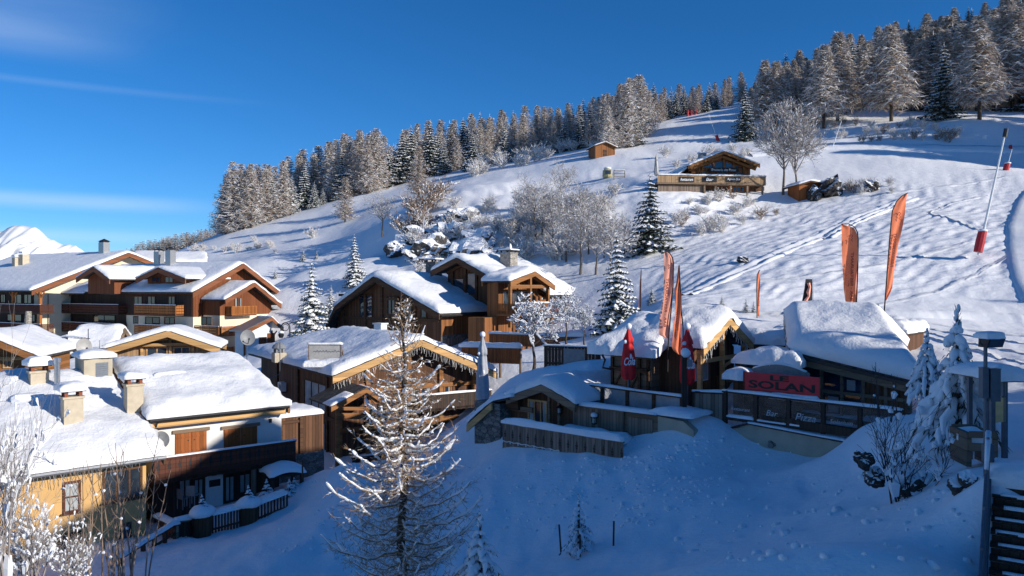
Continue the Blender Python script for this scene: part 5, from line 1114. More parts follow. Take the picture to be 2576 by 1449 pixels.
    mb.box(q.x-.45, q.x+.45, q.y-.45, q.y+.45, q.z-.45, q.z+.28); o = mb.build('chimney', M['tan'], T); o['label'] = 'domed lantern-shaped chimney'
    mb = MB(); 
    for j in range(8): t = j*math.pi/4; mb.box(q.x+r*.85*math.cos(t)-.06, q.x+r*.85*math.cos(t)+.06, q.y+r*.85*math.sin(t)-.06, q.y+r*.85*math.sin(t)+.06, q.z+.28, q.z+.62)
    mb.tube([(q.x, q.y, q.z+.62), (q.x, q.y, q.z+.7), (q.x, q.y, q.z+.9), (q.x, q.y, q.z+1.03), (q.x, q.y, q.z+1.1)], [.55, .56, .4, .2, .03], 12); mb.build('cap', M['dishgrey'], o)
    q = f.hroof(816, 908, 0, z0+.6, sl, 'x')
    u0, zt0 = f.hy(778, 905, q.y); u1, zt1 = f.hy(857, 905, q.y); zt = f.hy(816, 873, q.y)[1]
    # board lies across the slope, its face to the valley
    b0 = f.w(u0, q.y, 0); S = thing('roof_sign', 'half buried illegible sign board standing on the snowy roof of the chalet behind the larch', 'sign', f.w((u0+u1)/2, q.y, q.z), f.a-R(33.5)); wd = (f.w(u1, q.y, 0)-f.w(u0, q.y, 0)).length; k = f.w(*q).y/F; wd = 79*k; hh = 40*k
    mb = MB(); mb.box(-wd/2, wd/2, -.05, .05, -.3, hh); mb.build('board', M['dish'], S); mb = MB(); mb.box(-wd/2-.06, wd/2+.06, -.08, .08, hh, hh+.07); mb.box(-wd/2-.07, -wd/2, -.08, .08, -.3, hh-.003); mb.box(wd/2, wd/2+.07, -.08, .08, -.3, hh-.003); mb.beam((wd/2+.03, .05, hh-.1), (wd/2+.03, .9, -.2), .07, .07); mb.beam((-wd/2-.03, .05, hh-.1), (-wd/2-.03, .9, -.2), .07, .07); mb.build('frame', M['greywoodh'], S)
    mb = MB(); rr = random.Random(3)
    for i in range(9):
        x = -wd*.38+i*wd*.095; mb.tube([(x, -.06, hh*.55), (x+.1, -.06, hh*(.62+.1*rr.random())), (x+.16, -.06, hh*.6), (x+.2, -.06, hh*.56)], .015, 4)
    mb.build('worn_lettering', M['greymetal'], S)
    snow_sheet('snow_cap', lambda a, b: hh+.075, -wd/2-.1, wd/2+.1, -.12, .14, lambda a, b, z: (a, b, z), .12, 14, 5, 3, .15, .02, None, .3, S)
    snow_sheet('snow_drift', lambda a, b: -.25, -wd/2-.1, wd/2+.5, -1.5, -.05, lambda a, b, z: (a, b, z), .5, 14, 10, 3, .8, .02, None, .3, S)
    ac = P(718, 972, f.w(x0, f.hx(718, 972, x0)[0], 0).y); ACU = thing('air_conditioner', 'white outdoor air conditioning unit on the shaded timber wall', 'air conditioner', ac, f.a); mb = MB(); mb.box(-.5, -.06, -.42, .42, -.36, .36); mb.build('casing', M['whiteplastic'], ACU)
    mb = MB(); mb.tube([(-.5, -.1, 0), (-.53, -.1, 0)], .27, 20); mb.build('fan_grille', M['dishgrey'], ACU); mb = MB(); mb.box(-.45, 0, -.4, -.34, -.44, -.37); mb.box(-.45, 0, .34, .4, -.44, -.37); mb.build('bracket', M['darkmetal'], ACU)
    # aerial and grey dish at the rear corner
    p = P(622, 872, 63); p.z = (CY-850)/F*63; dish('grey dish on a pole at the rear corner of the chalet roof behind the larch', p, 1.2, (.5, -.85, .2), 'dishgrey', 2.6)
    A_ = thing('aerial', 'thin tall aerial rod at the snowy verge of the larch chalet', 'aerial', P(704, 955, 53)); mb = MB(); mb.tube([(0, 0, -1), (0, 0, 2.6)], .03, 5); mb.tube([(0, 0, .4), (-1.8, -.4, -.5)], .025, 4); mb.build('rods', M['greymetal'], A_)
    return f
def back_house():
    A = P(258, 884, 56); zb = -9.6; f = Fr((A.x, A.y, zb), 15); T = f.thing('village_house', 'house with a pale timber gable and a second dark gable, between dish masts and apartments', 'house')
    z0 = A.z-zb; a1, z1 = f.hy(554, 880, 0); am, zm = f.hy(422, 833, 0)
    g = gable(T, 'y', 0, a1, am, 0, 4.5, z0, z1, zm-.1, .2, .34, 'slate', 'lightwood', 51, .34, .16, 26, 18, wavy=.12)
    c = 1.2; walls(T, 'gable_wall', 'lightwoodv', 'y', [(.7, 0), (a1-.7, 0), (a1-.7, g(a1-.7)-.05), (am, g(am)-.05), (.7, g(.7)-.05)], c, 4.2)
    mb = MB(); m = f.m('f', c); z = z0+.25
    mb.fbox(m, 1.0, a1-1.0, .0, .5, z, z+.22)
    for u in (am-2.0, am, am+1.6): mb.fbox(m, u-.09, u+.09, 0, .15, z0-1, g(u)-.3)
    mb.beam((am-.1, c-.5, zm-.6), (am-2.6, c-.5, z+.3), .16, .18); mb.beam((am+.1, c-.5, zm-.6), (am+2.6, c-.5, z+.3), .16, .18); mb.build('gable_truss', M['lightwood'], T)
    window(T, f, 'f', c, (am-1.7, am-.2, z0-1.0, z0+.15), 2, 1, .08, 'lightwood', 'glass'); window(T, f, 'f', c, (am+.2, am+1.4, z0-1.0, z0+.15), 2, 1, .08, 'lightwood', 'glass')
    # cross wing with its dark end gable to the left
    x0 = f.hy(211, 830, 3.6)[0]; z = f.hy(211, 827, 3.6)[1]; ya, za = f.hx(172, 890, x0); 
    gable(T, 'x', .2, 8.2, 3.9, x0-.4, .55, z0-.35, z0-.3, z-.1, .2, .42, 'slate', 'greywoodh', 53, .34, .16, 24, 18, wavy=.15)
    walls(T, 'wing_wall', 'greywood', 'x', [(1.0, 0), (7.4, 0), (7.4, z0-.4), (3.9, z-.4), (1.0, z0-.4)], x0+.7, .5)
    # low lean-to in front of the wing
    x1 = f.hy(160, 893, -1.0)[0]; mb = MB(); mb.prism(lambda a, b, z_: (a, b, z_), [(x1, z0-.55), (x0-.2, z0+.5), (x0-.2, z0+.65), (x1, z0-.4)], .5, 6); mb.build('lean_to_roof', M['slate'], T)
    snow_sheet('lean_to_snow', lambda a, b: z0-.4+1.05*(a-x1)/(x0-.2-x1), x1, x0-.25, .45, 6, lambda a, b, z_: (a, b, z_), .35, 10, 12, 7, .5, .06, None, .2, T)
    return f
def corner_chalet():
    A = P(100, 903, 48); zb = -9.5; f = Fr((A.x, A.y, zb), 12); T = f.thing('small_chalet', 'honey coloured chalet gable cut off by the left picture edge', 'chalet')
    z1 = A.z-zb; am, zm = f.hy(-40, 846, 0); a0 = 2*am
    g = gable(T, 'y', a0, 0, am, 0, 7, z1, z1, zm, .2, .35, 'slate', 'honeyh', 55, .3, .14, 20, 14, wavy=.15)
    c = 1.0; walls(T, 'log_wall', 'honeyh', 'y', [(a0+.6, 0), (-.4, 0), (-.4, g(-.4)-.05), (am, g(am)-.05), (a0+.6, g(a0+.6)-.05)], c, 6.5)
    mb = MB(); m = f.m('f', c)
    for t in (.25, .6): a = am*t; mb.fbox(m, a-.12, a+.12, .0, .9, g(a)-.36, g(a)-.08)
    mb.fbox(m, a0+.6, -.7, 0, .12, z1-.12, z1+.1); mb.build('purlin', M['lightwood'], T)
    window(T, f, 'f', c, f.rect('f', c, 8, 905, 32, 926), 2, 1, .08, 'lightwood', 'glass'); window(T, f, 'f', c, f.rect('f', c, -30, 905, -8, 926), 2, 1, .08, 'lightwood', 'glass')
FW = white_house(); FY = yellow_house(); FD = house_d(); back_house(); corner_chalet()
dish('large pale dish on a mast above the louvred roof box', P(209, 872, 42), 1.02*.82, (.75, -.62, .12), 'dish', 1.6)
dish('smaller white dish fixed to the louvred roof box', P(236, 928, 40.2), .62, (.7, -.7, .1), 'whiteplastic', .35)
dish('dark grey dish on the white house wall beside its drainpipe', P(404, 1108, 36.1), .78, (.35, -.8, .3), 'dishgrey', .3)
A_ = thing('aerial', 'snow-clogged rake aerial on a pole behind the large pale dish', 'aerial', P(222, 905, 43)); mb = MB(); mb.tube([(0, 0, -.8), (0, 0, 1.75)], .025, 5)
mb.tube([(-1.5, 0, 1.25), (.1, 0, 1.2)], .02, 4)
for i in range(7): x = -1.4+i*.2; mb.tube([(x, -.12, 1.24), (x, .12, 1.24)], .014, 4)
mb.tube([(.3, 0, .6), (1.0, .1, .62)], .03, 4); mb.tube([(.65, 0, .3), (.65, 0, 1.1)], .02, 4); mb.build('rods', M['greymetal'], A_)
mb = MB(); mb.tube([(-1.55, 0, 1.31), (-1.2, 0, 1.36), (-.7, 0, 1.34), (-.15, 0, 1.27)], [.03, .09, .08, .02], 6); mb.blob((.5, .05, .7), (.35, .08, .06), seed=2); mb.build('snow_cap', M['treesnow'], A_)
# ------------------------------------------------------------------ cabin with the stone pillar and its terrace
US = -41.3
def cabin():
    A = P(1366, 968, 37.5); zb = -9.6; f = Fr((A.x, A.y, zb), US); T = f.thing('timber_cabin', 'dark timber cabin with a stone pillar, carved railing and drooping snow roof below the terrace', 'cabin')
    zm = A.z-zb; a0, z0 = f.hy(1277, 999, 0); a1, z1 = f.hy(1450, 1018, 0)
    g = gable(T, 'y', a0, a1, 0, 0, 7.5, z0-.05, z1-.05, zm-.05, .12, .4, 'slate', 'greywoodh', 61, .3, .14, 26, 22, edge=.6, wavy=.4, over=.04)
    c = .7; zs = 0
    walls(T, 'boarded_wall', 'oldwood', 'y', [(a0-.6, 1.0), (a1-.35, 1.0), (a1-.35, g(a1-.35)-.03), (0, g(0)-.03), (a0+.3, g(a0+.3)-.03), (a0-.6, g(a0+.3)-.05)], c, 7)
    # glazed doors and a lantern
    window(T, f, 'f', c, f.rect('f', c, 1330, 1068-62, 1378, 1075), 3, 1, .08, 'lightwood', 'glassblue', .08, False, True)
    mb = MB(); m = f.m('f', c)
    for px in (1383, 1408): u = f.hy(px, 1040, c)[0]; mb.fbox(m, u-.06, u+.06, 0, .1, 1, g(u)-.1)
    mb.fbox(m, a0-.2, a0+1.2, .0, .2, z0-.75, z0-.5); mb.build('timber_post', M['greywoodh'], T)
    # hipped wing roof over the pillar
    y_ = .25; b0, q0 = f.hy(1177, 1066, -.2); b1, q1 = f.hy(1240, 1010, -.2)
    sl = (q1-q0)/(b1-b0); mb = MB(); mb.prism(lambda a, b, z: (a, b, z), [(b0, q0-.06), (b1, q1-.06), (a0+.25, z0-.1), (a0+.25, z0+.02), (b1, q1+.06), (b0, q0+.06)], -.2, 5.5); mb.build('wing_roof', M['slate'], T)
    mb = MB(); mb.prism(lambda a, b, z: (a, b, z), [(b0, q0-.42), (b1, q1-.42), (b1, q1-.05), (b0, q0-.05)], -.32, -.2); mb.build('verge_board', M['lightwood'], T)
    rf = lambda a: (q0+sl*(a-b0) if a < b1 else q1+(z0-q1)*(a-b1)/(a0+.25-b1))
    snow_sheet('wing_snow', lambda a, b: rf(a)+.065, b0-.05, a0+.5, -.25, 5.5, lambda a, b, z: (a, b, z), .38, 16, 16, 12, .6, .08, None, .3, T)
    r = f.rect('f', -.1, 1194, 1034, 1258, 1164); mb = MB(); mb.box(r[0], r[1], -.1, 1.3, r[2]-1.2, q1-.1); mb.build('stone_pillar', M['stone'], T)
    mb = MB(); mb.box(r[1], a0+.4, .35, .6, z0-.7, z0-.1); mb.build('wall_plate', M['oldwoodh'], T)
    # carved terrace railing under a bank of snow
    y2 = -1.35; u0, zt = f.hy(1264, 1062, y2); u1, zt2 = f.hy(1567, 1106, y2); h = zt-f.hy(1266, 1128, y2)[1]
    carved_balcony(T, f, 'f', y2+.3, u0, u1, zt-h, h, .3, 'greywood', True, .24)
    mb = MB(); mb.box(u0, u1, y2+.02, c, zt-h-.3, zt-h+.25); mb.build('terrace_floor', M['darkwood'], T)
    mb = MB(); w_ = f.m('f', y2+.3); pts = [w_(u0+.05+i*(u1-u0)*.5/14, .36, zt-h*.68-.0*i-(.05 if i % 2 else 0)) for i in range(15)]; mb.tube(pts, .025, 5)
    for p in pts[::2]: mb.tube([p, Vector(p)+Vector((.02, 0, -.12))], .03, 5)
    mb.build('light_chain', M['bulb'], T)
    # boarded retaining wall with door, then a short rendered wall, to the right of the cabin
    d0, e0 = f.hy(1441, 1020, .4); d1, e1 = f.hy(1568, 1036, .4)
    mb = MB(); mb.box(d0, d1, .4, .7, 1.0, e0); mb.build('boarded_screen', M['greywood'], T); 
    mb = MB(); mb.box(d0-.1, d1+.1, .25, .75, e0, e0+.1); mb.build('screen_coping', M['greywoodh'], T); snow_sheet('coping_snow', lambda a, b: e0+.105, d0-.1, d1+1.8, .2, .9, lambda a, b, z: (a, b, z), .12, 20, 6, 5, .2, .03, None, .6, T)
    mb = MB(); mb.box(d1, d1+1.75, .5, .75, .8, e0); mb.build('door_surround', M['greywoodh'], T); plain_box(T, 'plank_door', 'greywood', f, 'f', .5, (d1+.2, d1+1.5, .8, e0-.2), 0, .06)
    mb = MB(); mb.prism(lambda a, b, z: (a, b, z), [(d1+1.75, .3), (d1+3.5, .3), (d1+3.5, e0-.45), (d1+3.0, e0-.1), (d1+1.75, e0-.02)], .5, .9); mb.build('rendered_wall', M['beige'], T)
    snow_sheet('ledge_snow', lambda a, b: zt-.35, d0-.2, u1-.6, -.5, .38, lambda a, b, z: (a, b, z), .3, 16, 8, 6, .3, .04, None, .5, T)
    snow_sheet('corner_snow', lambda a, b: e0+.11, d1+1.5, d1+3.5, .3, 2.2, lambda a, b, z: (a, b, z), .25, 10, 8, 6, .3, .04, None, .5, T)
    for (px, py, sn) in [(1413, 1030, 0), (1500, 1055, 1)]:
        u, z = f.hy(px, py, c if px < 1440 else .4); p = f.w(u, (c if px < 1440 else .4)-.18, z); lamp = thing('wall_lantern', 'black wall lantern on the brown cabin gable right of the glazed doors' if not sn else 'snow-capped wall lantern on the weathered board screen', 'lantern', p, f.a)
        mb = MB(); 
        for sx in (-1, 1):
            for sy in (-1, 1): mb.beam((sx*.07, sy*.07, -.16), (sx*.1, sy*.1, .1), .018, .018)
        mb.add([(-.14, -.14, .1), (.14, -.14, .1), (.14, .14, .1), (-.14, .14, .1), (0, 0, .25)], [(0, 1, 4), (1, 2, 4), (2, 3, 4), (3, 0, 4), (0, 1, 2, 3)]); mb.box(-.09, .09, -.09, .09, -.2, -.16); mb.beam((0, .17, .05), (0, 0, .3), .025, .025); mb.build('frame', M['black'], lamp)
        mb = MB(); mb.box(-.06, .06, -.06, .06, -.15, .08); mb.build('glass', M['curtain'], lamp)
        if sn: mb = MB(); mb.blob((0, 0, .22), (.17, .17, .13), seed=4, amp=.1); mb.build('snow_cap', M['treesnow'], lamp, smooth=True)
    return f
FE = cabin()

# ------------------------------------------------------------------ the terrace restaurant
def glass_rail(label, p0, p1, n, h, zdrop=0.0, pane='frosted', mt='oldwoodh', words=(), base=True):
    """posts, rails and panes between two top points"""
    p0 = Vector(p0); p1 = Vector(p1); d = p1-p0; L_ = math.hypot(d.x, d.y); a = math.atan2(d.y, d.x); T = thing('glazed_railing', label, 'railing', p0-Vector((0, 0, h)), a); sl = d.z/L_; mb = MB()
    z = lambda x: h+sl*x
    for i in range(n+1):
        x = L_*i/n; mb.box(x-.08, x+.08, -.08, .08, -.25, z(x)-.05)
    mb.beam((-.12, 0, h-.05), (L_+.12, 0, h+d.z-.05), .22, .1); mb.beam((0, 0, .18), (L_, 0, .18+d.z), .12, .16); mb.build('timber_frame', M[mt], T)
    for i in range(n):
        xa, xb = L_*i/n+.08, L_*(i+1)/n-.08; mb = MB(); mb.hexa([(xa, -.012, .26+sl*xa), (xb, -.012, .26+sl*xb), (xb, .012, .26+sl*xb), (xa, .012, .26+sl*xa), (xa, -.012, z(xa)-.1), (xb, -.012, z(xb)-.1), (xb, .012, z(xb)-.1), (xa, .012, z(xa)-.1)]); pn = mb.build('pane', M[pane], T)
        if i < len(words) and words[i]:
            xm = (xa+xb)/2; put_text(words[i], pn, MX((xm, -.02, h*.45+sl*xm), (1, 0, sl), (0, 0, 1), (0, -1, 0)), min((xb-xa)*.7, .17*len(words[i])), 'textg', 'etched_lettering', None, False, .3)
        snow_sheet('pane_snow', lambda q, b: .262+sl*q, xa, xb, -.1, .1, lambda q, b, zz: (q, b, zz), .09, 10, 5, i, .1, .0, None, .7, T)
    snow_sheet('rail_snow', lambda q, b: z(q)+.002, -.12, L_+.12, -.11, .11, lambda q, b, zz: (q, b, zz), .06, max(10, int(L_*3)), 5, 3, .1, .01, None, .7, T)
    return T
def terrace():
    z_ = lambda px, py, Y: P(px, py, Y)
    a = P(1456, 962, 38.4); b = P(1716, 990, 34.4); b.z = a.z-.12
    glass_rail('glazed terrace railing with four frosted panes above the cabin', a, b, 4, 1.45)
    # tall lamp post at the gap
    L = thing('terrace_lamp_post', 'dark timber post with a snow-topped lantern, at the gap in the terrace railing', 'lamp post', P(1721, 1048, 34.2)); h = (1048-890)/F*34.2
    mb = MB(); mb.box(-.1, .1, -.1, .1, -.4, h); mb.build('post', M['darkwood'], L); mb = MB(); mb.tube([(0, 0, h-.15), (.1, -.1, h-.1), (.2, -.2, h-.25)], .025, 5); mb.box(.1, .3, -.3, -.1, h-.55, h-.25); mb.build('lantern', M['dishgrey'], L); mb = MB(); mb.blob((.05, -.05, h+.05), (.22, .22, .22), seed=3, amp=.1); mb.build('snow_cap', M['treesnow'], L, smooth=True)
    # gate leaf and the dark glazed railing with the restaurant's words
    g0 = P(1747, 985, 34.3); g1 = P(1817, 981, 33.9); d = g1-g0; G_ = thing('timber_gate', 'grey plank gate leaf at the left end of the dark glazed railing', 'gate', g0-Vector((0, 0, 1.35)), math.atan2(d.y, d.x)); L_ = math.hypot(d.x, d.y); mb = MB(); mb.box(0, L_, -.04, .04, -.05, 1.28); mb.build('planks', M['greywood'], G_); mb = MB(); mb.box(-.1, .0, -.07, .07, -.3, 1.33); mb.box(L_, L_+.1, -.07, .07, -.3, 1.33); mb.beam((-.1, 0, 1.34), (L_+.1, 0, 1.34), .18, .1); mb.build('frame', M['darkwood'], G_); snow_sheet('snow_cap', lambda q, b: 1.395, -.1, L_+.1, -.09, .09, lambda q, b, zz: (q, b, zz), .07, 8, 4, 3, .1, .01, None, .5, G_)
    a = P(1825, 981, 33.8); b = P(2262, 1030, 29.0); b.z = a.z-.1
    glass_rail('dark glazed railing etched with white words, in front of the red sign', a, b, 5, 1.4, 0, 'clearpane', 'darkwood', ['Restaurant', 'Bar', 'Pizza', 'Solarium', ''])
    # lower sill boards and rendered retaining wall
    a2, b2 = P(1838, 1062, 33.6), P(2130, 1095, 30.0); d = b2-a2; ang = math.atan2(d.y, d.x); L_ = math.hypot(d.x, d.y); W = thing('retaining_wall', 'cream rendered retaining wall with stone patches, half sunk in the snow bank', 'wall', a2-Vector((0, 0, 2.2)), ang); mb = MB()
    mb.prism(lambda x, y, z: (x, y, z), [(-.6, 0), (L_, 0), (L_, 2.0+d.z*0), (.9, 2.2), (-.6, 1.65)], 0, .5); mb.build('render', M['beige'], W); mb = MB(); mb.prism(lambda x, y, z: (x, y, z), [(-.7, 1.66), (.9, 2.205), (L_, 2.005), (L_, 2.1), (.9, 2.3), (-.7, 1.76)], -.06, .56); mb.build('coping', M['darkmetal'], W)
    snow_sheet('coping_snow', lambda q, b: (2.3-.195*(q-.9)/(L_-.9))+.003, .9, L_, -.08, .56, lambda q, b, zz: (q, b, zz), .09, 20, 6, 4, .2, .02, None, .6, W)
    mb = MB()
    for x, z, rx in ((1.9, 1.5, .22), (4.0, .95, .45), (L_-.45, 1.15, .25)): mb.blob((x, .0, z), (rx, .03, .16), seed=int(x*10), amp=.3)
    mb.build('stone_patch', M['stone'], W)
    mb = MB(); mb.beam((1.0, .25, 2.55), (L_+1.0, .25, 2.4), .3, .3); mb.beam((1.0, .5, 2.9), (L_+1.5, .5, 2.75), .2, .16); mb.build('sill_beam', M['darkwood'], W)
    # the red sign
    s0 = P(1873.5, 935, 33.4); s1 = P(2063, 951, 31.2); s1.z = s0.z-.02; d = s1-s0; ang = math.atan2(d.y, d.x); L_ = math.hypot(d.x, d.y); h = 55/F*33.4; S = thing('restaurant_sign', 'big red sign board with LE SOLAN in black letters', 'sign', s0-Vector((0, 0, h)), ang)
    mb = MB(); mb.box(0, L_, -.03, .03, 0, h); bd = mb.build('board', M['redsign'], S); mb = MB(); mb.box(-.05, 0, -.05, .05, -.4, h+.02); mb.box(L_, L_+.05, -.05, .05, -.4, h+.02); mb.box(0, L_, .032, .05, -.3, -.1); mb.build('frame', M['oldwoodh'], S)
    put_text('LE', bd, MX((L_*.48, -.036, h*.82), (1, 0, 0), (0, 0, 1), (0, -1, 0)), L_*.25, 'textb', 'lettering', h*.24, False, 0, .03)
    put_text('SOLAN', bd, MX((L_*.5, -.036, h*.48), (1, 0, 0), (0, 0, 1), (0, -1, 0)), L_*.88, 'textb', 'lettering', h*.36, False, 0, .03)
    put_text("D'AMASCHAZZE", bd, MX((L_*.5, -.036, h*.17), (1, 0, 0), (0, 0, 1), (0, -1, 0)), L_*.48, 'texto', 'small_lettering', h*.17)
    snow_sheet('snow_ledge', lambda q, b: -.06, L_*.35, L_, -.14, .05, lambda q, b, zz: (q, b, zz), .16, 14, 5, 6, .12, .02, None, .6, S)
terrace()
def entrance_hut():
    P1 = P(1764, 880, 36); zb = -6.4; f = Fr((P1.x, P1.y, zb), US); T = f.thing('entrance_hut', 'restaurant entrance hut with puffy snow roof and sunlit icicle-lit gable', 'hut')
    z0 = P1.z-zb; y1, z1 = f.hx(1890.5, 868, 0); ym, zm = f.hx(1831, 800, 0)
    g = gable(T, 'x', 0, y1, ym, -3.4, 0, z0-.02, z1-.02, zm-.05, .14, .62, 'slate', 'lightwood', 71, .3, .14, 26, 26, edge=.75, wavy=.35, over=.12)
    # lower wing to the left, its eave further out
    xl = -5.35; ya = -.85; zf = z0-.5
    rf = lambda y: zf+(zm-.25-zf)*(y-ya)/(ym-ya)
    mb = MB(); mb.prism(lambda a, b, z: (b, a, z), [(ya, zf), (ym, zm-.25), (ym, zm-.1), (ya, zf+.14)], xl, -2.2); mb.prism(lambda a, b, z: (b, a, z), [(ym, zm-.25), (y1+.6, z1-.3), (y1+.6, z1-.15), (ym, zm-.1)], xl, -3.3); mb.build('wing_roof', M['slate'], T)
    fz = lambda a: rf(a)+.14 if a < ym else zm-.1+(z1-.15-zm+.1)*(a-ym)/(y1+.6-ym)
    snow_sheet('wing_snow', lambda a, b: fz(a), ya-.1, y1+.6, xl-.1, -2.0, lambda a, b, z: (b, a, z), .62, 28, 24, 15, .8, .15, ym, .4, T)
    c = .5; walls(T, 'log_wall', 'greywoodh', 'x', [(ya+.5, -1), (y1, -1), (y1, z1-.5), (ym, zm-.45), (ya+.5, zf+.1)], xl+.45, -2.5)
    walls(T, 'hall_wall', 'oldwood', 'x', [(.4, -1), (y1-.5, -1), (y1-.5, z1-.1), (ym, zm-.25), (.4, z0-.05)], -3, -.75)
    # work shelf / shutter boards on the front log wall
    mb = MB(); m = f.m('f', ya+.5); 
    mb.fbox(m, xl+.6, -2.6, 0, .35, zf-.75, zf-.55)
    for x in (xl+.6, xl+1.5, xl+2.2, -2.65): mb.fbox(m, x-.07, x+.07, 0, .12, -1, zf-.1)
    mb.beam(m(xl+.7, .08, zf-1.6), m(xl+1.2, .08, zf-.8), .06, .08); mb.beam(m(xl+1.55, .08, zf-1.8), m(xl+2.1, .08, zf-.9), .06, .08); mb.build('shelf_frame', M['oldwoodh'], T)
    # sunlit entrance face: door leaf, white notice boards, boards, coat on a peg
    X = -.75; m = f.m('r', X)
    plain_box(T, 'entrance_door', 'honey', f, 'r', X, (y1*.55, y1*.8, -.6, 1.9), 0, .06)
    mb = MB(); mb.fbox(m, .45, 2.3, .0, .07, -.6, z0-.9); mb.build('golden_boards', M['honey'], T)
    mb = MB()
    for yy in (.35, ym-.1, y1-.45): mb.box(-.35, -.15, yy-.1, yy+.1, -1, g(yy)-.2)
    mb.beam((-.25, .35, z0-.6), (-.25, y1-.4, z0-.6), .16, .2); mb.beam((-.3, y1-.5, z0-.5), (-.25, ym-.2, z0-1.1), .1, .12); mb.build('porch_frame', M['lightwood'], T)
    N_ = thing('notice_board', 'white-framed notice boards at the sunlit restaurant entrance', 'notice board', f.w(X+.08, 1.4, z0-1.15), f.a); mb = MB(); mb.box(.0, .06, -.95, -.4, -.45, .35); mb.box(.0, .07, -.35, .5, -.5, .55); mb.build('frame', M['whiteplastic'], N_); mb = MB(); mb.box(.07, .08, -.28, .42, -.42, .47); mb.build('sheet', M['dish'], N_)
    CT = thing('hanging_coat', 'orange and black coat hung under the entrance gable', 'coat', f.w(-.9, y1*.62, z0-.75), f.a); mb = MB(); mb.blob((0, 0, -.12), (.16, .28, .22), seed=5); mb.build('shoulders', M['orangecoat'], CT, smooth=True); mb = MB(); mb.blob((.03, .05, -.5), (.14, .22, .4), seed=8); mb.build('body', M['black'], CT, smooth=True)
    icicles(T, [(.1, .1, z0-.25), (.1, ym, zm-.3)], 34, .15, .5, 'bulb', .011, 3); icicles(T, [(.1, ym, zm-.3), (.1, y1, z1-.25)], 34, .15, .5, 'bulb', .011, 5)
    mb = MB(); mb.tube([f.l(P(1515, 893, 38.2)), f.l(P(1522, 905, 38.0)), f.l(P(1516, 925, 38.0)), f.l(P(1545, 930, 38))], .06, 6); mb.build('downpipe', M['darkmetal'], T)
    # chimney behind the flags
    mb = MB(); q = f.l(P(1705, 812, 40)); mb.box(q.x-.35, q.x+.35, q.y-.3, q.y+.3, q.z-1.2, q.z+.45); ch = mb.build('chimney', M['darkmetal'], T); mb = MB(); mb.blob((q.x, q.y, q.z+.6), (.5, .42, .25), seed=3, amp=.08); mb.build('snow_cap', M['treesnow'], ch, smooth=True)
    return f
FH = entrance_hut()
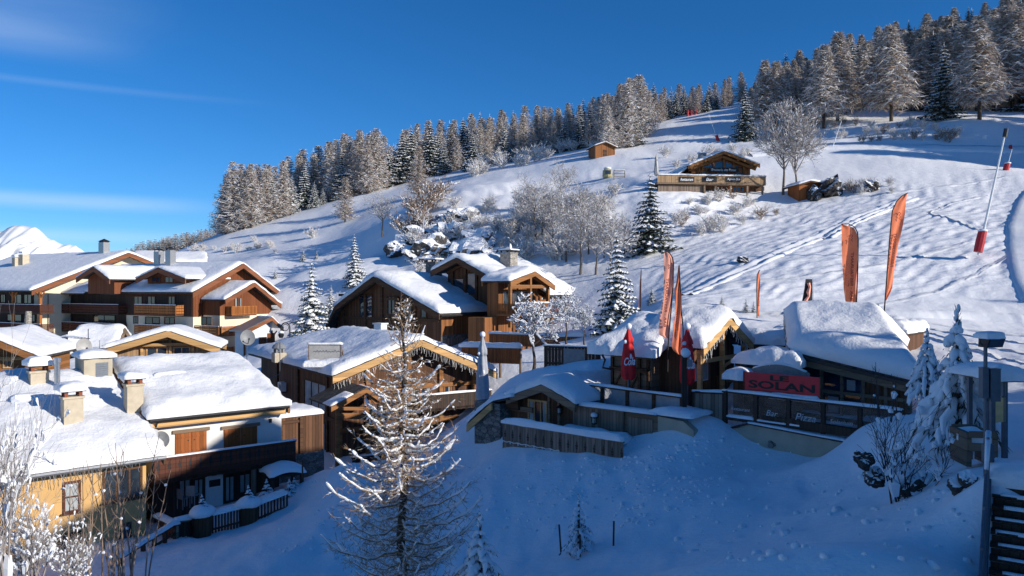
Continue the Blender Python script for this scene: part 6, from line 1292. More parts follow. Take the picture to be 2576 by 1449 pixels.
def big_hut():
    R1, R2, E1, E2 = P(1981, 792, 40), P(2209, 799, 37), P(1994, 893, 34.5), P(2318, 972, 30); zb = -6.6; f = Fr((E1.x, E1.y, zb), US); T = f.thing('restaurant_hut', 'dark restaurant hut with a huge smooth snow roof sloping down to the right', 'hut')
    l = [f.l(p) for p in (R1, R2, E1, E2)]; r1, r2, e1, e2 = l
    def surf(u, v): # u along ridge/eave, v from eave to ridge
        a = e1.lerp(e2, u); b = r1.lerp(r2, u); return a.lerp(b, v)
    mb = MB(); t = Vector((0, 0, .16))
    mb.hexa([e1, e2, r2, r1, e1+t, e2+t, r2+t, r1+t]); back0 = r1+Vector((.2, 4.5, -1.6)); back1 = r2+Vector((.2, 4.5, -1.8)); mb.hexa([r1, r2, back1, back0, r1+t, r2+t, back1+t, back0+t]); mb.build('roof', M['slate'], T)
    # one pillow of snow over ridge and both slopes
    vs = []; na, nb = 34, 34; so = 4.4
    def P_(u, v):
        if v <= .7: return surf(u, v/.7)
        k = (v-.7)/.3; return r1.lerp(r2, u).lerp(back0.lerp(back1, u), k)
    top = []; bot = []
    for i in range(na):
        for j in range(nb):
            u = i/(na-1); v = j/(nb-1); u = .5*u+.5*(.5-.5*math.cos(math.pi*u)); v = .5*v+.5*(.5-.5*math.cos(math.pi*v)); p = P_(u, v); d = min(u*9, (1-u)*9, v*10, (1-v)*10); q = min(1, d/1.0); e = math.sqrt(1-(1-q)**2)
            n = float(fbm(np.array([p.x*.45+so]), np.array([p.y*.45]), 3)[0]); th = .85*(.42+.58*e)*(1+.35*n)
            k = max(0, 1-abs(v-.7)/.12)**2*.22
            o = Vector((-.25*(u < .001)+.12*(u > .999), -.15*(v < .001), 0)); top.append(p+o+Vector((0, 0, .16+th-k))); bot.append(p+Vector((0, 0, .15)))
    ix = lambda i, j: i*nb+j; fs = [(ix(i, j), ix(i+1, j), ix(i+1, j+1), ix(i, j+1)) for i in range(na-1) for j in range(nb-1)]; N0 = len(top)
    rim = [ix(i, 0) for i in range(na)]+[ix(na-1, j) for j in range(1, nb)]+[ix(i, nb-1) for i in range(na-2, -1, -1)]+[ix(0, j) for j in range(nb-2, 0, -1)]; K = len(rim)
    fs += [(rim[(k+1) % K], rim[k], N0+k, N0+(k+1) % K) for k in range(K)]; mb = MB(); mb.add(top+[bot[r] for r in rim], fs); mb.build('roof_snow', M['roofsnow'], T, smooth=True)
    # eave beam, purlin ends, walls
    dn = Vector((0, 0, -.22)); off = Vector((.05, .12, 0)); mb = MB(); mb.beam(e1+dn+off, e2+dn+off, .16, .34); mb.build('eave_beam', M['greywoodh'], T); mb = MB(); mb.beam(e1+Vector((0, -.06, -.02)), e2+Vector((-.02, -.06, -.02)), .1, .14); mb.build('gutter', M['darkmetal'], T)
    d = e2-e1; nrm = Vector((-d.y, d.x, 0)).normalized(); off = nrm*.55; w0 = e1+off+Vector((d.x, d.y, 0))*.03; w1 = e2+off-Vector((d.x, d.y, 0))*.12
    def wall_quad(a, b, z0a, z0b, th=.12): 
        n_ = nrm*th; return [Vector((a.x, a.y, -.5)), Vector((b.x, b.y, -.5)), Vector((b.x+n_.x, b.y+n_.y, -.5)), Vector((a.x+n_.x, a.y+n_.y, -.5)), Vector((a.x, a.y, z0a)), Vector((b.x, b.y, z0b)), Vector((b.x+n_.x, b.y+n_.y, z0b)), Vector((a.x+n_.x, a.y+n_.y, z0a))]
    mb = MB(); mb.hexa(wall_quad(w0, w1, w0.z-.1, w1.z-.2)); mb.build('front_wall', M['oldwood'], T)
    # glazing strips and posts on that wall
    dd = (w1-w0); Lw_ = math.hypot(dd.x, dd.y); ux = Vector((dd.x, dd.y, 0)).normalized(); ox = -nrm; zt = lambda s: (w0.z+(w1.z-w0.z)*s/Lw_)-.35
    mm = lambda s, q, z: tuple(Vector((w0.x, w0.y, 0))+ux*s+ox*q+Vector((0, 0, z)))
    n = 5
    fr_ = MB()
    for i in range(n+1): s = Lw_*i/n; fr_.fbox(mm, s-.07, s+.07, .0, .12, -.5, zt(s)+.2)
    zmid = zt(Lw_)-.35; fr_.fbox(mm, 0, Lw_, 0, .1, zmid-.07, zmid+.07); fr_.build('window_frame', M['greywoodh'], T)
    for i in range(n):
        a, b = Lw_*i/n+.07, Lw_*(i+1)/n-.07
        if i < 3: mb = MB(); mb.hexa([mm(a, .02, zmid+.07), mm(b, .02, zmid+.07), mm(b, 0, zmid+.07), mm(a, 0, zmid+.07), mm(a, .02, zt(a)), mm(b, .02, zt(b)), mm(b, 0, zt(b)), mm(a, 0, zt(a))]); mb.build('pane', M['glassblue'], T)
        else: mb = MB(); mb.fbox(mm, a, b, .0, .03, zmid-1.3, zmid-.07); mb.build('orange_panel', M['honey'], T)
        mb = MB(); mb.fbox(mm, a, b, 0, .02, -.3, zmid-.08) if i < 3 else mb.fbox(mm, a, b, 0, .02, -.3, zmid-1.31); mb.build('pane', M['glass'], T)
    mb = MB(); mb.fbox(mm, Lw_*.26, Lw_*.36, .025, .03, zmid-.9, zmid-.2); mb.fbox(mm, Lw_*.44, Lw_*.52, .025, .03, zmid+.15, zmid+.6); mb.build('menu_sheet', M['dish'], T)
    # left end: dark gable with hanging snow-crusted garland
    g0 = r1+Vector((.15, 0, 0)); mb = MB(); th = Vector((.15, 0, 0)); mb.add([Vector((e1.x+.2, e1.y+.3, -.5)), Vector((g0.x, g0.y+3.8, -.5)), Vector((g0.x, g0.y+3.8, g0.z-1.5)), Vector((g0.x, g0.y, g0.z-.05)), Vector((e1.x+.2, e1.y+.3, e1.z-.05))], [(0, 1, 2, 3, 4)]); mb.build('gable_wall', M['darkwood'], T)
    icicles(T, [e1+Vector((-.15, .1, .1)), r1+Vector((-.15, 0, .1))], 70, .3, .95, 'darktwig', .025, 3, 'garland'); icicles(T, [e1+Vector((-.2, .1, .15)), r1+Vector((-.2, 0, .15))], 50, .2, .7, 'bulb', .018, 8, 'garland')
    mb = MB(); mb.hexa(wall_quad(w1, Vector((r2.x-.6, r2.y, 0)), w1.z-.3, w1.z-.2)); mb.build('end_wall', M['oldwood'], T)
    return f
FB = big_hut()
def snowy_block(name, label, cat, box, Y, depth, zlow, thick, mwall, roofm='darkwood', seed=1, ang=US):
    """small flat-roofed booth under a pillow of snow; box = picture box of the snow, Y its distance"""
    x0, y0, x1, y1 = box; A = P(x0, y1, Y); f = Fr((A.x, A.y, 0), ang); T = f.thing(name, label, cat); u0, z = f.hy(x0, y1, 0); u1, _ = f.hy(x1, y1, 0); 
    mb = MB(); mb.box(u0+.04, u1-.04, .04, depth-.04, z-.16, z); mb.build('roof', M[roofm], T); snow_sheet('roof_snow', lambda a, b: z+.004, u0-.03, u1+.03, -.05, depth+.05, lambda a, b, q: (a, b, q), thick, 20, 16, seed, .6, .1, None, .3, T, None, .45)
    walls(T, 'wall', mwall, 'y', [(u0+.25, zlow), (u1-.2, zlow), (u1-.2, z-.16), (u0+.25, z-.16)], .3, depth-.2); return T, f, u0, u1, z
T_, f_, u0, u1, z = snowy_block('canopy_booth', 'dark booth under a thick snow pillow, directly behind the red sign', 'booth', (1846, 870, 2006, 912), 35.5, 2.6, -6.5, .62, 'darkwood', seed=3)
snowy_block('crate_booth', 'small plank box with a snow dome left of the red sign', 'wooden box', (1824, 926, 1873, 952), 34.6, 1.5, -6.3, .5, 'oldwood', seed=5)
snowy_block('flat_roof_annex', 'long flat snowed-over roof between the entrance hut and the big hut', 'annex', (1855, 800, 1985, 862), 44, 6.5, -6, .75, 'oldwood', seed=7)
T_, f_, u0, u1, z = snowy_block('rear_hut', 'low snow-covered hut roof with a dark eave peeping over the big hut', 'hut', (2150, 775, 2280, 834), 45, 5, -4.5, .7, 'oldwood', seed=9)
# board on the hut front with a dome lamp roof
q = P(1960, 925, 33.9); B_t = thing('arched_board', 'dark arched board standing behind the top of the red sign', 'board', q-Vector((0, 0, .35)), R(US)); mb = MB(); mb.prism(lambda a, b, z: (a, b, z), [(-1.35+2.7*i/10, .32*math.sin(math.pi*i/10)+.2) for i in range(11)]+[(1.35, -.4), (-1.35, -.4)], -.03, .03); mb.build('board', M['dishgrey'], B_t)
snow_sheet('snow_cap', lambda a, b: .205+.32*max(0, math.cos(a/1.35*math.pi/2)), -1.2, 1.2, -.06, .06, lambda a, b, z: (a, b, z), .09, 14, 4, 2, .1, .02, None, .6, B_t)
# ------------------------------------------------------------------ the inn on the slope
def inn():
    A = P(1731, 420, 112); zb = 12.6; f = Fr((A.x, A.y, zb), 6); T = f.thing('mountain_inn', 'timber inn with glazed gable and black signs, standing alone on the slope beside the piste', 'inn')
    z0 = A.z-zb; am, zm = f.hy(1821, 381, 0); a1, z1 = f.hy(1911, 417, 0)
    g = gable(T, 'y', 0, a1, am, 0, 11, z0, z1, zm-.1, .22, .34, 'slate', 'honeyh', 81, .3, .16, 22, 16, wavy=.12, edge=.4)
    c = 1.3; zd = f.hy(1790, 442, -2.2)[1]; zl = zd-1.0
    walls(T, 'timber_gable', 'honey', 'y', [(.9, zl+1.6), (a1-.9, zl+1.6), (a1-.9, g(a1-.9)-.05), (am, g(am)-.05), (.9, g(.9)-.05)], c, 10)
    walls(T, 'stone_wall', 'stone', 'y', [(1.0, -3), (a1-1.0, -3), (a1-1.0, zl+1.6), (1.0, zl+1.6)], c+.06, 10)
    # glazed triangle
    mb = MB(); m = f.m('f', c); zb_ = f.hy(1820, 423, c)[1]
    for xa, xb in [(1771, 1792), (1797, 1818), (1823, 1843), (1848, 1868)]:
        u0, u1 = f.hy(xa, 415, c)[0], f.hy(xb, 415, c)[0]; t0, t1 = g(u0)-1.0, g(u1)-1.0; mb = MB(); mb.hexa([m(u0, .03, zb_), m(u1, .03, zb_), m(u1, 0, zb_), m(u0, 0, zb_), m(u0, .03, max(zb_+.15, t0)), m(u1, .03, max(zb_+.15, t1)), m(u1, 0, max(zb_+.15, t1)), m(u0, 0, max(zb_+.15, t0))]); mb.build('gable_window', M['glassblue'], T)
    mb = MB()
    for px in (1768, 1794.5, 1820.5, 1845.5, 1870): u = f.hy(px, 415, c)[0]; mb.fbox(m, u-.14, u+.14, 0, .16, zb_-.3, g(u)-.25)
    for t in (.05, .3, .7, .95): a = a1*t; mb.fbox(m, a-.15, a+.15, .1, 1.25, g(a)-.5, g(a)-.15)
    mb.beam(m(.3, .6, g(.3)-.55), m(am, .6, g(am)-.55), .3, .35); mb.beam(m(am, .6, g(am)-.55), m(a1-.3, .6, g(a1-.3)-.55), .3, .35); mb.build('gable_frame', M['honeyh'], T)
    for xa, xb in [(1753, 1782), (1805, 1830), (1850, 1876)]: window(T, f, 'f', c, f.rect('f', c, xa, 432, xb, 448), 2, 1, .1, 'honeyh', 'glassblue')
    for xa, xb in [(1754, 1763), (1776, 1783), (1868, 1877)]: plain_box(T, 'shutter', 'honey', f, 'f', c, f.rect('f', c, xa, 432, xb, 445), .08, .14)
    def board(words, x0, x1, y0, y1, y, sc=.84):
        r = f.rect('f', y, x0, y0, x1, y1); o = plain_box(T, 'sign_board', 'black', f, 'f', y, r, 0, .07); put_text(words, o, MX(((r[0]+r[1])/2, y-.08, (r[2]+r[3])/2), (1, 0, 0), (0, 0, 1), (0, -1, 0)), (r[1]-r[0])*sc, 'textw', 'lettering', (r[3]-r[2])*.55, False, .15, .015)
    board('Brasserie des Pistes', 1783, 1857, 422, 433, c-.3)
    # deck with signs on its rail
    y = -2.4; u0 = f.hy(1654, 450, y)[0]; u1 = f.hy(1927, 450, y)[0]
    mb = MB(); mb.box(u0, u1, y+.05, c+.2, zl-.3, zl); dk = mb.build('deck', M['greywoodh'], T); mb = MB(); rr = random.Random(4); n = int((u1-u0)/.3)
    for i in range(n):
        a = u0+(u1-u0)*i/n; b = u0+(u1-u0)*(i+1)/n; mb.box(a+.01, b-.01, y, y+.05, zl-.1, zd-.08)
    mb.box(u0, u1, y-.04, y+.1, zd-.08, zd); mb.box(u1-.05, u1, y+.1, c, zl-.1, zd-.08); mb.build('railing', M['lightwoodv'], dk); snow_sheet('rail_snow', lambda a, b: zd+.003, u0, u1, y-.1, y+.14, lambda a, b, z: (a, b, z), .16, 50, 5, 3, .1, .02, None, .3, dk)
    for wd, xa, xb in [('Restaurant', 1709, 1746), ('Bar', 1767, 1803), ('Après-Ski', 1826, 1863)]: board(wd, xa, xb, 445, 458, y-.02, .86 if wd != 'Bar' else .5)
    mb = MB()
    for px in (1772, 1800, 1838, 1880, 1918): u = f.hy(px, 470, y+.3)[0]; mb.box(u-.12, u+.12, y+.2, y+.44, -3, zl-.3)
    mb.build('deck_post', M['greywoodh'], T); ua = f.hy(1655, 470, y+.6)[0]; ub = f.hy(1769, 470, y+.6)[0]; mb = MB(); mb.box(ua, ub, y+.5, y+.6, -3, zl-.4); mb.build('slatted_skirt', M['greywood'], T)
    uc = f.hy(1922, 470, y+1.6)[0]; mb = MB(); mb.box(ub, uc, y+1.5, y+1.7, -3, zl-.3); mb.build('lower_wall', M['oldwood'], T)
    window(T, f, 'f', y+1.5, f.rect('f', y+1.5, 1843, 470, 1872, 482), 3, 1, .1, 'honeyh', 'glassblue'); plain_box(T, 'shutter', 'shutter', f, 'f', y+1.5, f.rect('f', y+1.5, 1829, 469, 1842, 482), .05, .12); plain_box(T, 'shutter', 'shutter', f, 'f', y+1.5, f.rect('f', y+1.5, 1873, 469, 1886, 482), .05, .12)
    # low lean-to on the left of the gable
    p, q = f.hy(1700, 443, .5); mb = MB(); mb.prism(lambda a, b, z: (a, b, z), [(p, q-.2), (.1, z0-.2), (.1, z0), (p, q)], .5, 9); mb.build('lean_to_roof', M['slate'], T); sl = (z0-q)/(.1-p); snow_sheet('lean_to_snow', lambda a, b: q+sl*(a-p)+.005, p, .1, .4, 9, lambda a, b, z: (a, b, z), .3, 12, 12, 5, .4, .05, None, .2, T)
    walls(T, 'side_wall', 'oldwood', 'y', [(p+.6, zl-2), (1.0, zl-2), (1.0, z0-.2), (p+.6, q)], 1.6, 8.8)
    q = (am-1.5, 5.0, g(am-1.5)+.3); mb = MB(); mb.box(q[0]-.5, q[0]+.5, 4.5, 5.5, q[2]-1, q[2]+1.0); ch = mb.build('chimney', M['dishgrey'], T); mb = MB(); mb.box(q[0]-.6, q[0]+.6, 4.4, 5.6, q[2]+1.0, q[2]+1.2); mb.build('snow_cap', M['treesnow'], ch)
inn()
def small_hut(label, px, Y, pts, mw, ang, snow=.25, z_extra=1.5):
    (xl, yl), (xm, ym), (xr, yr), yb = pts; A = P(xl, yl, Y); zb = (CY-yb)/F*Y; f = Fr((A.x, A.y, zb), ang); T = f.thing('wooden_shed', label, 'shed'); z0 = A.z-zb; am, zm = f.hy(xm, ym, 0); a1, z1 = f.hy(xr, yr, 0); L_ = a1*.95
    g = gable(T, 'y', 0, a1, am, 0, L_, z0, z1, zm, .1, snow, 'slate', 'oldwoodh', 5, .16, .1, 12, 10, wavy=.15, edge=.3); walls(T, 'plank_wall', mw, 'y', [(.35, -z_extra), (a1-.35, -z_extra), (a1-.35, g(a1-.35)), (am, g(am)), (.35, g(.35))], .45, L_-.3)
    mb = MB(); mb.box(am-.45, am+.45, .40, .45, -.2, z0*.7); mb.build('door', M['oldwoodh'], T); return T
small_hut('small plank shed between the bare trees and the long boulder', 2040, 106, ((2008, 465), (2040, 455), (2077, 463), 493), 'shutter', 8, .3)
small_hut('tiny honey coloured hut standing on the snow ridge at the wood edge', 1522, 158, ((1495, 367), (1524, 357), (1553, 371), 392), 'honey', 14, .2)

# ------------------------------------------------------------------ flags, umbrellas, posts
def flag(name, label, rows, Y, pole, mt, ripple=.05, text=None, edge=True, cat='flag', logo=None):
    """rows: (left column, right column, row); pole: list of picture points"""
    q = P(*pole[-1], Y); T = thing(name, label, cat, q); o = Vector(q); mb = MB(); n = len(rows); k = 7; vs = []
    ys = np.linspace(rows[0][2], rows[-1][2], 26); L_ = np.interp(ys, [r[2] for r in rows], [r[0] for r in rows]); R_ = np.interp(ys, [r[2] for r in rows], [r[1] for r in rows])
    for i, y in enumerate(ys):
        for j in range(k):
            x = L_[i]+(R_[i]-L_[i])*j/(k-1); p = P(x, y, Y)-o; p.y += ripple*math.sin(j*1.3+i*.35)*(j/(k-1)+.2)+.03; vs.append(p)
    mb.add(vs, [(i*k+j, i*k+j+1, (i+1)*k+j+1, (i+1)*k+j) for i in range(25) for j in range(k-1)]); cl = mb.build('cloth', M[mt], T, smooth=True, fix=False)
    mb = MB(); mb.tube([P(x, y, Y)-o for x, y in pole], [.028+.012*i/len(pole) for i in range(len(pole))], 6); mb.build('pole', M['flagblack'] if edge else M['steel'], T)
    for (wd, x, y0, y1, ht, tmat, lean) in (text or []):
        a = P(x+lean, y1, Y)-o; b = P(x-lean, y0, Y)-o; c = (a+b)/2; d = (a-b) if y1 < y0 else (a-b); up = (P(x+lean, min(y0, y1), Y)-P(x-lean, max(y0, y1), Y)).normalized(); rt = Vector((up.z, 0, -up.x))
        put_text(wd, cl, MX((c.x, -.07, c.z), up, rt, (0, 1, 0)), abs(y1-y0)/F*Y, tmat, 'lettering', ht/F*Y, False, 0, .02)
    for (x, y, s) in (logo or []):
        c = P(x, y, Y)-o; s_ = s/F*Y; mb = MB(); pts = [(-.5, .9), (-.1, 1.2), (.3, .8), (-.2, .3), (.3, -.1), (-.3, -.5), (.2, -.9)]; mb.tube([Vector((c.x+a*s_, -.07, c.z+b*s_)) for a, b in pts], .02, 4); mb.build('printed_emblem', M['texto'], cl)
    return T
FG = None
flag('feather_flag', 'tall pale orange feather flag beside the hut corner, mirrored BAR RESTAURANT lettering', [(1672,1675,631),(1671.5,1688,641),(1671,1693,655),(1670.5,1694,680),(1670,1691,743),(1661,1687,795),(1657.5,1683.5,828),(1658,1682.5,842),(1676,1682,851)], 36.6, [(1673,630),(1684,636),(1692,648),(1694.5,662),(1693,720),(1688,780),(1682,851),(1680,885),(1679,935)], 'paleorange', .05, [('BAR - RESTAURANT', 1675, 822, 700, 6.5, 'texto', 3.5)], logo=[(1682, 672, 5)])
flag('feather_flag', 'dark-tipped folded orange feather flag hanging narrow between pale flag and umbrella', [(1707,1709.5,668),(1703,1711.5,705),(1697,1712.5,730),(1698.5,1713,750),(1700,1713.5,779),(1695,1714,820),(1692,1714,860),(1690.5,1713.5,879),(1706,1713.5,892)], 36.0, [(1708.5,667),(1710,700),(1712.5,735),(1713.5,780),(1716,800),(1719,830),(1718,935)], 'orange', .07, [('OUVERT', 1703, 832, 782, 7, 'texto', 1.0)])
flag('thin_flag', 'needle-thin orange flag seen edge-on behind the left hut roof', [(1612.6,1613.4,676),(1609,1613.2,720),(1606.5,1612.4,772)], 58, [(1613,676),(1612.5,725),(1611,805)], 'orange', .02)
flag('thin_flag', 'narrow orange flag behind the gap between the two huts', [(1909,1912,680),(1905,1912.6,692),(1904,1912,715),(1904.5,1911,760),(1904.5,1910,796)], 57, [(1912,679),(1905,690),(1903.6,715),(1904.3,800)], 'orange', .03, [('RESTAURANT', 1908, 770, 728, 4, 'texto', .2)])
flag('slanted_banner', 'grey and orange slanted banner on a steel post behind the big hut', [(2027,2043.5,702),(2024,2043.5,725),(2019,2043.5,752),(2015,2043.5,774)], 56, [(2045,700),(2045,740),(2045,802)], 'flagblack', .01, edge=False)
o = [x for x in bpy.data.objects if x.name.startswith('slanted_banner')][0]
mb = MB(); oo = P(2045, 802, 56); mb.tube([P(x, y, 56)-oo+Vector((0, -.05, 0)) for x, y in [(2033,712),(2036,722),(2032,735),(2034,745),(2026,755),(2030,764),(2022,772)]], [.12, .1, .16, .08, .14, .08, .1], 5); mb.build('orange_emblem', M['paleorange'], o)
flag('feather_flag', 'broad orange feather flag with rounded top, mirrored OUVERT and BAR RESTAURANT lettering', [(2117,2120,564),(2117,2140,566),(2117.3,2151,573),(2117.6,2157,587),(2118,2158,610),(2119.5,2157.5,667),(2122.5,2156,720),(2127,2155,755),(2131,2154,770)], 45.5, [(2117,563.5),(2134,563),(2150,571),(2157,584),(2159,604),(2158,667),(2154.5,770),(2153,800)], 'orange', .06, [('BAR - RESTAURANT', 2142, 756, 635, 7, 'texto', .8), ('OUVERT', 2130, 722, 662, 7, 'texto', -.8)], logo=[(2142, 600, 8), (2128, 610, 5)])
flag('feather_flag', 'tallest slanted orange feather flag on a white pole above the big hut roof', [(2279,2284.5,486),(2256,2281,508),(2244,2277,538),(2241,2270,570),(2238,2260,613),(2234,2254,660),(2231.5,2249,700),(2229,2245,727),(2227,2229,756)], 44.5, [(2284.5,485),(2270,492),(2255.5,507),(2245,530),(2241,570),(2238,603),(2231.5,690),(2226.5,757),(2224,790)], 'orange', .06, [('RESTAURANT', 2247, 672, 585, 8, 'texto', 5)], logo=[(2262, 545, 9)])
mb = MB(); 
def closed_parasol(label, px, top, bot, Y, mt, w, words=None, name='closed_parasol', snow=True, base=None):
    q = P(px, base or bot+18, Y); T = thing(name, label, 'parasol', q); zt = (bot-top)/F*Y; dz = ((base or bot+18)-bot)/F*Y; mb = MB(); n = 24; prof = [(0, .5), (.06, .75), (.14, .95), (.25, .8), (.4, 1.0), (.55, 1.05), (.68, .98), (.78, .82), (.88, .38), (.9, .86), (.97, .42), (1.0, .1)]; vs = []
    prof = [(0, .55), (.04, .85), (.12, 1.05), (.3, .95), (.5, .88), (.66, .72), (.70, .62), (.705, .8), (.78, .72), (.86, .42), (.95, .22), (1.0, .06)]
    for t, r in prof:
        for j in range(n):
            a = 2*math.pi*j/n; fold = 1+.22*math.cos(a*6+t*5)*(1-.3*t); vs.append((math.cos(a)*w*r*fold, math.sin(a)*w*r*fold, dz+zt*t+(.05*math.sin(a*3) if t < .05 else 0)))
    k = len(prof); mb.add(vs, [(i*n+j, i*n+(j+1) % n, (i+1)*n+(j+1) % n, (i+1)*n+j) for i in range(k-1) for j in range(n)]); c = mb.build('folded_cover', M[mt], T, smooth=True, fix=False)
    mb = MB(); mb.tube([(0, 0, -.5), (0, 0, dz+zt+.03)], .04, 8); mb.build('pole', M['greymetal'], T)
    if snow: mb = MB(); mb.blob((0, 0, dz+zt+.02), (.16, .16, .17), seed=px, amp=.1); mb.blob((-w*.55, -w*.55, dz+zt*.72), (.12, .07, .1), seed=2); mb.blob((w*.2, -w*.9, dz+zt*.45), (.06, .05, .14), seed=3); mb.build('snow_cap', M['treesnow'], T, smooth=True)
    if words: put_text(words, c, MX((0, -w*1.16, dz+zt*.36), (1, 0, .08), (0, 0, 1), (0, -1, 0)), w*1.7, 'textw', 'lettering', zt*.15, False, .3, .02)
    return T
closed_parasol('folded red parasol with white Cola lettering in front of the hut eave', 1581, 822, 955, 36.6, 'red', .31, 'Cola', base=985)
closed_parasol('folded red parasol beside the sunlit entrance, partly behind the lamp post', 1729, 822, 968, 35.4, 'red', .31, 'Cola', base=1050)
closed_parasol('tall grey wrapped parasol at the corner of the larch chalet terrace', 1214, 842, 1010, 43, 'greycloth', .33, None, snow=True, base=1075)
closed_parasol('tall white wrapped parasol on the deck of the inn', 1651, 387, 442, 110, 'dish', .28, None, snow=False, base=448)
def pole_lance(label, foot, top, Y, r=.09, pad=None, head=True):
    q = gp(*foot, 50) if Y is None else P(*foot, Y); Y = q.y; T = thing('snow_lance', label, 'snow lance', q); e = P(*top, Y)-q; mb = MB(); mb.tube([Vector((0, 0, -.4)), e], [r, r*.55], 8); mb.build('pole', M['whiteplastic'], T)
    if head: mb = MB(); mb.tube([e*.96+Vector((0, 0, -.1)), e*1.02], r*1.6, 8); mb.build('head', M['darkmetal'], T)
    if pad:
        h, w = pad; d = e.normalized(); mb = MB(); mb.tube([d*-.15, d*h*.5, d*h], [w*.52, w*.56, w*.5], 10); pd = mb.build('padding', M['redpad'], T); mb = MB(); mb.blob(d*(h+.05), (w*.6, w*.6, .15), seed=3, amp=.1); mb.build('snow_cap', M['treesnow'], T, smooth=True)
    return T
pole_lance('leaning white snow lance with a big red padded foot near the right edge', (2461, 630), (2530, 330), 69, .12, (1.8, .72))
pole_lance('short snow lance with red padding high on the right beyond the leaning lance', (2530, 430), (2546, 375), None, .07, (1.0, .75), False)
pole_lance('thin leaning snow lance with red padding on the shaded upper piste', (1807, 350), (1783, 288), None, .07, (1.3, .6), False)
pole_lance('plain white snow lance leaning right below the right-hand wood', (2092, 374), (2117, 304), None, .09, None, False)
for i, (px, py, h) in enumerate([(1730, 293, 1.6), (1739, 291, 1.4), (1749, 289, 1.6), (1835, 265, .7), (2542, 383, .9)]):
    q = gp(px, py, 80)
    mb = MB(); mb.tube([(0, 0, -.3), (.15*(i == 2), 0, h*.5), (.3*(i == 2), 0, h)], [.25, .28, .25], 10); o = mb.build('padded_post', M['redpad']); o.location = q
    tag(o, ['red padded post, first of three at the top of the piste', 'red padded post, middle one of three at the top of the piste', 'leaning red padded post, last of three at the top of the piste', 'tiny red marker post on the crest of the piste', 'small red padded box on the path at the right edge'][i], 'padded post', 'red padded posts on the piste')
q = gp(1731, 290, 80); T = thing('piste_panel', 'pale sign panel on posts above the red padded posts', 'sign', q); mb = MB(); mb.box(-.7, .7, -.05, .05, 1.6, 3.2); mb.build('panel', M['dishgrey'], T); mb = MB(); mb.box(-.6, -.5, 0.06, .14, -.3, 3); mb.box(.5, .6, 0.06, .14, -.3, 3); mb.build('post', M['darkmetal'], T)
# telecom mast, lift trestle, old cabin and frame, street lamp, stone column
q = P(1536, 372, 170); q.z = gz1(q.x, q.y); T = thing('telecom_mast', 'grey antenna mast among the trees behind the tiny hut', 'mast', q); H = (CY-286)/F*170-q.z; mb = MB(); mb.tube([(0, 0, -.5), (0, 0, H)], .16, 8); mb.build('pole', M['greymetal'], T); mb = MB()
for j in range(3): a = j*2.1; mb.box(math.cos(a)*.5-.14, math.cos(a)*.5+.14, math.sin(a)*.5-.14, math.sin(a)*.5+.14, H-3, H-.2)
mb.tube([(0, 0, H*.55), (0, 0, H*.58)], .6, 10); mb.build('antenna', M['metal'], T)
q = gp(580, 584, 120); T = thing('lift_trestle', 'thin A-frame trestle at the foot of the left wood', 'trestle', q); k = q.y/F; mb = MB()
for dx in (-1.1, -.2, 1.0): mb.tube([(dx*9*k, 0, -.4), (-3*k, .5*dx, 33*k)], .09, 5)
mb.build('legs', M['metal'], T)
q = gp(1528, 455, 90); T = thing('old_cabin', 'small yellow and grey lift cabin in the snow left of the inn', 'cabin'); T.location = q; mb = MB(); mb.tube([(0, 0, 0), (0, 0, .3), (0, 0, 1.3), (0, 0, 1.7)], [.75, .9, .85, .5], 10); mb.build('shell', M['yellowpaint'], T); mb = MB(); mb.box(-.5, .5, -.95, .95, .6, 1.25); mb.build('window', M['glass'], T); mb = MB(); mb.blob((0, 0, 1.75), (.75, .75, .25), seed=2, amp=.1); mb.build('snow_cap', M['treesnow'], T, smooth=True)
q = gp(1558, 456, 90); T = thing('timber_frame_stand', 'open dark frame stand between the lift cabin and the inn', 'stand', q); mb = MB(); w_ = .95
for x in (-w_, w_): mb.box(x-.06, x+.06, -.06, .06, -.3, 1.5)
for z in (.35, .9, 1.42): mb.box(-w_+.06, w_-.06, -.04, .04, z, z+.1)
mb.build('frame', M['greywood'], T); snow_sheet('snow_cap', lambda a, b: 1.525, -w_, w_, -.15, .15, lambda a, b, z: (a, b, z), .12, 8, 4, 1, .1, .02, None, .3, T)
q = P(729, 862, 70); T = thing('street_lamp', 'black arched street lamp with a hanging lantern behind the larch chalet roof', 'street lamp', q); k = 70/F; mb = MB(); pts = [(0, 0, -1), (0, 0, 38*k)]+[(-11*k+11*k*math.cos(t), 0, 38*k+12*k*math.sin(t)) for t in np.linspace(.3, math.pi, 8)]+[(-22*k, 0, 30*k)]; mb.tube(pts, .06, 6); mb.tube([(-11*k+8*k*math.cos(t), 0, 38*k+8*k*math.sin(t)) for t in np.linspace(0, 6.28, 14)], .03, 4); mb.build('post', M['black'], T); mb = MB(); mb.tube([(-22*k, 0, 12*k), (-22*k, 0, 20*k), (-22*k, 0, 27*k)], [.16, .3, .05], 8); mb.build('lantern', M['darkmetal'], T)
mb = MB(); mb.blob((-22*k, 0, 26*k), (.26, .26, .14), seed=1, amp=.1); mb.build('snow_cap', M['treesnow'], T, smooth=True)
q = P(72, 905, 62); k = 62/F; mb = MB(); mb.tube([(0, 0, -3), (.05, 0, 50*k), (-.05, 0, 100*k), (0, 0, 122*k)], [.3, .27, .26, .22], 10); o = mb.build('stone_column', M['stonelight']); o.location = q; tag(o, 'round pale stone column in front of the loggia balconies', 'column')

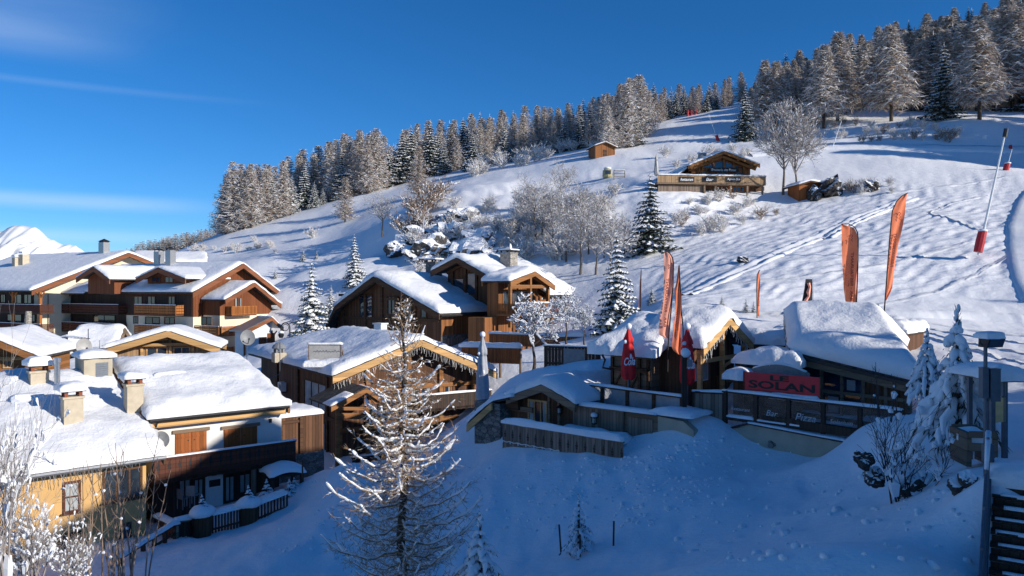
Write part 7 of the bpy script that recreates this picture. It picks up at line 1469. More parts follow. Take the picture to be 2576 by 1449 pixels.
# ------------------------------------------------------------------ fences and terraces of the middle distance
def plank_fence(name, label, a, b, h, mt, snow=.15, post=True, hearts=True, boards=True, tmat='greywoodh'):
    a, b = Vector(a), Vector(b); d = b-a; L_ = math.hypot(d.x, d.y); T = thing(name, label, 'fence', a-Vector((0, 0, h)), math.atan2(d.y, d.x)); sl = d.z/L_; n = int(L_/.22); mb = MB()
    for i in range(n):
        x = L_*i/n; x2 = L_*(i+1)/n; z = h+sl*x
        if boards: mb.hexa([(x+.012, -.03, .05+sl*x), (x2-.012, -.03, .05+sl*x), (x2-.012, .0, .05+sl*x), (x+.012, .0, .05+sl*x), (x+.012, -.03, z-.1), (x2-.012, -.03, z-.1), (x2-.012, 0, z-.1), (x+.012, 0, z-.1)])
    if boards: mb.build('boards', M[mt], T)
    mb = MB(); mb.beam((-.05, 0, h-.05), (L_+.05, 0, h+d.z-.05), .2, .1); mb.beam((0, .05, .25), (L_, .05, .25+d.z), .08, .12)
    k = max(1, int(L_/1.8))
    for i in range(k+1): x = L_*i/k; mb.box(x-.07, x+.07, .0, .14, -.9, h+sl*x-.1)
    mb.build('rails', M[tmat], T)
    if snow: snow_sheet('rail_snow', lambda q, w_: h+sl*q+.003, -.08, L_+.08, -.14, .16, lambda q, w_, z: (q, w_, z), snow, max(10, int(L_*3)), 6, int(a.x*7) % 50, .15, .03, None, .4, T)
    return T
plank_fence('terrace_fence', 'snow-topped brown plank fence in front of the brown chalet steps', P(1162, 872, 60), P(1308, 875, 56), 1.25, 'shutter', .32)
plank_fence('terrace_fence', 'upper brown plank railing against the base of the brown chalet', P(1232, 838, 70), P(1372, 842, 66), 1.15, 'shutter', .2)
plank_fence('terrace_fence', 'lower brown plank fence at the foot of the porch balconies', P(1372, 846, 66), P(1470, 846, 64), 1.3, 'honey', .3)
T = plank_fence('panel_fence', 'dark timber panel fence with a pale square panel, behind the cabin roof', P(1371, 868, 47), P(1506, 872, 45), 1.35, 'darkwood', .08, tmat='darkwood')
mb = MB(); mb.box(1.35, 2.75, -.075, -.04, .15, 1.2); mb.build('pale_panel', M['dishgrey'], T)
a, b = P(1366, 842, 57), P(1402, 882, 53); mb = MB(); d = b-a
for s in (-.5, .5): mb.beam(Vector((s, 0, 0)), d+Vector((s, 0, 0)), .1, .22)
for i in range(8): p = d*(i+.5)/8; mb.box(p.x-.45, p.x+.45, p.y-.12, p.y+.12, p.z-.03, p.z+.02)
T = thing('outdoor_steps', 'timber steps descending beside the snow-topped fence to the panel fence', 'steps', a); mb.build('flight', M['oldwoodh'], T); mb = MB(); mb.beam(Vector((-.5, 0, .13)), d+Vector((-.5, 0, .13)), .16, .06); mb.build('snow_strip', M['roofsnow'], T)
# snow-laden garden trees there
GT = [(bare_mesh(800, 10, 9, 3, .95, .2, .32, 'darktwig', .8, kids=4, minr=.03, lump=1.9), trunk_mesh('garden_tree_trunk', 6, .24, .06, bend=.5, m='bark', seed=3)), (bare_mesh(801, 10, 9, 3, .95, .2, .3, 'darktwig', .85, kids=4, minr=.03, lump=1.9), trunk_mesh('garden_tree_trunk', 6, .24, .06, bend=.5, m='bark', seed=5))]
for i, (px, pb, pt, Y, lab) in enumerate([(1342, 930, 758, 54, 'snow-plastered garden tree standing in front of the snow-topped fence'), (1425, 862, 745, 62, 'snow-plastered garden tree in front of the porch balconies'), (1470, 870, 775, 58, 'low snow-plastered garden tree beside the tall spruce near the huts')]):
    q = P(px, pb, Y); plant(GT[i % 2], 'garden_tree', lab, 'tree', q, (pb-pt)/F*Y)
# courtyard of the white house
def courtyard():
    Y0 = 34.4; p = [P(436, 1330, 33.4), P(484, 1322, 34.2), P(535, 1318, 34.6), P(604, 1300, 35.2), P(650, 1290, 35.6), P(722, 1262, 36.4)]
    for a, b, lab in [(2, 3, 'low balustrade with vertical bars between the two snowy planters'), (4, 5, 'low balustrade with vertical bars running up to the snow bank')]:
        A_, B_2 = p[a], p[b]; d = B_2-A_; L_ = math.hypot(d.x, d.y); sl = d.z/L_; T = thing('balustrade', lab, 'fence', A_-Vector((0, 0, .35)), math.atan2(d.y, d.x)); mb = MB()
        n = 9
        for i in range(n+1): x = L_*i/n; mb.box(x-.035, x+.035, -.03, .03, -.3+sl*x, .72+sl*x)
        mb.beam((0, 0, .75), (L_, 0, .75+d.z), .1, .07); mb.beam((0, 0, .1), (L_, 0, .1+d.z), .08, .07); mb.build('bars', M['darkwood'], T); snow_sheet('rail_snow', lambda q, w_: .79+sl*q, 0, L_, -.16, .5, lambda q, w_, z: (q, w_, z), .18, 14, 6, a, .2, .03, None, .4, T)
    FM = pillow_fir(900, 1.0, .38, 5, 6, .055, .6)
    for i, (px, bot, top, wd, Y, ftop, lab) in enumerate([(508, 1330, 1290, 52, 34.3, 1254, 'round wooden planter with a snow dome and tiny fir, left end of the balustrade'), (625, 1306, 1268, 50, 35.4, 1231, 'round wooden planter with a snow dome and tiny fir, between the two balustrades')]):
        q = P(px, bot, Y); k = Y/F; T = thing('planter', lab, 'planter', q); mb = MB(); mb.tube([(0, 0, -.5), (0, 0, (bot-top)*k)], [wd*k*.42, wd*k*.5], 18); mb.build('tub', M['oldwood'], T); mb = MB(); mb.blob((0, 0, (bot-top)*k+.05), (wd*k*.62, wd*k*.6, .3), n=14, k=8, seed=i, amp=.1); mb.build('snow_dome', M['treesnow'], T, smooth=True)
        h = (top-ftop)*k; t = thing('potted_fir', 'tiny snow-caked fir growing from the %s planter' % ('left' if i == 0 else 'middle'), 'potted tree', q+Vector((0, 0, (bot-top)*k+.1))); t.scale = (h*1.3, h*1.3, h*1.15); link('crown', FM[0], t); link('stem', FM[1], t)
    for i, (px, bot, top, Y, lab) in enumerate([(671, 1255, 1205, 37.5, 'small snowy conical fir in the courtyard in front of the snow-roofed shelter'), (728, 1252, 1205, 37.8, 'bushy small snowy fir at the foot of the snow bank beside the shelter'), (740, 1228, 1200, 38.5, 'tiny snowy fir tip on the heap behind the shelter')]):
        q = P(px, bot, Y); h = (bot-top)*Y/F; t = thing('courtyard_fir', lab, 'fir', q); t.scale = (h*1.3, h*1.3, h); link('crown', FM[0], t); link('trunk', FM[1], t)
    # snow-roofed shelter
    q = P(712, 1250, 39); k = 39/F; T = thing('garden_shelter', 'dark garden shelter carrying a big snow dome in the courtyard', 'shelter', q, R(35)); h = (1250-1186)*k; mb = MB(); mb.box(-.9, .9, -.8, .8, h-.1, h); mb.build('roof', M['darkwood'], T); mb = MB()
    for x in (-.75, .75):
        for y in (-.65, .65): mb.box(x-.08, x+.08, y-.08, y+.08, -1, h-.1)
    mb.build('post', M['darkwood'], T); snow_sheet('roof_snow', lambda a, b: h+.004+.3*max(0, 1-(a*a+b*b)/1.2), -.92, .92, -.82, .82, lambda a, b, z: (a, b, z), .22, 14, 14, 4, .5, .05, None, .3, T)
    # rail fence with snow running down to the left
    a, b = P(440, 1318, 33.3), P(300, 1405, 29.5); d = b-a; L_ = math.hypot(d.x, d.y); sl = d.z/L_; T = thing('rail_fence', 'low snow-covered rail fence running from the courtyard towards the saplings', 'fence', a, math.atan2(d.y, d.x)); mb = MB(); mb.beam((0, 0, 0), (L_, 0, d.z), .1, .14); mb.beam((0, 0, -.4), (L_, 0, d.z-.4), .06, .1)
    for i in range(6): x = L_*i/5; mb.box(x-.07, x+.07, -.07, .07, -1.2+sl*x, sl*x-.05)
    mb.build('rails', M['darkwood'], T); snow_sheet('rail_snow', lambda q, w_: .075+sl*q, 0, L_, -.12, .12, lambda q, w_, z: (q, w_, z), .14, 26, 6, 4, .12, .02, None, .5, T)
    a, b = P(396, 1298, 34.6), P(440, 1318, 33.3); plank_fence('plank_fence', 'short plank fence with a snow cap at the corner of the ochre house', a, b, .95, 'darkred', .14)
    plank_fence('plank_fence', 'short dark plank fence joining the corner post to the left planter', P(444, 1308, 33.5), P(482, 1304, 34.2), .85, 'darkwood', .16)
    # chairs in the shade of the house
    for i, (px, py) in enumerate([(462, 1272), (486, 1264)]):
        q = P(px, py+2, 37.2-.4*i); T = thing('garden_chair', 'pale garden chair standing under the white house balcony, %s' % ('left one' if i == 0 else 'right one'), 'chair', q, R(150+i*20)); mb = MB(); mb.box(-.22, .22, -.22, .22, .4, .45); mb.build('seat', M['dishgrey'], T); mb = MB(); mb.box(-.22, .22, .19, .23, .45, .9); mb.build('backrest', M['dishgrey'], T); 
        for x in (-.2, .2):
            for y in (-.2, .2): mb = MB(); mb.box(x-.02, x+.02, y-.02, y+.02, -.1, .4); mb.build('leg', M['dishgrey'], T)
def pillow_fir(seed, H, RB, lev, nb, rad, snow=.85, top=True):
    """young fir bowed under thick rolls of snow (materials: needles, snow) -> crown, trunk"""
    rr = random.Random(seed); mb = MB()
    for l in range(lev):
        t = l/max(1, lev-1); z = H*(.12+.72*t); r = RB*(1-t)**.8+.08*RB; k = max(4, int(nb*(1-.35*t)))
        for i in range(k):
            a = 2*math.pi*(i+rr.random()*.7)/k+l*.9; rl = r*rr.uniform(.75, 1.15); dv = Vector((math.cos(a), math.sin(a), 0)); sd = Vector((-dv.y, dv.x, 0)); dr = rl*rr.uniform(.35, .8); n = 5; pts = [Vector((0, 0, z+.1*rl))+dv*rl*(s/n)+sd*rl*.12*rr.uniform(-1, 1)+Vector((0, 0, .18*rl*math.sin(math.pi*s/n*.6)-dr*(s/n)**2)) for s in range(n+1)]
            if rr.random() < snow:
                rd = rad*rr.uniform(.7, 1.35)*(1-.3*t); mb.tube(pts, [rd*.5, rd*.8, rd*rr.uniform(.9, 1.2), rd*rr.uniform(.9, 1.25), rd*rr.uniform(.8, 1.1), rd*.35], 7, 1)
                for _ in range(2): q = pts[rr.randrange(2, 6)]+sd*rd*rr.uniform(-1.2, 1.2); mb.blob(q-Vector((0, 0, rd*.3)), (rd*rr.uniform(.6, 1), rd*rr.uniform(.6, 1), rd*.7), 1, 7, 5, rr.randrange(999), .15)
            for s in range(1, n+1):
                for _ in range(5):
                    q = pts[s]-Vector((0, 0, rad*.4))+sd*rr.uniform(-1, 1)*rad; d = Vector((sd.x*rr.uniform(-1, 1)+dv.x*.5, sd.y*rr.uniform(-1, 1)+dv.y*.5, -rr.uniform(.3, 1))).normalized()*rl*rr.uniform(.14, .3); leafquad(mb, q, d, rl*.02, (0, 0, 1), 0)
    if top:
        for i in range(5): q = H*(.84+.035*i); mb.blob((rr.uniform(-.3, .3)*rad, rr.uniform(-.3, .3)*rad, q), (rad*.75*(1-.08*i), rad*.75*(1-.08*i), rad*.7), 1, 8, 5, i+seed, .2)
        for _ in range(30): a = rr.random()*6.3; leafquad(mb, (math.cos(a)*rad*.5, math.sin(a)*rad*.5, H*rr.uniform(.78, .98)), (math.cos(a)*rad*.7, math.sin(a)*rad*.7, rad*.9), rad*.1, (0, 0, 1), 0)
    tk = MB(); tk.tube([(0, 0, -.15*H), (0, 0, H*.92)], [.035*H, .012*H], 7)
    return mb.data('pillow_crown', [M['needle'], M['treesnow']], True, fix=False), tk.data('fir_trunk', M['bark'])
courtyard()
# ------------------------------------------------------------------ foreground trees and the right-hand corner
def hero_larch():
    rr = random.Random(77); q = P(1013, 1510, 18); H = (1510-722)/F*18; q.z -= .1; T = thing('larch_tree', 'leafless golden larch with snow along its upswept boughs in the foreground', 'tree', q)
    mb = MB(); k = 14; mb.tube([(.06*math.sin(i*1.3), .05*math.cos(i*1.7), -.5+(H+.5)*i/k) for i in range(k+1)], [.12*(1-i/k)**.9+.01 for i in range(k+1)], 9); mb.build('trunk', M['bark'], T, smooth=True)
    tw = MB(); sn = tw; nb = 150
    for b in range(nb):
        t = .07+.90*(b/nb)**1.05; z = H*t; prof = np.interp(t, [0, .1, .22, .4, .6, .75, .85, .93, 1], [1.2, 1.75, 1.85, 1.5, 1.2, .8, .36, .2, .06]); L_ = prof*rr.uniform(.62, 1.12); a = b*2.4+rr.uniform(-.4, .4); dv = Vector((math.cos(a), math.sin(a), 0)); sd = Vector((-dv.y, dv.x, 0)); n = 9; up = .62 if t < .8 else 1.2; pts = []; w = 0
        for s in range(n+1):
            u = s/n; w += rr.uniform(-.03, .03)*L_; pts.append(Vector((0, 0, z))+dv*L_*u+sd*w+Vector((0, 0, L_*(-.28*u*(t < .8)+up*u**2.3+.02*rr.uniform(-1, 1)))))
        r0 = .008+.012*L_; rad = [max(.006, r0*(1-.75*s/n)) for s in range(n+1)]; tw.tube(pts, rad, 5, 0, cap=False)
        # snow rolls on top of the bough
        s = 0
        while s < n:
            if rr.random() < (.75 if t < .75 else .12):
                e = min(n, s+rr.randrange(2, 6)); seg = [p+Vector((0, 0, rad[min(n, s+i)]+.012)) for i, p in enumerate(pts[s:e+1])]; fine = []
                for i in range(len(seg)-1):
                    for v in (0, .33, .66): fine.append(seg[i].lerp(seg[i+1], v))
                fine.append(seg[-1]); m_ = len(fine); big = (.015+.02*rr.random())*(1.25 if L_ > .9 else .85)
                sn.tube(fine, [big*(.35+.65*math.sin(math.pi*min(1, max(0, (i+.4)/m_))))*rr.uniform(.6, 1.3) for i in range(m_)], 6, 1); s = e
            else: s += 1
        for _ in range(int((10+17*L_)*(1 if t < .75 else .5))):
            u = rr.uniform(.12, 1.0); i = min(n-1, int(u*n)); p = pts[i].lerp(pts[i+1], u*n-i); l2 = rr.uniform(.1, .42)*(.5+.4*L_)*(1.1-.4*u); d = (sd*rr.choice((-1, 1))*rr.uniform(.3, 1)+dv*rr.uniform(-.1, .8)+Vector((0, 0, rr.uniform(-.8, .55)))).normalized(); m2 = [p, p+d*l2*.5+Vector((0, 0, .02*rr.uniform(-1, 1))), p+d*l2+Vector((0, 0, l2*.22))]
            tw.tube(m2, [.0062, .0052, .0034], 3, 2 if rr.random() < .25 else 0, cap=False)
            for _ in range(2):
                c = m2[1].lerp(m2[2], rr.random()); d2 = (d+Vector((rr.uniform(-1, 1), rr.uniform(-1, 1), rr.uniform(-.6, .6)))*.9).normalized()*l2*rr.uniform(.25, .55); tw.tube([c, c+d2], [.0046, .003], 3, 2 if rr.random() < .25 else 0, cap=False)
            if rr.random() < .16: sn.blob(m2[1]+Vector((0, 0, .015)), (rr.uniform(.015, .04), rr.uniform(.015, .04), rr.uniform(.015, .028)), 1, 6, 4, rr.randrange(999), .25)
    tw.build('crown', [M['twig'], M['treesnow'], M['frost']], T, fix=False)
hero_larch()
PF = [pillow_fir(910+i, 1.0, r, lv, nb, rd, s) for i, (r, lv, nb, rd, s) in enumerate([(.3, 7, 7, .05, .9), (.42, 9, 9, .042, .85), (.26, 9, 8, .028, .6)])]
def pfir(i, label, px, pb, pt, Y, sx=1.0):
    q = P(px, pb, Y); h = (pb-pt)*Y/F; t = thing('young_fir', label, 'fir', q, rnd(0, 6)); t.scale = (h*sx, h*sx, h); link('crown', PF[i][0], t); link('trunk', PF[i][1], t); return t
pfir(0, 'snow-caked young fir at the bottom edge, right of the foreground larch', 1208, 1470, 1290, 17, 1.0)
pfir(2, 'half-buried young fir with snow in its boughs, between two thin stakes', 1456, 1394, 1240, 25, .95)
pfir(1, 'tall snow-smothered young fir behind the floodlight pole', 2408, 1135, 768, 22.5, .66)
pfir(1, 'smaller snow-smothered young fir left of the tall smothered one', 2332, 1010, 826, 26, .7)
for px, pb, pt, lab, ln in [(1411, 1358, 1320, 'thin dark stake leaning in the snow, left of the half-buried fir', .12), (1543, 1353, 1311, 'thin dark stake in the snow, right of the half-buried fir', -.03), (1459, 1398, 1345, 'snow-tipped stake standing right in front of the half-buried fir', 0), (761, 1172, 1158, 'tiny dark stub in the snow below the courtyard', 0)]:
    Y = 24.6 if px > 1000 else 30; q = P(px, pb, Y); h = (pb-pt)*Y/F; mb = MB(); mb.tube([(0, 0, -.4), (-ln*h, 0, h)], .032, 6); o = mb.build('stake', M['darkwood']); o.location = q; tag(o, lab, 'stake', 'stakes in the snow bank')
# bushes and saplings at the bottom left
def sapling_mesh(seed, H, n=6, wood='browntwig', snow=.25):
    rr = random.Random(seed); mb = MB()
    for i in range(n):
        x, y = rr.uniform(-.5, .5), rr.uniform(-.3, .3); h = H*rr.uniform(.6, 1.0); lx, ly = rr.uniform(-.22, .22), rr.uniform(-.12, .12); k = 7; pts = [Vector((x+lx*h*(s/k)**1.3+rr.uniform(-.02, .02), y+ly*h*s/k, -.3+(h+.3)*s/k)) for s in range(k+1)]; mb.tube(pts, [.022*(1-.8*s/k)+.004 for s in range(k+1)], 5, 0, cap=False)
        for s in range(2, k):
            for sg in ((-1, 1) if rr.random() < .6 else (rr.choice((-1, 1)),)):
                d = Vector((sg*rr.uniform(.35, .8), rr.uniform(-.4, .4), 1)).normalized(); l2 = h*.16*rr.uniform(.5, 1.3); m_ = pts[s]+d*l2*.5+Vector((sg*.05, 0, 0)); e = pts[s]+d*l2; mb.tube([pts[s], m_, e], [.009, .007, .004], 3, 0, cap=False)
                if rr.random() < .5: mb.tube([m_, m_+Vector((-sg*.1, rr.uniform(-.1, .1), .22))*l2*1.6], [.006, .003], 3, 0, cap=False)
                if rr.random() < snow*.5: mb.blob(pts[s]+Vector((sg*.02, 0, .04)), (.05, .05, .045), 1, 6, 4, rr.randrange(99), .2)
    return mb.data('stems', [M[wood], M['treesnow']], fix=False)
for i, (px, pb, pt, Y, lab) in enumerate([(225, 1470, 1150, 21, 'clump of upright bare saplings in front of the ochre house wall, nearest the snowy bush'), (300, 1455, 1090, 21.5, 'tallest clump of upright bare saplings in front of the loggia window'), (345, 1440, 1125, 22.5, 'rightmost clump of slender saplings before the dark house corner')]):
    h = (pb-pt)*Y/F; o = link('sapling', sapling_mesh(950+i, h, 7)); o.location = P(px, pb, Y); tag(o, lab, 'sapling', 'bare saplings before the ochre house')
BB = [shrub_mesh(960+i, 4.2, 15, 3, .14, 'greytwig', minr=.005, spread=.6, lean=.45, kids=4, lump=3.4) for i in range(2)]
for i, (px, pb, pt, Y, lab) in enumerate([(-5, 1510, 945, 17, 'big snow-clotted bush rising at the left picture edge'), (70, 1500, 1230, 18.5, 'lower snow-clotted bush in front of the ochre wall'), (180, 1490, 1330, 19.5, 'lowest snow-clotted shrub at the foot of the saplings')]):
    o = link('snowy_bush', BB[i % 2]); o.location = P(px, pb, Y); s = (pb-pt)*Y/F/4.4; o.scale = (s*.4, s*.4, s) if i == 0 else (s*.8, s*.8, s); o.rotation_euler.z = i*1.3; tag(o, lab, 'bush', 'snow-clotted bushes at the lower left')
o = link('bare_shrub', shrub_mesh(970, 2.4, 10, 3, .08, 'darktwig', minr=.0045, spread=.45, lean=.85, kids=3, lump=4.0)); o.location = P(2262, 1268, 20); o.scale = (1.08,)*3; tag(o, 'wide fan-shaped bare shrub on the bank below the red sign hut', 'shrub')
o = link('bare_shrub', sapling_mesh(971, 1.9, 5, 'darktwig', .2)); o.location = P(2240, 1040, 27); tag(o, 'thin bare shoots in front of the glazed hut wall', 'shrub')
for i, (px, pb, r, lab) in enumerate([(2312, 1262, .5, 'dark rock with snow pockets just right of the fan-shaped shrub'), (2200, 1205, .22, 'small dark rock left of the fan-shaped shrub foot'), (2172, 1165, .2, 'small dark rock highest on the bank left of the shrub'), (2330, 1235, .35, 'snowy rock leaning on the bigger rock by the shrub'), (2436, 1232, .28, 'stone block beside the top of the stairs')]):
    q = P(px, pb, 20 if px < 2400 else 17); o = boulder(px, pb, r*1.2, r, r*1.1, lab, 60+i, None, 5, 'rockd', q.y, .35)
# staircase, railing and floodlight post
def stairs():
    T0 = P(2497, 1216, 16); ang = math.radians(-34); f = Fr(T0, math.degrees(ang)); T = f.thing('outdoor_staircase', 'dark open-tread outdoor stairs with snow on the nosings, bottom right corner', 'stairs'); mb = MB(); sn = MB()
    for i in range(14):
        z = -.17*(i+1); y = -.31*(i+1); mb.box(0, 2.6, y, y+.29, z-.05, z); mb.box(.02, 2.58, y+.255, y+.285, z+.0, z+.12)
        for x in (.0,): snow_sheet('tread_snow', lambda a, b: z+.002, .03+rnd(0, .2), 2.5, y+.0, y+.1, lambda a, b, q: (a, b, q), .035, 16, 4, i, .06, .0, None, .9, T)
    mb.build('treads', M['darkwood'], T); mb = MB(); mb.beam((-.06, .1, .0), (-.06, -.31*14, -.17*14), .08, .34); mb.build('stringer', M['greymetal'], T)
    r = MB()
    for h in (.95, .5): r.tube([(-.08, .3, h+.05), (-.08, .1, h), (-.08, -.31*14, h-.17*14)], .035, 8)
    for i in range(5): y = -.05-.31*i*3; z = -.17*i*3; r.tube([(-.08, y, z-.3), (-.08, y, z+.97)], .03, 8)
    r.build('handrail', M['greymetal'], T); snow_sheet('landing_snow', lambda a, b: -.02, -.1, 3.0, 0, 2.2, lambda a, b, z: (a, b, z), .28, 18, 14, 7, .5, .05, None, .7, T)
    s = MB(); s.tube([(-.08, .25, 1.03), (-.08, -.9, .98-.17*3)], [.06, .04], 7); s.build('rail_snow', M['treesnow'], T, smooth=True)
stairs()
def floodlight():
    Y = 17.5; q = P(2479, 1250, Y); k = Y/F; T = thing('floodlight_pole', 'grey steel pole with a snow-capped floodlight and two boxes beside the stairs', 'floodlight pole', q); z = lambda py: (1250-py)*k; x = lambda px: (px-2479)*k
    mb = MB(); mb.tube([(0, 0, -.8), (0, 0, z(872))], .042, 10); mb.build('pole', M['greymetal'], T); mb = MB(); mb.hexa([(x(2474), -.12, z(874)), (x(2511), -.16, z(872)), (x(2513), .2, z(872)), (x(2474), .2, z(874)), (x(2475), -.2, z(850)), (x(2514), -.24, z(848)), (x(2514), .2, z(846)), (x(2475), .2, z(848))]); fl = mb.build('floodlight', M['darkmetal'], T); mb = MB(); mb.hexa([(x(2477), -.145, z(872)), (x(2509), -.18, z(870)), (x(2509), -.14, z(870)), (x(2477), -.12, z(872)), (x(2478), -.215, z(852)), (x(2511), -.25, z(850)), (x(2511), -.2, z(850)), (x(2478), -.18, z(852))]); mb.build('glass', M['glassblue'], fl)
    snow_sheet('snow_cap', lambda a, b: z(848), x(2466), x(2514), -.25, .22, lambda a, b, c: (a, b, c), .16, 12, 12, 3, .14, .02, None, .2, T); mb = MB(); mb.tube([(x(2472), 0, z(868)), (x(2466), 0, z(862)), (x(2466), 0, z(852)), (x(2474), 0, z(850))], .015, 5); mb.build('bracket', M['darkmetal'], T)
    for xa, xb, ya, yb, nm in [(2463, 2478, 925, 1000, 'box'), (2483, 2508, 928, 1008, 'box'), (2470, 2492, 1118, 1160, 'switch_box')]: mb = MB(); mb.box(x(xa), x(xb), -.14, .02, z(yb), z(ya)); mb.box(x(xa)-.01, x(xb)+.01, -.15, .03, z(ya), z(ya)+.02); mb.build(nm, M['greymetal'], T)
floodlight()
def info_shelter():
    Y = 20.5; q = P(2505, 1100, Y); k = Y/F; z = lambda py: (1100-py)*k; x = lambda px: (px-2505)*k; T = thing('information_shelter', 'snow-roofed information shelter with an orange map panel at the right edge', 'shelter', q, R(0)); mb = MB()
    for px, y in ((2496, 0), (2521, -.1), (2490, .9), (2540, .9)): mb.box(x(px)-.055, x(px)+.055, y-.055, y+.055, -.9, z(950))
    mb.build('post', M['greymetal'], T); mb = MB(); mb.hexa([(x(2498), -.03, z(1064)), (x(2519), -.16, z(1058)), (x(2519), -.12, z(1058)), (x(2498), .01, z(1064)), (x(2498), -.03, z(1003)), (x(2519), -.16, z(998)), (x(2519), -.12, z(998)), (x(2498), .01, z(1003))]); mb.build('map_panel', M['panel'], T); mb = MB(); mb.hexa([(x(2497), -.02, z(998)), (x(2520), -.16, z(993)), (x(2520), -.1, z(993)), (x(2497), .03, z(998)), (x(2497), -.02, z(955)), (x(2520), -.16, z(955)), (x(2520), -.1, z(955)), (x(2497), .03, z(955))]); mb.build('header_panel', M['dishgrey'], T)
    mb = MB(); mb.box(x(2478), x(2552), -.5, 1.5, z(956), z(950)); mb.build('roof', M['greywoodh'], T); snow_sheet('roof_snow', lambda a, b: z(950)+.003, x(2476), x(2555), -.55, 1.5, lambda a, b, c: (a, b, c), .38, 16, 16, 5, .5, .07, None, .3, T, None, .4)
    q = P(2448, 1125, 19.6); k = 19.6/F; T = thing('timber_trough', 'snow-filled plank trough under the smothered fir', 'trough', q, R(-8)); w_ = 30*k; mb = MB()
    for s in (-1, 1): mb.box(s*w_-.06, s*w_+.06, -.5, .5, -.4, .45)
    mb.box(-w_, w_, -.54, -.48, .0, .2); mb.box(-w_, w_, -.54, -.48, .34, .5); mb.box(-w_, w_, .48, .54, 0, .5); mb.build('planks', M['greywoodh'], T); snow_sheet('snow_fill', lambda a, b: .2, -w_, w_, -.46, .46, lambda a, b, c: (a, b, c), .35, 12, 10, 3, .3, .02, None, .4, T)
info_shelter()
# ------------------------------------------------------------------ marks on the snow
def strip(name, label, pts, half, prof, lo=50, n=90, base=.0, kind='structure', smooth=True):
    w3 = [gp(px, py, lo) for px, py in pts]; d = [0]
    for a, b in zip(w3[:-1], w3[1:]): d.append(d[-1]+math.hypot(b.x-a.x, b.y-a.y))
    s = np.linspace(0, d[-1], n); X = np.interp(s, d, [p.x for p in w3]); Y = np.interp(s, d, [p.y for p in w3])
    ker = np.ones(7)/7; Xp = np.convolve(np.pad(X, 3, 'edge'), ker, 'valid'); Yp = np.convolve(np.pad(Y, 3, 'edge'), ker, 'valid'); tx = np.gradient(Xp); ty = np.gradient(Yp); l = np.hypot(tx, ty); nx, ny = -ty/l, tx/l; m = len(prof); vs = []
    for i in range(n):
        for j, (o, h) in enumerate(prof):
            x, y = Xp[i]+nx[i]*o*half, Yp[i]+ny[i]*o*half; j_ = .06*float(fbm(np.array([x*2.2]), np.array([y*2.2]), 2)[0]); vs.append((x, y, gz1(x, y)+base+h*(1+3*j_)+(j_*1.5 if 0 < j < m-1 else -.06)))
    mb = MB(); mb.add(vs, [(i*m+j, i*m+j+1, (i+1)*m+j+1, (i+1)*m+j) for i in range(n-1) for j in range(m-1)]); o = mb.build(name, M['snow'], None, smooth=smooth); return tag(o, label, None, kind=kind)
RUT = [(-1, -.05), (-.8, .12), (-.55, .22), (-.3, .0), (-.05, -.02), (.2, .16), (.5, .2), (.75, .08), (1, -.05)]
strip('ski_track', 'churned ski track climbing diagonally across the rippled slope', [(1716,750),(1800,712),(1900,668),(2000,622),(2080,585),(2160,548),(2230,522),(2300,498)], 1.1, RUT, n=120)
strip('ski_track', 'second ski track fanning out of the diagonal one', [(2075,600),(2130,570),(2190,545),(2260,515)], .8, RUT, n=50)
strip('ski_track', 'narrow trail leading to the leaning snow lance', [(2335,538),(2380,550),(2430,565),(2465,578)], .25, [(-1, -.04), (-.5, .12), (0, -.02), (.5, .12), (1, -.04)], n=40)
strip('ski_track', 'narrow trail rising right from the trail junction', [(2335,538),(2380,518),(2440,502),(2490,490)], .25, [(-1, -.04), (-.5, .12), (0, -.02), (.5, .12), (1, -.04)], n=40)
strip('path', 'levelled path crossing the slope under the right-hand wood', [(1880,388),(1960,380),(2060,374),(2160,373),(2300,374),(2450,377),(2640,381)], 1.7, [(-1, -.5), (-.75, .25), (-.2, .3), (.4, .3), (.8, .32), (1, -.5)], lo=90, n=90)
THIN = [(-1, -.05), (-.5, .09), (0, -.03), (.5, .09), (1, -.05)]
strip('ski_track', 'faint ski track under the path on the upper slope', [(1950,522),(2100,508),(2250,490),(2400,468),(2540,446)], .35, THIN, n=70)
strip('ski_track', 'faint ski track crossing low over the rippled slope', [(1740,735),(1900,712),(2100,690),(2280,655),(2440,610)], .35, THIN, n=80)
strip('ski_track', 'curving ski track near the foot of the slope', [(2200,765),(2350,735),(2460,690),(2550,640)], .3, THIN, n=60)
for i in range(4): strip('ski_track', 'long ski track running along the path behind the huts', [(1640,782+5*i),(1900,789+4*i),(2150,800+6*i),(2350,815+12*i),(2600,845+22*i)], .3, THIN, lo=30, n=110)
rr = random.Random(6); mb = MB()
for i in range(620):
    k = rr.random(); px, py = (rr.gauss(1700, 110), rr.gauss(1170, 55)) if k < .4 else ((rr.uniform(1150, 1650), rr.uniform(1170, 1330)) if k < .65 else ((rr.uniform(1700, 2450), rr.uniform(1200, 1440)) if k < .85 else (rr.uniform(700, 1000), rr.uniform(1200, 1400))))
    if py < 1110 or px < 600: continue
    q = gp(px, py, 10, 60); r = rr.uniform(.025, .09)*(1.6 if rr.random() < .12 else 1); mb.blob(q+Vector((0, 0, r*.1)), (r*rr.uniform(.8, 1.4), r*rr.uniform(.8, 1.4), r*.8), 0, 6, 4, i, .3)
tag(mb.build('snow_clumps', M['snow'], None, smooth=True, fix=False), 'small fallen snow lumps scattered over the shaded bank', None, None, 'stuff')
strip('piste', 'groomed piste curving down the right picture edge', [(2660,470),(2626,500),(2612,560),(2618,620),(2636,690),(2684,770)], 3.2, [(-1, -.5), (-.85, .1), (-.6, .12), (-.2, .13), (.2, .12), (.6, .13), (.9, .1), (1, -.5)], n=60)
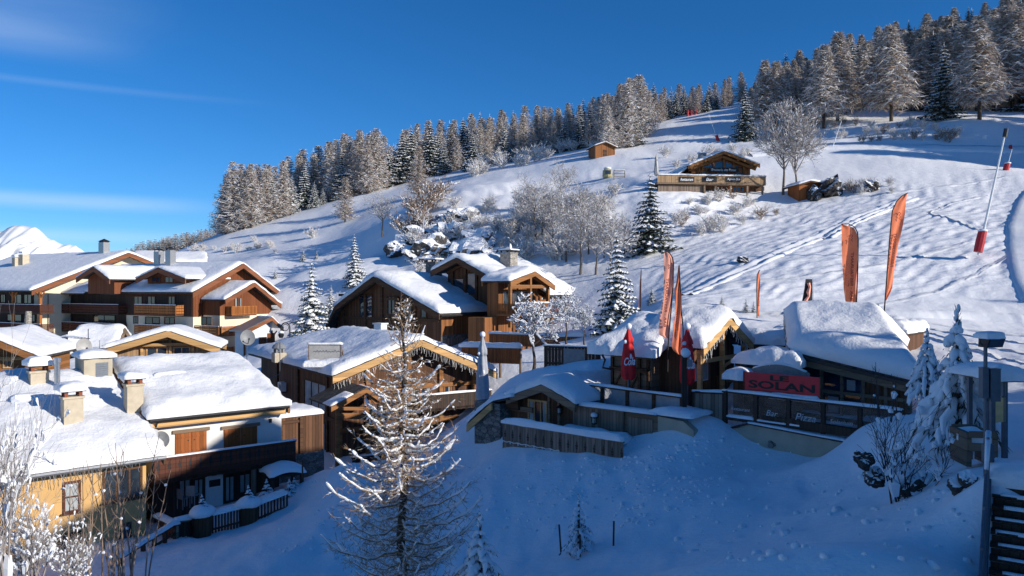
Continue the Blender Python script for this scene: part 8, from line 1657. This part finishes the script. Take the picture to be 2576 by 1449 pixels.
strip('snow_ridge', 'ploughed snow ridge along the terrace path', [(1980,796),(2150,792),(2300,790),(2450,792),(2600,800)], 1.2, [(-1, -.05), (-.6, .25), (-.2, .42), (.3, .3), (.7, .12), (1, -.05)], n=90)

# ------------------------------------------------------------------ block and spruces added out of view for shade; more of the wood
def add_occluders():
    ax, cx_ = Vector((math.sin(R(SUN_AZ)), math.cos(R(SUN_AZ)), 0)), Vector((math.cos(R(SUN_AZ)), -math.sin(R(SUN_AZ)), 0)); c0 = 18.0; tn = math.tan(R(SUN_EL)); ang = math.atan2(ax.y, ax.x); O = cx_*c0; O.z = -7
    T = thing('occluder_building', 'unseen hotel block standing right of the view', 'occluder', O, ang); z = lambda b: b+tn*c0+7; prof = [(-26, z(-3.5)), (8, z(-3)), (14.8, z(-1.6)), (21, z(.9)), (25.5, z(1.5)), (29.6, z(3.6)), (33, z(.9)), (35.4, z(.5))]  # added block, never in view; roofline fitted so its shadow edge crosses the bank
    poly = [(-26, -3)]+[(35.4, -3)]+prof[::-1]; mb = MB(); mb.prism(lambda a, b, q: (a, b, q), poly, 0, -12); mb.build('wall', M['cream'], T); mb = MB()
    for (a0, z0), (a1, z1) in zip(prof[:-1], prof[1:]): mb.prism(lambda a, b, q: (a, b, q), [(a0, z0+.004), (a1, z1+.004), (a1, z1+.4), (a0, z0+.4)], .6, -12.6)
    mb.build('roof', M['roofsnow'], T)
    for i, (a, c, b, rb, lab) in enumerate([(36.6, 16, .2, 2, 'unseen shade spruce added beside the hotel right of the view')]):  # spruce put in out of view, top height set by the shade wanted
        p = ax*a+cx_*c; zt = b+tn*c; g = gz1(p.x, p.y); plant(SPN[rb], 'spruce_tree', lab, 'tree', (p.x, p.y, g), zt-g)
add_occluders()
random.seed(44)
for i in range(18):
    Y = rnd(105, 165); px = 1288+F*(.80+.30*rnd(0, 1)); x = (px-CX)/F*Y; p = Vector((x, Y, gz1(x, Y))); plant(LART[i % 3], 'forest_tree', 'frosted tree of the right-hand wood beyond the picture edge', 'tree', p, rnd(19, 26), 'wood beyond the right picture edge')
for x, y, h in [(88, 46, 15), (80, 40, 14), (98, 52, 17), (72, 33, 12)]: plant(SPR[1], 'spruce_tree', 'unseen spruce added beyond the right picture edge to shade the slope', 'tree', (x, y, gz1(x, y)), h, 'spruces added beyond the right picture edge for their shadows')  # unseen spruces added to throw shadows on the lower piste
